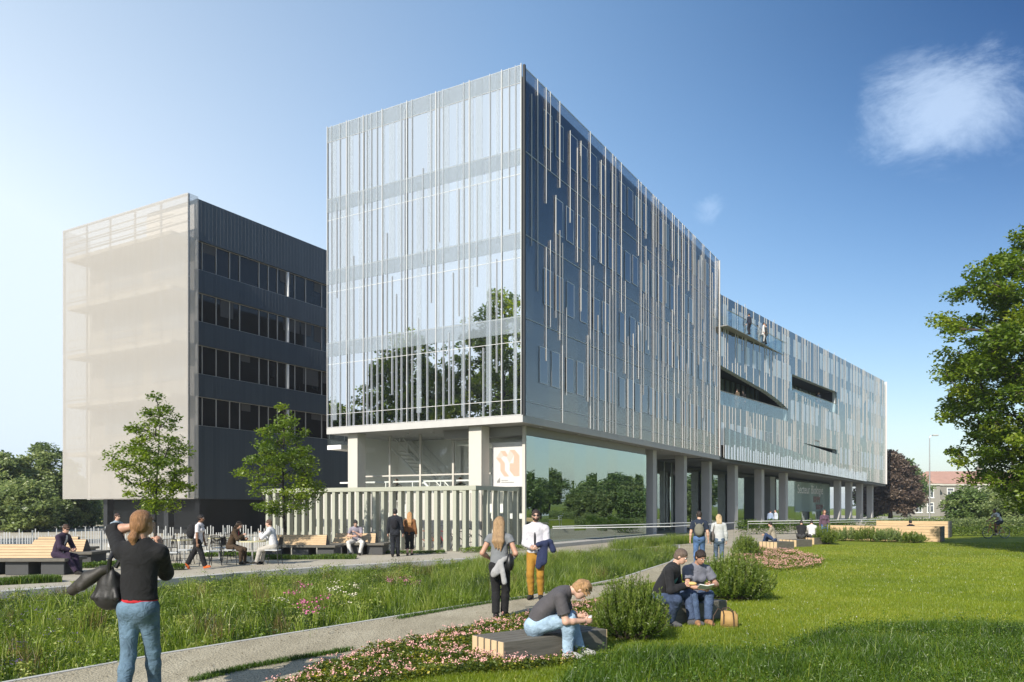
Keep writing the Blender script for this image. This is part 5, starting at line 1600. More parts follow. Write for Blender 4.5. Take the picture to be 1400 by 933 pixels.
# ---- bicycles
def make_bike(col):
    root = empty('bicycle')
    for wx in (-.52, .52):
        t = MB(); n = 28; pts = [(wx + .335 * math.cos(2 * PI * k / n), 0, .34 + .335 * math.sin(2 * PI * k / n)) for k in range(n + 1)]
        t.tube(pts, .017, 6, False); wl = t.build('wheel', M['rubber'], root)
        r_ = MB(); pts = [(wx + .312 * math.cos(2 * PI * k / n), 0, .34 + .312 * math.sin(2 * PI * k / n)) for k in range(n + 1)]
        r_.tube(pts, .009, 5, False)
        for k in range(12): r_.tube([(wx, 0, .34), (wx + .31 * math.cos(2 * PI * k / 12), 0, .34 + .31 * math.sin(2 * PI * k / 12))], .0025, 3, False)
        r_.build('rim', M['steel'], wl)
    f = MB()
    for a, b_ in (((-.52, 0, .34), (-.08, 0, .30)), ((-.08, 0, .30), (-.22, 0, .80)), ((-.20, 0, .74), (.36, 0, .80)), ((-.08, 0, .30), (.38, 0, .72)), ((-.52, 0, .34), (-.20, 0, .74)), ((.34, 0, .92), (.52, 0, .34))):
        f.tube([a, b_], .017, 7)
    f.build('frame', plain('bicycle_paint', col, .3, var=.05), root)
    s_ = MB(); s_.bbox(-.34, -.12, -.06, .06, .86, .91, .02); s_.tube([(-.22, 0, .8), (-.235, 0, .87)], .013, 6); s_.build('saddle', M['black'], root)
    h_ = MB(); h_.tube([(.34, 0, .92), (.33, 0, .99)], .013, 6); h_.tube([(.28, -.27, .99), (.36, -.12, 1.0), (.36, .12, 1.0), (.28, .27, .99)], .012, 6); h_.build('handlebar', M['black'], root)
    c_ = MB(); c_.tube([(-.08, -.05, .30), (-.08, -.035, .30)], .09, 14); c_.tube([(-.08, -.06, .30), (.06, -.06, .21)], .009, 5); c_.tube([(-.08, .06, .30), (-.22, .06, .39)], .009, 5); c_.build('crank', M['steel'], root)
    return root
def screen_pt(a, b_): return (SX + U.x * b_ + Vv.x * a, SY + U.y * b_ + Vv.y * a)
bl = ['black bicycle parked behind the right end of the slatted screen', 'red bicycle parked behind the slatted screen', 'rust brown bicycle behind the slatted screen, near the walking couple', 'silver bicycle behind the middle of the slatted screen', 'dark blue bicycle behind the slatted screen, left of the silver one', 'green bicycle behind the left part of the slatted screen', 'white bicycle nearest the young tree, behind the slatted screen']
bc = [(.02, .02, .022), (.35, .03, .03), (.30, .10, .04), (.45, .46, .47), (.02, .03, .08), (.04, .12, .06), (.6, .6, .58)]
for i in range(7):
    x, y = screen_pt(1.35 + i * 1.15, 1.15 + .12 * (i % 3)); b_ = make_bike(bc[i]); b_.location = (x, y, 0); b_.rotation_euler = (0, 0, ANG + PI / 2 + R([35, -25, 20, -40, 30, -20, 25][i])); tag(b_, bl[i], 'bicycle', 'bicycles behind the slatted screen')
# ------------------------------------------------------------------ people
# A figure is one distance field of tapered limbs and rounded masses, meshed as one surface;
# clothes and hair are fields of their own, slightly larger, cut at hem, cuff and neckline.
def _n(v):
    v = np.asarray(v, float); return v / (np.linalg.norm(v) + 1e-12)
class Field:
    def __init__(s): s.p = []
    def cone(s, a, b, ra, rb, k=.012, cut_a=False, cut_b=False, fr=None, flat=1.0, sub=False):
        """tapered limb a->b; fr = flattening direction, flat = its scale"""
        s.p.append(('c', np.asarray(a, float), np.asarray(b, float), ra, rb, k, cut_a, cut_b, None if fr is None else _n(fr), flat, sub)); return s
    def ell(s, c, r, fr=None, k=.012, sub=False):
        """ellipsoid; fr rows are its axes"""
        s.p.append(('e', np.asarray(c, float), np.asarray(r, float), np.eye(3) if fr is None else np.asarray(fr, float), k, sub)); return s
    def cutplane(s, p, n):
        s.p.append(('x', np.asarray(p, float), _n(n))); return s
    def mesh(s, cell):
        lo = np.full(3, 1e9); hi = -lo
        for q in s.p:
            if q[0] == 'c' and not q[10]:
                r = max(q[3], q[4]); lo = np.minimum(lo, np.minimum(q[1], q[2]) - r); hi = np.maximum(hi, np.maximum(q[1], q[2]) + r)
            elif q[0] == 'e' and not q[5]:
                r = q[2].max(); lo = np.minimum(lo, q[1] - r); hi = np.maximum(hi, q[1] + r)
        lo -= 3 * cell; hi += 3 * cell
        dim = np.ceil((hi - lo) / cell).astype(int) + 1
        D = np.full(dim, 0.2, np.float32)
        ax = [lo[i] + cell * np.arange(dim[i]) for i in range(3)]
        def region(a, b, m):
            i0 = np.clip(np.floor((a - m - lo) / cell).astype(int), 0, dim - 1); i1 = np.clip(np.ceil((b + m - lo) / cell).astype(int) + 1, 1, dim)
            sl = tuple(slice(i0[i], i1[i]) for i in range(3))
            return sl, ax[0][sl[0]][:, None, None], ax[1][sl[1]][None, :, None], ax[2][sl[2]][None, None, :]
        for q in s.p:
            if q[0] == 'c':
                _, a, b, ra, rb, k, ca, cb, fr, flat, sub = q
                r = max(ra, rb); sl, X, Y, Z = region(np.minimum(a, b) - r, np.maximum(a, b) + r, k + 3 * cell)
                ab = b - a; L2 = ab @ ab + 1e-12
                dx, dy, dz = X - a[0], Y - a[1], Z - a[2]
                tt = (dx * ab[0] + dy * ab[1] + dz * ab[2]) / L2
                t = np.clip(tt, 0, 1)
                ex, ey, ez = dx - t * ab[0], dy - t * ab[1], dz - t * ab[2]
                if fr is not None and flat != 1.0:
                    c = ex * fr[0] + ey * fr[1] + ez * fr[2]; g = (1 / flat - 1)
                    ex, ey, ez = ex + c * g * fr[0], ey + c * g * fr[1], ez + c * g * fr[2]
                d = np.sqrt(ex * ex + ey * ey + ez * ez) - (ra + (rb - ra) * t)
                if flat < 1: d = d * (flat * .5 + .5)
                L = math.sqrt(L2)
                if cb: d = np.maximum(d, (tt - 1) * L)
                if ca: d = np.maximum(d, -tt * L)
            elif q[0] == 'e':
                _, c, rr, fr, k, sub = q
                r = rr.max(); sl, X, Y, Z = region(c - r, c + r, k + 3 * cell)
                dx, dy, dz = X - c[0], Y - c[1], Z - c[2]
                l = [dx * fr[i][0] + dy * fr[i][1] + dz * fr[i][2] for i in range(3)]
                m = np.sqrt(sum((l[i] / rr[i]) ** 2 for i in range(3)))
                m2 = np.sqrt(sum((l[i] / rr[i] ** 2) ** 2 for i in range(3))) + 1e-9
                d = m * (m - 1) / m2
            else:
                _, p, n = q
                d = (ax[0][:, None, None] - p[0]) * n[0] + (ax[1][None, :, None] - p[1]) * n[1] + (ax[2][None, None, :] - p[2]) * n[2]
                D = np.maximum(D, d.astype(np.float32)); continue
            o = D[sl]
            if sub: D[sl] = np.maximum(o, -d)
            else:
                h = np.maximum(k - np.abs(o - d), 0) / max(k, 1e-6)
                D[sl] = np.minimum(o, d) - h * h * k * .25
        return surface_nets(D, lo, cell)

def surface_nets(D, lo, cell):
    S = D < 0
    nx, ny, nz = D.shape
    cnt = np.zeros((nx - 1, ny - 1, nz - 1), np.int8)
    for i in (0, 1):
        for j in (0, 1):
            for k in (0, 1):
                cnt += S[i:nx - 1 + i, j:ny - 1 + j, k:nz - 1 + k]
    act = (cnt > 0) & (cnt < 8)
    idx = np.argwhere(act)
    if len(idx) == 0: return np.zeros((0, 3)), np.zeros((0, 4), int)
    ids = np.full(act.shape, -1, np.int64); ids[act] = np.arange(len(idx))
    acc = np.zeros((len(idx), 3)); w_ = np.zeros(len(idx))
    corners = [(i, j, k) for i in (0, 1) for j in (0, 1) for k in (0, 1)]
    for a in corners:
        for ax_ in range(3):
            if a[ax_] == 0:
                b = list(a); b[ax_] = 1
                va = D[idx[:, 0] + a[0], idx[:, 1] + a[1], idx[:, 2] + a[2]]; vb = D[idx[:, 0] + b[0], idx[:, 1] + b[1], idx[:, 2] + b[2]]
                c = (va < 0) != (vb < 0)
                t = np.where(c, va / (va - vb + 1e-20), 0)
                p = np.zeros((len(idx), 3)); p[:] = a; p[:, ax_] = t
                acc[c] += p[c]; w_[c] += 1
    V = lo + cell * (idx + acc / w_[:, None])
    F = []
    for ax_ in range(3):
        sl0 = [slice(None)] * 3; sl1 = [slice(None)] * 3
        sl0[ax_] = slice(0, -1); sl1[ax_] = slice(1, None)
        ch = S[tuple(sl0)] != S[tuple(sl1)]
        e = np.argwhere(ch)
        u, v = [(1, 2), (2, 0), (0, 1)][ax_]
        e = e[(e[:, u] > 0) & (e[:, v] > 0) & (e[:, u] < D.shape[u] - 1) & (e[:, v] < D.shape[v] - 1)]
        if len(e) == 0: continue
        neg = S[e[:, 0], e[:, 1], e[:, 2]]
        def cellid(du, dv):
            c = e.copy(); c[:, u] -= du; c[:, v] -= dv; return ids[c[:, 0], c[:, 1], c[:, 2]]
        q = np.stack([cellid(1, 1), cellid(0, 1), cellid(0, 0), cellid(1, 0)], 1)
        q[~neg] = q[~neg][:, ::-1]
        F.append(q[(q >= 0).all(1)])
    return V, np.concatenate(F)

def two_bone(a, t, l1, l2, hint):
    a = np.asarray(a, float); t = np.asarray(t, float)
    d = t - a; L = np.linalg.norm(d); L2 = min(L, (l1 + l2) * .9995); L2 = max(L2, abs(l1 - l2) * 1.05)
    d = d / (L + 1e-9)
    x = (l1 * l1 - l2 * l2 + L2 * L2) / (2 * L2); h = math.sqrt(max(0, l1 * l1 - x * x))
    p = np.asarray(hint, float); p = p - d * (p @ d); p = _n(p)
    return a + d * x + p * h, a + d * L2

SKINS = {'light': skin_mat('light_skin', (0.58, 0.36, 0.27)), 'tan': skin_mat('tanned_skin', (0.46, 0.26, 0.18)), 'brown': skin_mat('brown_skin', (0.22, 0.115, 0.07))}
CM = {}
def CL(c, kind='cloth'):
    k = (tuple(c), kind)
    if k not in CM:
        CM[k] = {'cloth': cloth, 'denim': denim, 'hair': hair_mat}[kind]({'cloth': 'woven_cloth', 'denim': 'denim_cloth', 'hair': 'hair_strands'}[kind], c)
    return CM[k]
M['shoe'] = plain('shoe_leather', (0.02, 0.018, 0.016), .5)

def finger_tubes(mb, wrist, d, nrm, side, H, curl=.5, spread=.1):
    """four bent fingers and a thumb growing out of the palm end"""
    d = _n(d); nrm = _n(np.asarray(nrm) - d * (np.asarray(nrm) @ d)); sd = np.cross(d, nrm) * side
    s = H / 1.75
    base = wrist + d * .085 * s
    for i, (o, L) in enumerate(((.030, .070), (.010, .078), (-.010, .073), (-.029, .058))):
        p0 = base + sd * o * s - d * .012 * s; dd = _n(d + sd * spread * o * 18)
        a1 = curl * .8; d1 = _n(dd * math.cos(a1) + nrm * math.sin(a1)); a2 = curl * 1.9; d2 = _n(dd * math.cos(a2) + nrm * math.sin(a2)); a3 = curl * 2.6; d3 = _n(dd * math.cos(a3) + nrm * math.sin(a3))
        p1 = p0 + d1 * L * .48 * s + d * .01 * s; p2 = p1 + d2 * L * .32 * s; p3 = p2 + d3 * L * .26 * s
        mb.tube([p0, p1, p2, p3], [.0095 * s, .0088 * s, .0078 * s, .0055 * s], 7)
    t0 = wrist + d * .030 * s + sd * .026 * s
    t1 = t0 + _n(d * .7 + sd * .75 + nrm * .35) * .036 * s; t2 = t1 + _n(d * .9 + sd * .25 + nrm * .45) * .032 * s
    mb.tube([t0, t1, t2], [.0125 * s, .011 * s, .0075 * s], 7)

def person(label, loc, face, H=1.75, cell=.014, sex='m', pel=None, lean=(2, 4), head=(0, 0), feet=None, hands=None, elbow=None, knee=None,
           skin='light', hair=('short', (.05, .03, .02)), top=None, bottom=None, shoes=(.02, .018, .016), jacket=None, glasses=False, twist=0, group=None, toes=(0, 0), curl=(.5, .5), palm=(None, None), z0=0.0, extra=None, cat='person', beard=None, sidelean=0.0, neckf=0.0):
    """face: world direction looked along; local frame is x right, y forward, z up (metres)"""
    s = H
    fx, fy = face
    root_rz = math.atan2(-fx, fy)
    fem = sex == 'f'
    up = np.array([0, 0, 1.]); F0 = np.array([0, 1., 0]); Rt = np.array([1., 0, 0])
    P = np.array([0, 0, .525 * s]) if pel is None else np.asarray(pel, float)
    def tilt(deg): a = math.radians(deg); return _n(np.array([math.sin(math.radians(sidelean)), math.sin(a), math.cos(a)]))
    u1, u2 = tilt(lean[0]), tilt(lean[1])
    tw = math.radians(twist)
    RS = np.array([math.cos(tw), math.sin(tw), 0])           # shoulder line
    RS = _n(RS - u2 * (RS @ u2)); F2 = np.cross(u2, RS); F1 = _n(np.cross(u1, Rt))
    W = P + u1 * .090 * s; Ch = W + u2 * .105 * s; SHc = W + u2 * .195 * s; N = W + u2 * .222 * s
    shw = (.100 if fem else .113) * s; hipw = .050 * s
    SH = [SHc - RS * shw - u2 * .016 * s, SHc + RS * shw - u2 * .016 * s]
    hp_, hy = math.radians(head[0]), math.radians(head[1])
    # head frame: yaw about up, then pitch down
    hf = np.array([-math.sin(hy) * math.cos(hp_), math.cos(hy) * math.cos(hp_), -math.sin(hp_)])
    # head follows half of the trunk's lean through the neck
    hr = _n(np.cross(hf, up)); hu = np.cross(hr, hf)
    nd = _n(u2 * (.75 - .45 * neckf) + hu * .45 * (1 - neckf * .6) + np.array([0, 0, .15]) + F2 * neckf)
    HB = N + nd * .050 * s                                   # skull base
    HC = HB + hu * .058 * s + hf * .016 * s                  # middle of the skull
    lu, lf = .168 * s, .142 * s
    if hands is None: hands = [None, None]
    if elbow is None: elbow = [None, None]
    EL = []; WR = []
    for i, sg in ((0, -1), (1, 1)):
        t = hands[i]
        if t is None: t = SH[i] + np.array([sg * .045 * s, .03 * s, -.302 * s])
        h_ = elbow[i] if elbow[i] is not None else np.array([sg * .35, -1, -.15])
        e, w_ = two_bone(SH[i], t, lu, lf, h_); EL.append(e); WR.append(w_)
    tl, sl_ = .243 * s, .240 * s
    HJ = [P - Rt * hipw - u1 * .012 * s, P + Rt * hipw - u1 * .012 * s]
    if feet is None: feet = [(-.055 * s, 0, .042 * s), (.055 * s, 0.02 * s, .042 * s)]
    if knee is None: knee = [None, None]
    KN = []; AN = []
    for i, sg in ((0, -1), (1, 1)):
        k_ = knee[i] if knee[i] is not None else np.array([sg * .12, 1, 0.05])
        a, b_ = two_bone(HJ[i], feet[i], tl, sl_, k_); KN.append(a); AN.append(b_)
    HD = [_n(WR[i] - EL[i]) for i in (0, 1)]
    PN = []
    for i, sg in ((0, -1), (1, 1)):
        n_ = palm[i] if palm[i] is not None else np.array([-sg * 1.0, .25, .1])
        PN.append(_n(np.asarray(n_, float) - HD[i] * (np.asarray(n_, float) @ HD[i])))
    TD = []
    for i in (0, 1):
        # toes point forward, flat unless a pitch is asked for
        pitch = math.radians(toes[i]); sg = (-1, 1)[i]
        TD.append(_n(np.array([sg * .14, math.cos(pitch), math.sin(pitch)])))
    # ---- body
    b = Field()
    e0 = 0.0
    def torso(f, e, k=.03, hem=None):
        if hem is not None and hem < 0: pass
        elif hem is not None: f.cone(P - u1 * hem, P + u1 * .045 * s, (.093 if fem else .091) * s + e + (.006 * s if hem > .03 * s else 0), (.082 if fem else .086) * s + e, k * s, fr=F1, flat=.79, cut_a=True)
        else: f.cone(P - u1 * .025 * s, P + u1 * .03 * s, (.090 if fem else .086) * s + e, (.084 if fem else .083) * s + e, k * s, fr=F1, flat=.74)
        low_ = .04 * s if hem is None or hem >= 0 else -hem
        f.cone(P + u1 * low_, W + u2 * .02 * s, (.088 if hem is not None and hem < 0 else .074 if fem else .080) * s + e, (.070 if fem else .080) * s + e, k * s, fr=F1, flat=.72, cut_a=hem is not None and hem < 0)
        f.cone(W + u2 * .03 * s, Ch + u2 * .045 * s, (.072 if fem else .082) * s + e, (.086 if fem else .096) * s + e, k * s, fr=F2, flat=.70)
        for i in (0, 1): f.cone(SH[i] - (SH[i] - N) * .10, N - u2 * .030 * s, .031 * s + e, .036 * s + e, k * s, fr=F2, flat=.95)
        f.cone(SHc - u2 * .03 * s, N + nd * .004 * s, .052 * s + e, .033 * s + e, k * s, fr=F2, flat=.8)
        if fem:
            for sg in (-1, 1): f.ell(Ch + RS * sg * .040 * s + F2 * .050 * s + u2 * .012 * s, np.array([.036, .032, .036]) * s + e, k=.02 * s)
    def seat(f, e):
        for sg in (-1, 1): f.ell(P + Rt * sg * .040 * s - F1 * .030 * s - u1 * .022 * s, np.array([.052, .050, .055]) * s + e, k=.025 * s)
    def arm(f, i, e, upto=2.0, flare=0.0, k=.014):
        if upto <= 1:
            q = SH[i] + (EL[i] - SH[i]) * upto
            f.cone(SH[i], q, .031 * s + e, .026 * s + e + flare, k * s, cut_b=True)
        else:
            f.cone(SH[i], EL[i], .031 * s + e, .0235 * s + e, k * s)
            u_ = upto - 1; q = EL[i] + (WR[i] - EL[i]) * min(1, u_)
            m = EL[i] + (q - EL[i]) * .35
            f.cone(EL[i], m, .0235 * s + e, .024 * s + e, k * s); f.cone(m, q, .024 * s + e, (.024 - .0085 * min(1, u_)) * s + e + flare, k * s, cut_b=upto < 2.0 or flare > 0)
    def leg(f, i, e, upto=2.0, flare=0.0, k=.016):
        if upto <= 1:
            q = HJ[i] + (KN[i] - HJ[i]) * upto; f.cone(HJ[i], q, .052 * s + e, .043 * s + e + flare, k * s, cut_b=True); return
        f.cone(HJ[i], KN[i], .053 * s + e, .0335 * s + e, k * s)
        u_ = upto - 1; q = KN[i] + (AN[i] - KN[i]) * u_
        bk = _n(np.cross(np.cross(_n(AN[i] - KN[i]), _n(KN[i] - HJ[i])), _n(AN[i] - KN[i])) + 1e-6)
        m = KN[i] + (AN[i] - KN[i]) * .30 - F1 * .004 * s
        if u_ <= .32: f.cone(KN[i], q, .0335 * s + e, .033 * s + e + flare, k * s, cut_b=True); return
        f.cone(KN[i], m, .0335 * s + e, .0335 * s + e, k * s); f.cone(m, q, .0335 * s + e, (.0335 - .0125 * (u_ - .3) / .7) * s + e + flare, k * s, cut_b=True)
    torso(b, 0); seat(b, 0)
    for i in (0, 1):
        arm(b, i, 0); leg(b, i, 0)
        pc = WR[i] + HD[i] * .045 * s
        b.cone(WR[i], WR[i] + HD[i] * .046 * s, .0155 * s, .024 * s, .006 * s, fr=PN[i], flat=.50)
        b.cone(AN[i], AN[i] + TD[i] * .065 * s - up * (.02 * s if toes[i] == 0 else 0), .021 * s, .018 * s, .01 * s)
    b.cone(N - nd * .02 * s, HB + hu * .03 * s, .033 * s, .031 * s, .012 * s)
    hfr = np.array([hr, hf, hu])
    b.ell(HC + hu * .010 * s - hf * .006 * s, np.array([.0425, .0545, .049]) * s, hfr, .010 * s)
    b.ell(HC - hu * .022 * s + hf * .016 * s, np.array([.0345, .036, .043]) * s, hfr, .014 * s)
    b.ell(HC - hu * .048 * s + hf * .030 * s, np.array([.019, .017, .014]) * s, hfr, .014 * s)      # chin
    b.cone(HC - hu * .002 * s + hf * .049 * s, HC - hu * .020 * s + hf * .059 * s, .0055 * s, .0085 * s, .006 * s)   # nose
    for sg in (-1, 1):
        b.ell(HC + hr * sg * .0425 * s - hu * .008 * s - hf * .004 * s, np.array([.005, .011, .017]) * s, hfr, .004 * s)
        b.ell(HC + hr * sg * .017 * s + hf * .053 * s + hu * .002 * s, np.array([.009, .008, .006]) * s, hfr, sub=True)
    V, Fq = b.mesh(cell * .8)
    mb = MB()
    for i, sg in ((0, -1), (1, 1)):
        finger_tubes(mb, WR[i], HD[i], PN[i], sg if (np.cross(HD[i], PN[i]) * sg) @ up > -2 else sg, H, curl[i])
    fv = np.array([tuple(v) for v in mb.v]) if mb.v else np.zeros((0, 3))
    quads = [f for f in mb.f if len(f) == 4]; ngon = [f for f in mb.f if len(f) == 7]
    FL = [Fq, np.array(quads) + len(V)] + ([np.array(ngon) + len(V)] if ngon else [])
    me = np_mesh('person', np.concatenate([V, fv]), FL, SKINS[skin], smooth=True)
    me.location = (loc[0], loc[1], z0); me.rotation_euler = (0, 0, root_rz)
    tag(me, label, cat, group)
    kids_ = {}
    def grow(name, f, mat, c=cell):
        v, q = f.mesh(c)
        if len(q): kids_[name] = np_mesh(name, v, q, mat, me, smooth=True)
    # ---- trousers or skirt
    if bottom:
        f = Field(); kind = bottom.get('kind', 'long'); e = bottom.get('e', .006) * s
        f.cone(P - u1 * .025 * s, P + u1 * .055 * s, (.092 if fem else .088) * s + e * .6, (.080 if fem else .085) * s + e * .6, .02 * s, fr=F1, flat=.75, cut_b=True)
        seat(f, e * .6)
        upto = {'long': 1.97, 'crop': 1.55, 'short': .95}.get(kind, 1.97)
        for i in (0, 1): leg(f, i, e, upto, bottom.get('flare', .003) * s)
        grow('trousers', f, CL(bottom['c'], bottom.get('mat', 'cloth')))
    def upper(name, spec, extra_e=0):
        f = Field(); e = spec.get('e', .007) * s + extra_e
        hem = spec.get('hem', .0) * s
        torso(f, e, hem=hem)
        sl2 = spec.get('sleeve', 2.0)
        for i in (0, 1):
            if sl2 > .05: arm(f, i, e, sl2, spec.get('cuff', .004) * s)
        f.cone(N - nd * .002 * s, N + nd * .12 * s, .0345 * s, .0345 * s, sub=True)
        if spec.get('open'): f.cone(N + F2 * .06 * s, P - u1 * hem + F2 * .10 * s, .022 * s, .030 * s, sub=True)
        grow(name, f, CL(spec['c'], spec.get('mat', 'cloth')))
    if top: upper(top.get('name', 'shirt'), top)
    if jacket: upper('jacket', jacket, .006 * s)
    # ---- shoes
    if shoes:
        for i in (0, 1):
            f = Field(); hl = AN[i] - TD[i] * .018 * s
            sole = -_n(np.cross(np.cross(TD[i], up), TD[i])) if True else -up
            dn = -_n(up - TD[i] * (up @ TD[i]))
            h0 = AN[i] + dn * .018 * s - TD[i] * .012 * s; t0 = AN[i] + dn * .024 * s + TD[i] * .092 * s
            f.cone(h0, AN[i] + TD[i] * .045 * s + dn * .016 * s, .024 * s, .026 * s, .012 * s); f.cone(AN[i] + TD[i] * .045 * s + dn * .018 * s, t0, .026 * s, .020 * s, .012 * s)
            f.cone(AN[i] + up * .004 * s, h0, .025 * s, .025 * s, .012 * s)
            f.cutplane(AN[i] + dn * .0405 * s, dn)
            v, q = f.mesh(cell * .8)
            if len(q): np_mesh('shoe', v, q, CL(shoes), me, smooth=True)
    # ---- hair
    if hair and hair[0] != 'none':
        f = Field(); st = hair[0]; hm = CL(hair[1], 'hair')
        f.ell(HC + hu * .016 * s - hf * .010 * s, np.array([.0475, .0585, .0525]) * s, hfr)
        f.ell(HC - hu * .016 * s - hf * .020 * s, np.array([.0445, .047, .046]) * s, hfr, .012 * s)
        if st == 'long':
            for sg in (-1, 0, 1):
                f.cone(HC - hf * .030 * s + hr * sg * .024 * s, N - u2 * .075 * s - F2 * .062 * s + RS * sg * .034 * s, .036 * s, .028 * s, .018 * s)
                f.cone(N - u2 * .075 * s - F2 * .062 * s + RS * sg * .034 * s, N - u2 * (.16 + .012 * sg) * s - F2 * .066 * s + RS * sg * .026 * s, .028 * s, .005 * s, .014 * s)
        elif st == 'mid':
            for sg in (-1, 0, 1): f.cone(HC - hf * .022 * s + hr * sg * .026 * s, N - u2 * .005 * s - F2 * .050 * s + hr * sg * .030 * s, .034 * s, .022 * s, .016 * s)
        elif st == 'pony':
            f.ell(HC - hf * .044 * s - hu * .014 * s, np.array([.030, .030, .034]) * s, hfr, .01 * s)
            a = HC - hf * .055 * s - hu * .040 * s; f.cone(a, a - hf * .014 * s - hu * .030 * s, .017 * s, .022 * s, .010 * s); f.cone(a - hf * .014 * s - hu * .030 * s, a - hf * .010 * s - hu * .080 * s + hr * .006 * s, .022 * s, .009 * s, .012 * s)
        elif st == 'bun':
            f.ell(HC - hf * .058 * s + hu * .0 * s, np.array([.028, .026, .028]) * s, hfr, .01 * s)
        elif st == 'shaggy':
            for k_ in range(26):
                a_ = random.uniform(0, 2 * PI); el_ = random.uniform(-.1, 1.4); d_ = hr * math.cos(a_) * math.cos(el_) + hf * math.sin(a_) * math.cos(el_) + hu * math.sin(el_)
                c_ = HC + hu * .014 * s - hf * .006 * s + d_ * np.array([.05, .058, .053]).mean() * s * .93
                f.cone(c_, c_ + (hf * .022 + d_ * .006 - hu * .004) * s, .013 * s, .004 * s, .008 * s)
        fc = HC - hu * .020 * s + hf * .055 * s                                  # face opening
        f.ell(fc, np.array([.036, .046, .047]) * s, hfr, sub=True)
        if st in ('short', 'shaggy', 'pony', 'bun'):
            f.ell(HC - hu * .052 * s + hf * .028 * s, np.array([.060, .044, .040]) * s, hfr, sub=True)
            f.ell(HC - hu * .062 * s - hf * .018 * s, np.array([.060, .040, .030]) * s, hfr, sub=st == 'short' or st == 'shaggy') if st in ('short', 'shaggy') else None
        grow('hair', f, hm, cell * .8)
    # ---- face
    def ball(name, c, r, mat):
        q = Field(); q.ell(c, np.asarray(r) * s, hfr); v, w_ = q.mesh(max(.0022, min(r) * s * .5)); np_mesh(name, v, w_, mat, me, smooth=True)
    if cell <= .014:
        for sg in (-1, 1):
            ball('eye', HC + hr * sg * .0165 * s + hf * .0455 * s + hu * .002 * s, (.0068, .0062, .0060), M['white_paint'])
            ball('iris', HC + hr * sg * .0165 * s + hf * .0500 * s + hu * .002 * s, (.0032, .0024, .0032), M['black'])
            ball('eyebrow', HC + hr * sg * .0170 * s + hf * .0475 * s + hu * .0125 * s, (.0105, .0042, .0026), CL(hair[1] if hair else (.05, .03, .02), 'hair'))
        ball('mouth', HC - hu * .0345 * s + hf * .0485 * s, (.0125, .0050, .0038), plain('lip', (.42, .17, .14), .5))
    if beard:
        f = Field(); f.ell(HC - hu * .034 * s + hf * .020 * s, np.array([.037, .037, .034]) * s, hfr); f.ell(HC - hu * .031 * s + hf * .054 * s, np.array([.014, .012, .008]) * s, hfr, sub=True)
        f.ell(HC + hu * .010 * s + hf * .035 * s, np.array([.05, .05, .036]) * s, hfr, sub=True)
        grow('beard', f, CL(beard, 'hair'), cell * .7)
    if glasses:
        q = MB()
        for sg in (-1, 1):
            c = HC + hr * sg * .019 * s + hf * .0555 * s + hu * .001 * s
            vs = []
            for o in (0, .003):
                for (a_, z_) in ((-.016, .008), (.016, .009), (.015, -.009), (-.013, -.010)): vs.append(c + (hr * a_ + hu * z_ - hf * (o + abs(a_ + sg * .016) * .12)) * s)
            q.add(vs, [(0, 1, 2, 3), (7, 6, 5, 4), (0, 4, 5, 1), (1, 5, 6, 2), (2, 6, 7, 3), (3, 7, 4, 0)])
            q.tube([c + (hr * sg * .017 + hu * .006) * s, HC + (hr * sg * .047 + hu * .004 + hf * .0) * s], .0016 * s, 4)
        q.build('sunglasses', M['black'], me)
    info = dict(root=me, s=s, P=P, W=W, Ch=Ch, N=N, SH=SH, EL=EL, WR=WR, HD=HD, PN=PN, KN=KN, AN=AN, HC=HC, hf=hf, hr=hr, hu=hu, F2=F2, RS=RS, u2=u2, u1=u1)
    return info

def world_of(info, p):
    m = Matrix.Translation(info['root'].location) @ Matrix.Rotation(info['root'].rotation_euler.z, 4, 'Z')
    return m @ Vector(tuple(p))
def held(info, name, field_or_mb, mat, label, cat, cell=.01):
    """a thing carried by a person: top-level, in the person's frame"""
    if isinstance(field_or_mb, Field):
        v, q = field_or_mb.mesh(cell); o = np_mesh(name, v, q, mat, smooth=True)
    else: o = field_or_mb.build(name, mat)
    o.location = info['root'].location; o.rotation_euler = info['root'].rotation_euler
    return tag(o, label, cat)
# ------------------------------------------------------------------ who is there
random.seed(5)
def sit(seat, H): return seat + .074 * H
BLACK, NAVY, JEAN, PALEJ = (.012, .012, .013), (.022, .03, .055), (.055, .085, .14), (.22, .31, .40)
WHITE, GREY = (.58, .58, .59), (.30, .31, .32)

# 1 the woman taking a picture
H = 1.76
w1 = person('woman seen from behind in a black sweater and jeans, raising an arm for a picture', (-3.36, 7.05), (.10, 1), H, .011, 'f', pel=(0, 0, .524 * H), lean=(-3, 2), head=(-4, -16), twist=8, sidelean=2,
    feet=[(-.035, -.20, .085), (.045, .20, .075)], toes=(-20, 0), hands=[(-.085, .15, 1.635), (.05, .27, 1.42)], elbow=[(-1, -.1, -.25), (.38, -.25, -1)], palm=[(.6, .2, .3), (-.6, .2, .3)],
    skin='tan', hair=('pony', (.30, .15, .065)), top=dict(c=BLACK, sleeve=1.22, e=.012, name='sweater', neck=.004, hem=-.030), bottom=dict(c=(.085, .135, .185), mat='denim', e=.003, flare=.006), shoes=(.03, .025, .02), curl=(.75, .75))
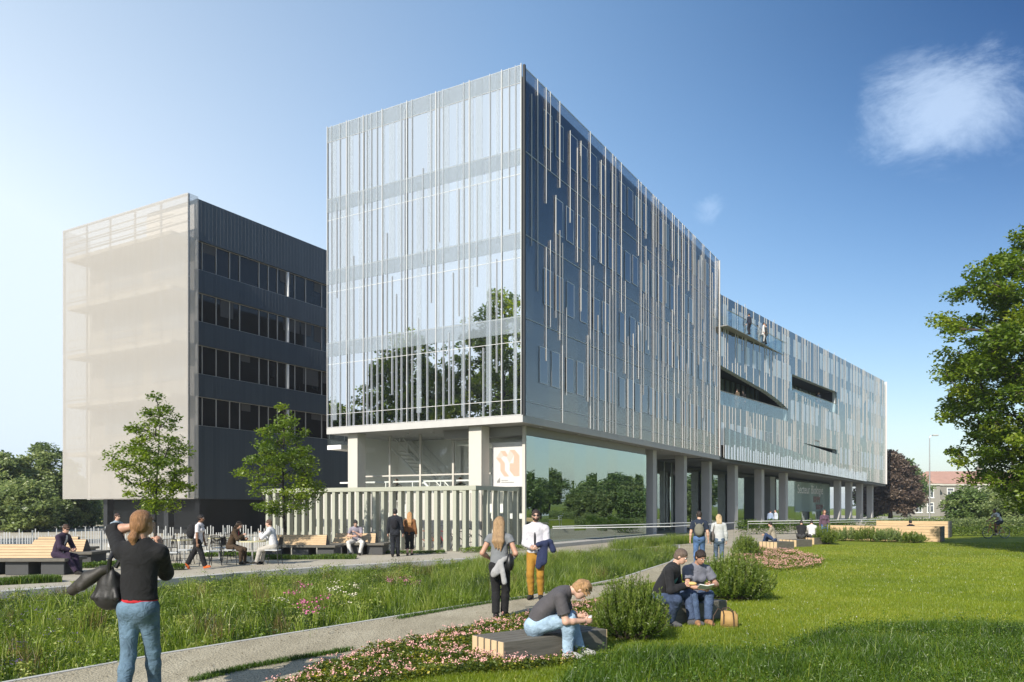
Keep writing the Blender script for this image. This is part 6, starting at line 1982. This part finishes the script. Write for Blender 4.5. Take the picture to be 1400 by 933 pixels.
# red belt showing below the sweater
q = Field(); q.cone(w1['P'] + w1['u1'] * .020 * H, w1['P'] + w1['u1'] * .039 * H, .0965 * H, .0925 * H, cut_a=True, cut_b=True, fr=np.array([0, 1, 0]), flat=.76)
v, f_ = q.mesh(.008); np_mesh('belt', v, f_, CL((.42, .02, .03)), w1['root'], smooth=True)
q = Field()
q.ell((-.245, -.03, 1.07), (.125, .10, .165), k=.03); q.ell((-.25, -.03, .98), (.14, .11, .10), k=.05); q.ell((-.20, -.08, 1.08), (.05, .05, .17), k=.02)
for k in range(6): q.cone((-.24, -.03, 1.25), (-.36 + k * .045, -.10 - .02 * (k % 2), 1.0), .016, .030, k=.012)
bag = held(w1, 'shoulder_bag', q, plain('black_leather', (.014, .013, .012), .55, var=.3, bump=.4, bscale=18), 'slouchy black leather bag hanging at the side of the woman taking a picture', 'bag', .009)
q = MB()
sh = w1['SH'][0]
q.tube([(-.23, -.085, 1.22), (-.21, -.10, 1.34), (sh[0] - .045, -.075, sh[2] - .02), (sh[0] - .01, -.02, sh[2] + .065), (sh[0] - .03, .07, sh[2] - .02), (-.25, .05, 1.25)], [.020, .020, .022, .022, .02, .018], 8)
o = q.build('strap', M['black'], bag); 
q = Field()
q.cone((-.27, -.06, 1.24), (-.42, -.08, 1.17), .045, .062, k=.03); q.cone((-.42, -.08, 1.17), (-.60, -.08, 1.04), .062, .045, k=.03, cut_b=True); q.cone((-.30, -.09, 1.24), (-.46, -.12, 1.10), .03, .045, k=.03)
q.cone((-.60, -.08, 1.04), (-.585, -.08, 1.05), .034, .034, sub=True)
held(w1, 'draped_jacket', q, plain('brown_black_jacket', (.028, .024, .019), .6, var=.35, bump=.5, bscale=22), 'dark jacket with a hanging sleeve stuffed over the black shoulder bag', 'jacket', .009)
q = MB(); q.bbox(-.085, .035, .215, .235, 1.66, 1.735, .006); held(w1, 'camera_phone', q, M['black'], 'small dark phone held up before the face of the woman in black', 'phone')

# 2 man by the terrace fence
H = 1.6
p = person('man in a grey shirt, jeans and red shoes standing by the terrace fence, wearing sunglasses', (A(159, 25.0), 25.0), (.95, -.35), H, .014, lean=(1, 3), feet=[(-.08, -.08, .067), (.09, .12, .067)], hair=('short', (.06, .03, .02)), top=dict(c=(.30, .36, .42), sleeve=.62, hem=.05), bottom=dict(c=(.15, .21, .31), mat='denim'), shoes=(.40, .05, .03), glasses=True)
q = Field(); q.ell(p['WR'][1] + np.array([.02, .03, -.20]), (.12, .10, .12)); q.ell(p['WR'][1] + np.array([.02, .03, -.30]), (.10, .085, .10), sub=True)
held(p, 'helmet', q, plain('white_helmet', (.66, .64, .62), .3), 'white rounded helmet carried by the man beside the fence', 'helmet', .014)
# 3 suit on the near bench
H = 1.7
person('person in a dark plum suit and sunglasses sitting on the near left terrace bench', (A(80, 21.2), 21.2), (1, -.12), H, .013, pel=(0, 0, sit(.44, H)), lean=(8, 22), head=(22, -20), feet=[(-.10, .50, .071), (.10, .60, .071)], hands=[(-.12, .38, .66), (.12, .42, .66)], elbow=[(-.8, -.5, -.3), (.8, -.5, -.3)], hair=('short', (.07, .035, .02)), top=dict(c=WHITE), jacket=dict(c=(.035, .022, .045), hem=.07, open=True, name='jacket'), bottom=dict(c=(.035, .022, .045), e=.012, flare=.006), glasses=True, knee=[(-.2, .3, 1), (.2, .3, 1)])
# 4 walking woman with rucksack
H = 1.58
p = person('woman in a white tee and black trousers walking across the terrace with a rucksack', (A(271, 22.9), 22.9), (1, -.05), H, .013, 'f', lean=(4, 7), head=(3, 5), feet=[(-.06, -.36, .13), (.06, .24, .07)], toes=(-55, 12), hands=[None, (.22, .07, .74)], skin='brown', hair=('bun', (.015, .012, .012)), top=dict(c=(.66, .62, .63), sleeve=.68, hem=.03), bottom=dict(c=BLACK, e=.014, flare=.010), shoes=(.62, .13, .03))
q = Field(); c = p['Ch'] - p['F2'] * .20; q.ell(c + np.array([0, -.02, -.06]), (.15, .13, .22), k=.05); q.ell(c + np.array([0, -.06, -.12]), (.13, .11, .14), k=.05)
for sg in (-1, 1):
    a = p['SH'][0 if sg < 0 else 1]; q.cone(a + np.array([-sg * .04, -.08, .03]), a + np.array([-sg * .045, .0, .055]), .016, .016); q.cone(a + np.array([-sg * .045, .0, .055]), a + np.array([-sg * .05, .085, -.03]), .016, .016)
held(p, 'rucksack', q, CL((.016, .016, .018)), 'big soft black rucksack on the back of the walking woman', 'rucksack', .013)
# 5 two at the cafe table
tx, ty = G(345, 772)
x, y = G(326, 773); H = 1.68
ch = [o for o in CHAIRS if 'dark brown' in o['label']][0]; ch.location = (tx - .66, ty + .02, 0); ch.rotation_euler = (0, 0, R(-90))
person('person in a dark brown jacket and red scarf sitting at the yellow cafe table', (tx - .68, ty + .02), (1, 0), H, .014, 'f', pel=(0, 0, sit(.475, H)), lean=(10, 24), head=(20, 0), feet=[(-.10, .40, .071), (.10, .34, .071)], hands=[(-.12, .44, .80), (.10, .42, .92)], knee=[(-.2, .3, 1), (.2, .3, 1)], elbow=[(-.8, -.3, -.7), (.8, -.3, -.7)], hair=('mid', (.05, .03, .015)), top=dict(c=(.42, .03, .05)), jacket=dict(c=(.055, .035, .018), hem=.05, open=True), bottom=dict(c=(.06, .04, .025)))
ch = [o for o in CHAIRS if 'white shirt' in o['label']][0]; ch.location = (tx + .66, ty - .02, 0); ch.rotation_euler = (0, 0, R(90))
person('man in a white shirt and pale trousers gesturing at the yellow cafe table', (tx + .68, ty - .02), (-1, .05), 1.72, .014, pel=(0, 0, sit(.475, 1.72)), lean=(6, 14), head=(5, 0), feet=[(-.10, .52, .072), (.10, .42, .072)], hands=[(-.10, .38, .98), (.13, .40, .80)], knee=[(-.2, .3, 1), (.2, .3, 1)], elbow=[(-.8, -.3, -.7), (.8, -.3, -.7)], hair=('short', (.10, .055, .035)), top=dict(c=WHITE, e=.012), bottom=dict(c=(.42, .40, .36), e=.010), palm=[(.4, 1, 0), None])
# 6 man on the terrace bench, chin in hand
H = 1.72
person('man in a checked lilac shirt sitting on the terrace bench, hand to his chin', (A(488, 29.9), 29.85), (.05, -1), H, .014, pel=(0, 0, sit(.44, H)), lean=(14, 30), head=(26, 6), feet=[(-.17, .40, .072), (.17, .42, .072)], hands=[(-.03, .42, .86), (.06, .38, .72)], knee=[(-.45, .3, 1), (.45, .3, 1)], elbow=[(-.5, .2, -1), (.5, .2, -1)], hair=('short', (.02, .015, .012)), top=dict(c=(.26, .24, .29), sleeve=.7, hem=.02), bottom=dict(c=(.58, .57, .54), e=.010))
# 7 couple walking to the building
H = 1.74
p = person('man in a dark suit with a small black backpack walking towards the slatted screen', (A(540, 28.6), 28.6), (.04, 1), H, .014, feet=[(-.07, -.10, .074), (.07, .16, .073)], hair=('short', (.02, .016, .014)), top=dict(c=WHITE), jacket=dict(c=(.016, .018, .024), hem=.075, e=.008), bottom=dict(c=(.016, .018, .024), e=.012, flare=.008))
q = Field(); q.ell(p['Ch'] + np.array([0, -.17, -.05]), (.13, .075, .19)); held(p, 'backpack', q, CL((.012, .012, .016)), 'small black backpack on the man in a dark suit', 'backpack', .014)
H = 1.62
person('woman in a brown jacket and black cropped trousers walking beside the dark suited man', (A(560, 29.3), 29.3), (.0, 1), H, .014, 'f', feet=[(-.06, -.16, .085), (.06, .16, .068)], toes=(-30, 0), hair=('long', (.46, .25, .10)), top=dict(c=BLACK), jacket=dict(c=(.19, .085, .035), hem=.05), bottom=dict(c=BLACK, kind='crop', e=.012, flare=.012))
# 8 the pair on the path
H = 1.64
p8 = person('woman with long fair hair in a grey tee and black trousers standing on the path', (A(683, 12.75), 12.75), (.22, 1), H, .011, 'f', lean=(-1, 1), head=(0, -8), feet=[(-.05, -.05, .069), (.055, .10, .069)], hands=[(-.20, .14, .96), (.20, .16, .98)], elbow=[(-.6, -1, -.2), (.6, -1, -.2)], skin='tan', hair=('long', (.36, .23, .12)), top=dict(c=(.17, .18, .19), sleeve=.32, hem=.03, cuff=.008), bottom=dict(c=BLACK, e=.008, flare=.010), shoes=BLACK)
# pale sweater knotted at the hip and the black bag
q = Field(); P8 = p8['P']
q.cone(P8 + np.array([.04, -.13, .06]), P8 + np.array([-.03, -.165, -.10]), .045, .06, k=.03, fr=(0, 1, 0), flat=.6); q.cone(P8 + np.array([.06, -.14, .04]), P8 + np.array([.12, -.165, -.26]), .04, .045, k=.03, fr=(0, 1, 0), flat=.6); q.cone(P8 + np.array([-.03, -.165, -.10]), P8 + np.array([-.06, -.165, -.14]), .06, .05, k=.03, fr=(0, 1, 0), flat=.6); q.cone(P8 + np.array([.10, -.10, .10]), P8 + np.array([.22, .02, .13]), .045, .045, k=.03)
held(p8, 'draped_sweater', q, CL((.30, .30, .30)), 'pale grey sweater hanging from the bag of the fair haired woman', 'sweater', .010)
q = Field(); q.ell(P8 + np.array([.19, -.07, .04]), (.065, .10, .13), k=.02); q.ell(P8 + np.array([.19, -.06, .10]), (.05, .085, .10), k=.02)
hb = held(p8, 'handbag', q, plain('black_bag_leather', BLACK, .4, var=.3), 'black handbag at the hip of the fair haired woman on the path', 'bag', .010)
q = MB(); s0 = p8['SH'][1]; q.tube([P8 + np.array([.19, -.10, .15]), s0 + np.array([.01, -.075, -.10]), s0 + np.array([-.02, -.02, .062]), s0 + np.array([-.0, .06, -.06]), P8 + np.array([.20, .0, .15])], .010, 6); q.build('strap', M['black'], hb)
H = 1.74
p9 = person('bearded man in a white shirt, dark tie and mustard trousers, smiling on the path', (A(733, 15.4), 15.4), (-.22, -1), H, .011, lean=(0, 2), head=(2, 12), feet=[(-.09, 0, .074), (.09, .05, .074)], hands=[(-.07, .22, 1.03), (.05, .22, 1.03)], elbow=[(-1, -.9, -.2), (1, -.9, -.2)], hair=('short', (.035, .02, .014)), beard=(.05, .028, .02), top=dict(c=(.52, .51, .55), e=.011), bottom=dict(c=(.33, .17, .025), e=.007), glasses=True, palm=[(.3, -.6, .5), (-.3, -.6, .5)])
q = MB(); n0 = p9['N'] + p9['F2'] * .075; c0 = p9['W'] + p9['F2'] * .118; m0 = p9['Ch'] + p9['F2'] * .128
q.tube([n0 + np.array([0, .005, -.02]), n0 + np.array([0, .02, -.05]), m0, c0], [.017, .013, .020, .026], 6); q.build('tie', CL((.025, .025, .03)), p9['root'])
q = Field(); q.cone(p9['P'] + np.array([0, 0, .095]), p9['P'] + np.array([0, 0, .118]), .150, .149, fr=(0, 1, 0), flat=.76, cut_a=True, cut_b=True); v, f_ = q.mesh(.008); np_mesh('belt', v, f_, CL((.03, .02, .015)), p9['root'], smooth=True)
q = Field(); e = p9['EL'][0]; w_ = p9['WR'][0]; mm = (e + w_) / 2
q.cone(e + np.array([-.05, .05, .03]), w_ + np.array([-.02, .03, .05]), .062, .052, k=.04); q.cone(mm + np.array([-.04, .06, 0]), mm + np.array([-.02, .07, -.30]), .075, .085, k=.05, fr=(0, 1, 0), flat=.55); q.cone(mm + np.array([.03, .06, -.02]), mm + np.array([.07, .07, -.40]), .05, .06, k=.04, fr=(0, 1, 0), flat=.5); q.cone(e + np.array([-.06, .04, .02]), e + np.array([-.12, .05, -.12]), .055, .06, k=.04)
held(p9, 'folded_jacket', q, CL((.022, .030, .075)), 'navy jacket folded over the forearm of the bearded man in a white shirt', 'jacket', .010)
# 9 the man on the front bench
H = 1.72
p10 = person('fair haired man in a dark grey tee bent forward on the low beamed bench', (A(735, 9.42), 9.42), (1, -.16), H, .0105, pel=(0, 0, sit(.27, H) + .004), lean=(20, 50), neckf=.75, head=(56, 0), feet=[(-.15, .50, .075), (.09, .37, .075)], hands=[(-.06, .52, .50), (.08, .56, .46)], elbow=[(-.5, -.2, -1), (.5, -.3, -1)], knee=[(-.3, .3, 1), (.12, .3, 1)], skin='light', hair=('shaggy', (.42, .245, .115)), top=dict(c=(.075, .070, .075), sleeve=.72, e=.010, hem=.015, cuff=.010), bottom=dict(c=(.24, .33, .42), mat='denim', e=.010, flare=.006), shoes=(.45, .44, .42), curl=(.7, .7))
q = MB(); hc = p10['WR'][0] + np.array([.05, .09, .0]); q.bbox(hc[0] - .06, hc[0] + .06, hc[1] - .04, hc[1] + .04, hc[2] - .008, hc[2] + .008, .003); held(p10, 'small_notebook', q, M['white_paint'], 'small white notebook in the hands of the fair haired man', 'notebook')
# 10 the reading pair
H = 1.72
p11 = person('man in a black and green sweater with a sandwich, beside a reading woman', (2.28, 12.06), (.9, -.45), H, .012, pel=(0, 0, sit(.29, H) + .004), lean=(14, 30), head=(26, -4), feet=[(-.12, .46, .072), (.16, .20, .072)], hands=[(-.04, .40, .62), (.08, .40, .62)], elbow=[(-.6, -.4, -.8), (.6, -.4, -.8)], knee=[(-.25, .3, 1), (.35, .3, 1)], hair=('short', (.14, .10, .075)), top=dict(c=(.016, .016, .018), e=.011, hem=.02), bottom=dict(c=(.045, .065, .115), mat='denim', e=.008, flare=.006), shoes=(.08, .08, .085), curl=(.8, .8))
q = Field(); q.ell(p11['Ch'] + p11['F2'] * .055 + p11['u2'] * .01, (.10, .085, .13), np.array([p11['RS'], p11['F2'], p11['u2']])); q.cutplane(p11['Ch'] + p11['F2'] * .085, -p11['F2']); v, f_ = q.mesh(.011); np_mesh('front_panel', v, f_, CL((.04, .17, .14)), p11['root'], smooth=True)
q = Field(); c = (p11['WR'][0] + p11['WR'][1]) / 2 + np.array([0, .10, .03]); q.ell(c, (.05, .07, .03)); held(p11, 'sandwich', q, plain('bread', (.62, .40, .15), .8), 'sandwich in paper held by the man on the bench', 'sandwich', .008)
H = 1.64
p12 = person('dark haired woman in a grey tee and jeans reading a book on the bench', (2.88, 12.44), (.10, -1), H, .012, 'f', pel=(0, 0, sit(.29, H) + .004), lean=(12, 26), head=(30, 14), feet=[(-.08, .44, .069), (.10, .46, .069)], hands=[(-.16, .36, .60), (.03, .46, .56)], elbow=[(-.7, -.2, -.8), (.7, -.2, -.8)], knee=[(-.15, .3, 1), (.15, .3, 1)], skin='tan', hair=('bun', (.030, .018, .014)), top=dict(c=(.16, .165, .20), sleeve=.62, e=.012, hem=.02, cuff=.01), bottom=dict(c=(.050, .075, .13), mat='denim', e=.008, flare=.008), shoes=(.30, .16, .08), curl=(.6, .6))
q = MB(); c = p12['WR'][1] + np.array([-.02, .11, .02])
q.add([c + np.array(t) for t in ((-.11, -.04, .0), (0, -.03, -.02), (.11, -.04, .0), (.11, .08, .07), (0, .09, .05), (-.11, .08, .07), (-.11, -.04, -.012), (0, -.03, -.032), (.11, -.04, -.012), (.11, .08, .058), (0, .09, .038), (-.11, .08, .058))], [(0, 1, 4, 5), (1, 2, 3, 4), (6, 11, 10, 7), (7, 10, 9, 8), (0, 6, 7, 1), (1, 7, 8, 2), (2, 8, 9, 3), (3, 9, 10, 4), (4, 10, 11, 5), (5, 11, 6, 0)])
held(p12, 'open_book', q, M['white_paint'], 'open book held by the dark haired woman on the bench', 'book')
# tan bag on the lawn
tb = empty('tote_bag', (A(997, 11.75), 11.75, 0), R(-22)); tag(tb, 'tan canvas tote bag with dark straps standing on the lawn', 'bag')
q = MB(); bm = bmesh.new(); bmesh.ops.create_cube(bm, size=1); bmesh.ops.bevel(bm, geom=bm.edges[:], offset=.12, segments=3, affect='EDGES')
for v_ in bm.verts:
    t_ = v_.co.z + .5; k_ = 1 - .16 * t_ + .05 * math.sin(t_ * 7 + v_.co.x * 5); v_.co = Vector((v_.co.x * .27 * k_, v_.co.y * .17 * k_ * (1 - .3 * t_), t_ * .25 + (.02 * math.sin(v_.co.x * 9) if t_ > .8 else 0)))
bm.verts.index_update(); q.add([v_.co[:] for v_ in bm.verts], [[v_.index for v_ in f.verts] for f in bm.faces]); bm.free()
q.build('body', plain('tan_canvas', (.40, .25, .095), .8, var=.2, bump=.4, bscale=25), tb, smooth=True)
for (yy, flop) in ((-.075, 1), (.07, 0)):
    q = MB(); 
    if flop: q.tube([(-.07, -.078, .06), (-.07, -.070, .20), (-.09, -.08, .29), (.0, -.10, .31), (.06, -.09, .26), (.075, -.085, .14), (.08, -.085, .03)], .009, 6)
    else: q.tube([(-.08, .06, .22), (-.17, .05, .27), (-.23, .02, .16), (-.24, -.02, .02), (-.21, -.02, .010)], .009, 6)
    q.build('strap', plain('dark_strap', (.05, .028, .018), .6), tb)
# 11 couple walking away
H = 1.68
p = person('man in a navy tee with a grey green backpack walking away on the path', (A(956, 23.6), 23.6), (.25, 1), H, .013, head=(0, 18), feet=[(-.09, -.16, .09), (.09, .16, .071)], toes=(-20, 0), hair=('short', (.03, .02, .016)), top=dict(c=(.018, .026, .045), sleeve=.7, hem=.05, cuff=.008), bottom=dict(c=(.06, .11, .22), mat='denim', e=.009, flare=.006))
q = Field(); q.ell(p['Ch'] + np.array([0, -.17, -.09]), (.14, .085, .20), k=.03); q.ell(p['Ch'] + np.array([0, -.23, -.15]), (.11, .05, .10), k=.02)
for sg in (-1, 1): q.cone(p['Ch'] + np.array([sg * .09, -.13, .06]), p['SH'][(sg + 1) // 2] + np.array([-sg * .05, -.02, .055]), .018, .018); q.cone(p['SH'][(sg + 1) // 2] + np.array([-sg * .05, -.02, .055]), p['SH'][(sg + 1) // 2] + np.array([-sg * .05, .09, -.04]), .018, .018)
held(p, 'backpack', q, CL((.15, .145, .115)), 'grey green backpack on the man in a navy tee', 'backpack', .013)
H = 1.58
p = person('fair haired woman in a pale grey sweater and jeans walking away beside the backpack man', (A(983, 24.0), 24.0), (.1, 1), H, .013, 'f', feet=[(-.07, .14, .067), (.07, -.14, .09)], toes=(0, -20), hair=('mid', (.50, .36, .20)), top=dict(c=(.42, .43, .43), e=.014, hem=.045, name='sweater'), bottom=dict(c=(.07, .10, .15), mat='denim'))
q = Field(); q.ell(p['P'] + np.array([-.20, -.05, .07]), (.07, .12, .17), k=.03); q.cone(p['P'] + np.array([-.19, -.05, .2]), p['SH'][0] + np.array([.02, -.06, .03]), .02, .016)
held(p, 'shoulder_bag', q, CL((.11, .095, .085)), 'soft brown grey shoulder bag of the woman in the pale sweater', 'bag', .013)
# 12 the far terrace
def far_person(label, px, Y, face, H=1.68, **k):
    return person(label, (A(px, Y), Y), face, H, k.pop('cell', .022), **k)
x, y = G(1060, 751); H = 1.55
far_person('person in a tan jacket sitting with legs drawn up on the nearest far slatted bench', 1058, y + .1, (-.85, .5), H, pel=(0, 0, sit(.33, H)), lean=(6, 14), head=(15, 0), feet=[(-.12, .42, .30), (.12, .36, .12)], hands=[(-.05, .40, .60), (.05, .40, .60)], knee=[(-.4, .2, 1), (.4, .2, 1)], hair=('short', (.02, .015, .012)), top=dict(c=(.30, .26, .20), hem=.04, e=.014, name='jacket'), bottom=dict(c=(.03, .05, .11)))
for (px, c_, lb, dy) in [(1096, (.016, .016, .018), 'person in black sitting on the farthest slatted bench', 0), (1110, WHITE, 'person in white bent forward on the farthest slatted bench', .2)]:
    xx, yy = G(px, 744.5); far_person(lb, px, yy + dy, (-.7, .7) if c_ == BLACK else (.3, .95), 1.6, pel=(0, 0, sit(.33, 1.6)), lean=(12, 26), head=(25, 0), feet=[(-.1, .42, .068), (.1, .42, .068)], hands=[(-.05, .38, .6), (.05, .38, .6)], knee=[(-.3, .2, 1), (.3, .2, 1)], hair=('short', (.02, .015, .012)), top=dict(c=c_, hem=.03, e=.012), bottom=dict(c=(.05, .05, .055)))
far_person('woman in a plum top and jeans standing on the paving by the clipped hedge', 1127, 41.5, (-.15, -1), 1.66, sex='f', feet=[(-.08, 0, .07), (.08, .06, .07)], hair=('mid', (.20, .10, .06)), top=dict(c=(.10, .06, .09), hem=.05), bottom=dict(c=(.06, .12, .27), mat='denim'), skin='tan')
far_person('man in a blue shirt and dark trousers standing under the wing by a column', 1053, 62, (.6, .4), 1.6, hair=('short', (.02, .02, .02)), top=dict(c=(.25, .32, .46)), bottom=dict(c=(.02, .022, .03)), cell=.026)
far_person('man in a pale shirt talking to the man in blue under the wing', 1061, 62.3, (-.9, -.2), 1.62, hair=('short', (.03, .02, .02)), top=dict(c=(.50, .55, .62)), bottom=dict(c=(.03, .032, .04)), cell=.026)
far_person('person sitting between the two timber block benches, only the dark head showing', 1246, 44.6, (-.2, 1), 1.66, pel=(0, 0, sit(.16, 1.66)), lean=(4, 8), feet=[(-.1, .5, .07), (.1, .5, .07)], hands=[(-.08, .42, .5), (.08, .42, .5)], knee=[(-.2, .2, 1), (.2, .2, 1)], hair=('short', (.015, .012, .012)), top=dict(c=BLACK, e=.012), bottom=dict(c=(.03, .03, .035)), cell=.024)
# 13 cyclist
cyx, cyy = A(1362, 45.5), 45.5
bk = make_bike((.45, .13, .04)); bk.location = (cyx, cyy, 0); bk.rotation_euler = (0, 0, PI + R(6)); tag(bk, 'orange red bicycle being ridden along the lawn edge', 'bicycle')
p = far_person('cyclist in a pale tee and dark shorts riding along the lawn edge', 1362, 45.5, (-1, -.1), 1.68, pel=(0, -.23, 1.01), lean=(22, 38), head=(-2, 0), feet=[(-.09, .05, .46), (.09, -.04, .24)], hands=[(-.25, .34, 1.03), (.25, .34, 1.03)], elbow=[(-.6, -.2, -1), (.6, -.2, -1)], knee=[(-.1, 1, .4), (.1, 1, .4)], skin='brown', hair=('short', (.015, .012, .01)), top=dict(c=(.55, .55, .54), sleeve=.7), bottom=dict(c=(.03, .035, .05), kind='short', flare=.01), cell=.018)
q = Field(); q.ell(p['Ch'] - p['F2'] * .15, (.13, .09, .19), np.array([p['RS'], p['F2'], p['u2']])); held(p, 'rucksack', q, CL((.015, .016, .02)), 'dark rucksack on the back of the cyclist', 'rucksack', .018)
# 14 people on the balconies and in the lobby
def on_wing(label, wv, b_, z, face, H, **k):
    q_ = Vector(W0) + WD * wv + WN_ * b_
    return person(label, (q_.x, q_.y), face, H, .026, z0=z, **k)
on_wing('man in dark clothes standing on the curved roof balcony, alone', 4.3, -.70, 15.54, (-.6, .8), 1.66, top=dict(c=NAVY), bottom=dict(c=(.02, .022, .03)), hair=('short', (.02, .015, .012)))
on_wing('person in a white coat on the curved roof balcony, talking', 8.1, -.42, 15.54, (.8, -.3), 1.66, top=dict(c=WHITE, hem=.14, e=.014, name='coat'), bottom=dict(c=(.4, .4, .4)), hair=('short', (.05, .03, .02)))
on_wing('person in a grey jacket on the curved roof balcony, facing the white coat', 8.85, -.40, 15.54, (-.8, .3), 1.68, top=dict(c=(.12, .115, .11), hem=.06), bottom=dict(c=(.09, .085, .08)), hair=('short', (.04, .025, .02)))
on_wing('person in a brown suit in the lower loggia, nearer the head block', 4.2, .32, 9.61, (.7, .5), 1.68, top=dict(c=(.10, .075, .05), hem=.07), bottom=dict(c=(.09, .07, .05)), hair=('short', (.05, .03, .02)))
on_wing('person in a black suit in the lower loggia, facing the brown suit', 5.6, .32, 9.61, (-.7, -.5), 1.70, top=dict(c=BLACK, hem=.07), bottom=dict(c=BLACK), hair=('short', (.05, .03, .02)))
on_wing('person in dark clothes leaning at the rail of the upper loggia', 25.5, .32, 11.81, (.4, -.9), 1.68, top=dict(c=NAVY), bottom=dict(c=(.03, .035, .06)), hair=('short', (.02, .015, .012)), feet=[(-.07, -.12, .07), (.07, .06, .07)])
def in_lobby(label, lx, ly, face, **k):
    q_ = Vector((CX, CY)) + U * lx + Vv * ly
    return person(label, (q_.x, q_.y), face, 1.72, .022, z0=1.52, **k)
in_lobby('person in a grey jacket behind the lobby glass at the foot of the stair', 2.95, 9.0, (-.3, -1), top=dict(c=(.22, .21, .19)), bottom=dict(c=BLACK), hair=('short', (.16, .09, .05)))
in_lobby('person with folded arms in dark green behind the lobby glass, near the corner column', 2.95, 5.1, (-.4, -1), top=dict(c=(.06, .065, .055)), bottom=dict(c=BLACK), hair=('short', (.20, .11, .06)), hands=[(.08, .20, 1.18), (-.08, .22, 1.20)])
# ------------------------------------------------------------------ air
hm = bpy.data.materials.new('haze'); hm.use_nodes = True
for n in list(hm.node_tree.nodes): hm.node_tree.nodes.remove(n)
pv = hm.node_tree.nodes.new('ShaderNodeVolumePrincipled'); ho = hm.node_tree.nodes.new('ShaderNodeOutputMaterial')
pv.inputs['Color'].default_value = (0.80, 0.88, 0.97, 1); pv.inputs['Density'].default_value = 0.0005; pv.inputs['Anisotropy'].default_value = 0.25
hm.node_tree.links.new(pv.outputs[0], ho.inputs['Volume'])
hz_b = MB(); hz_b.box(-905, 905, -305, 1505, -1.8, 25.0)
tag(hz_b.build('haze', hm), kind='stuff')
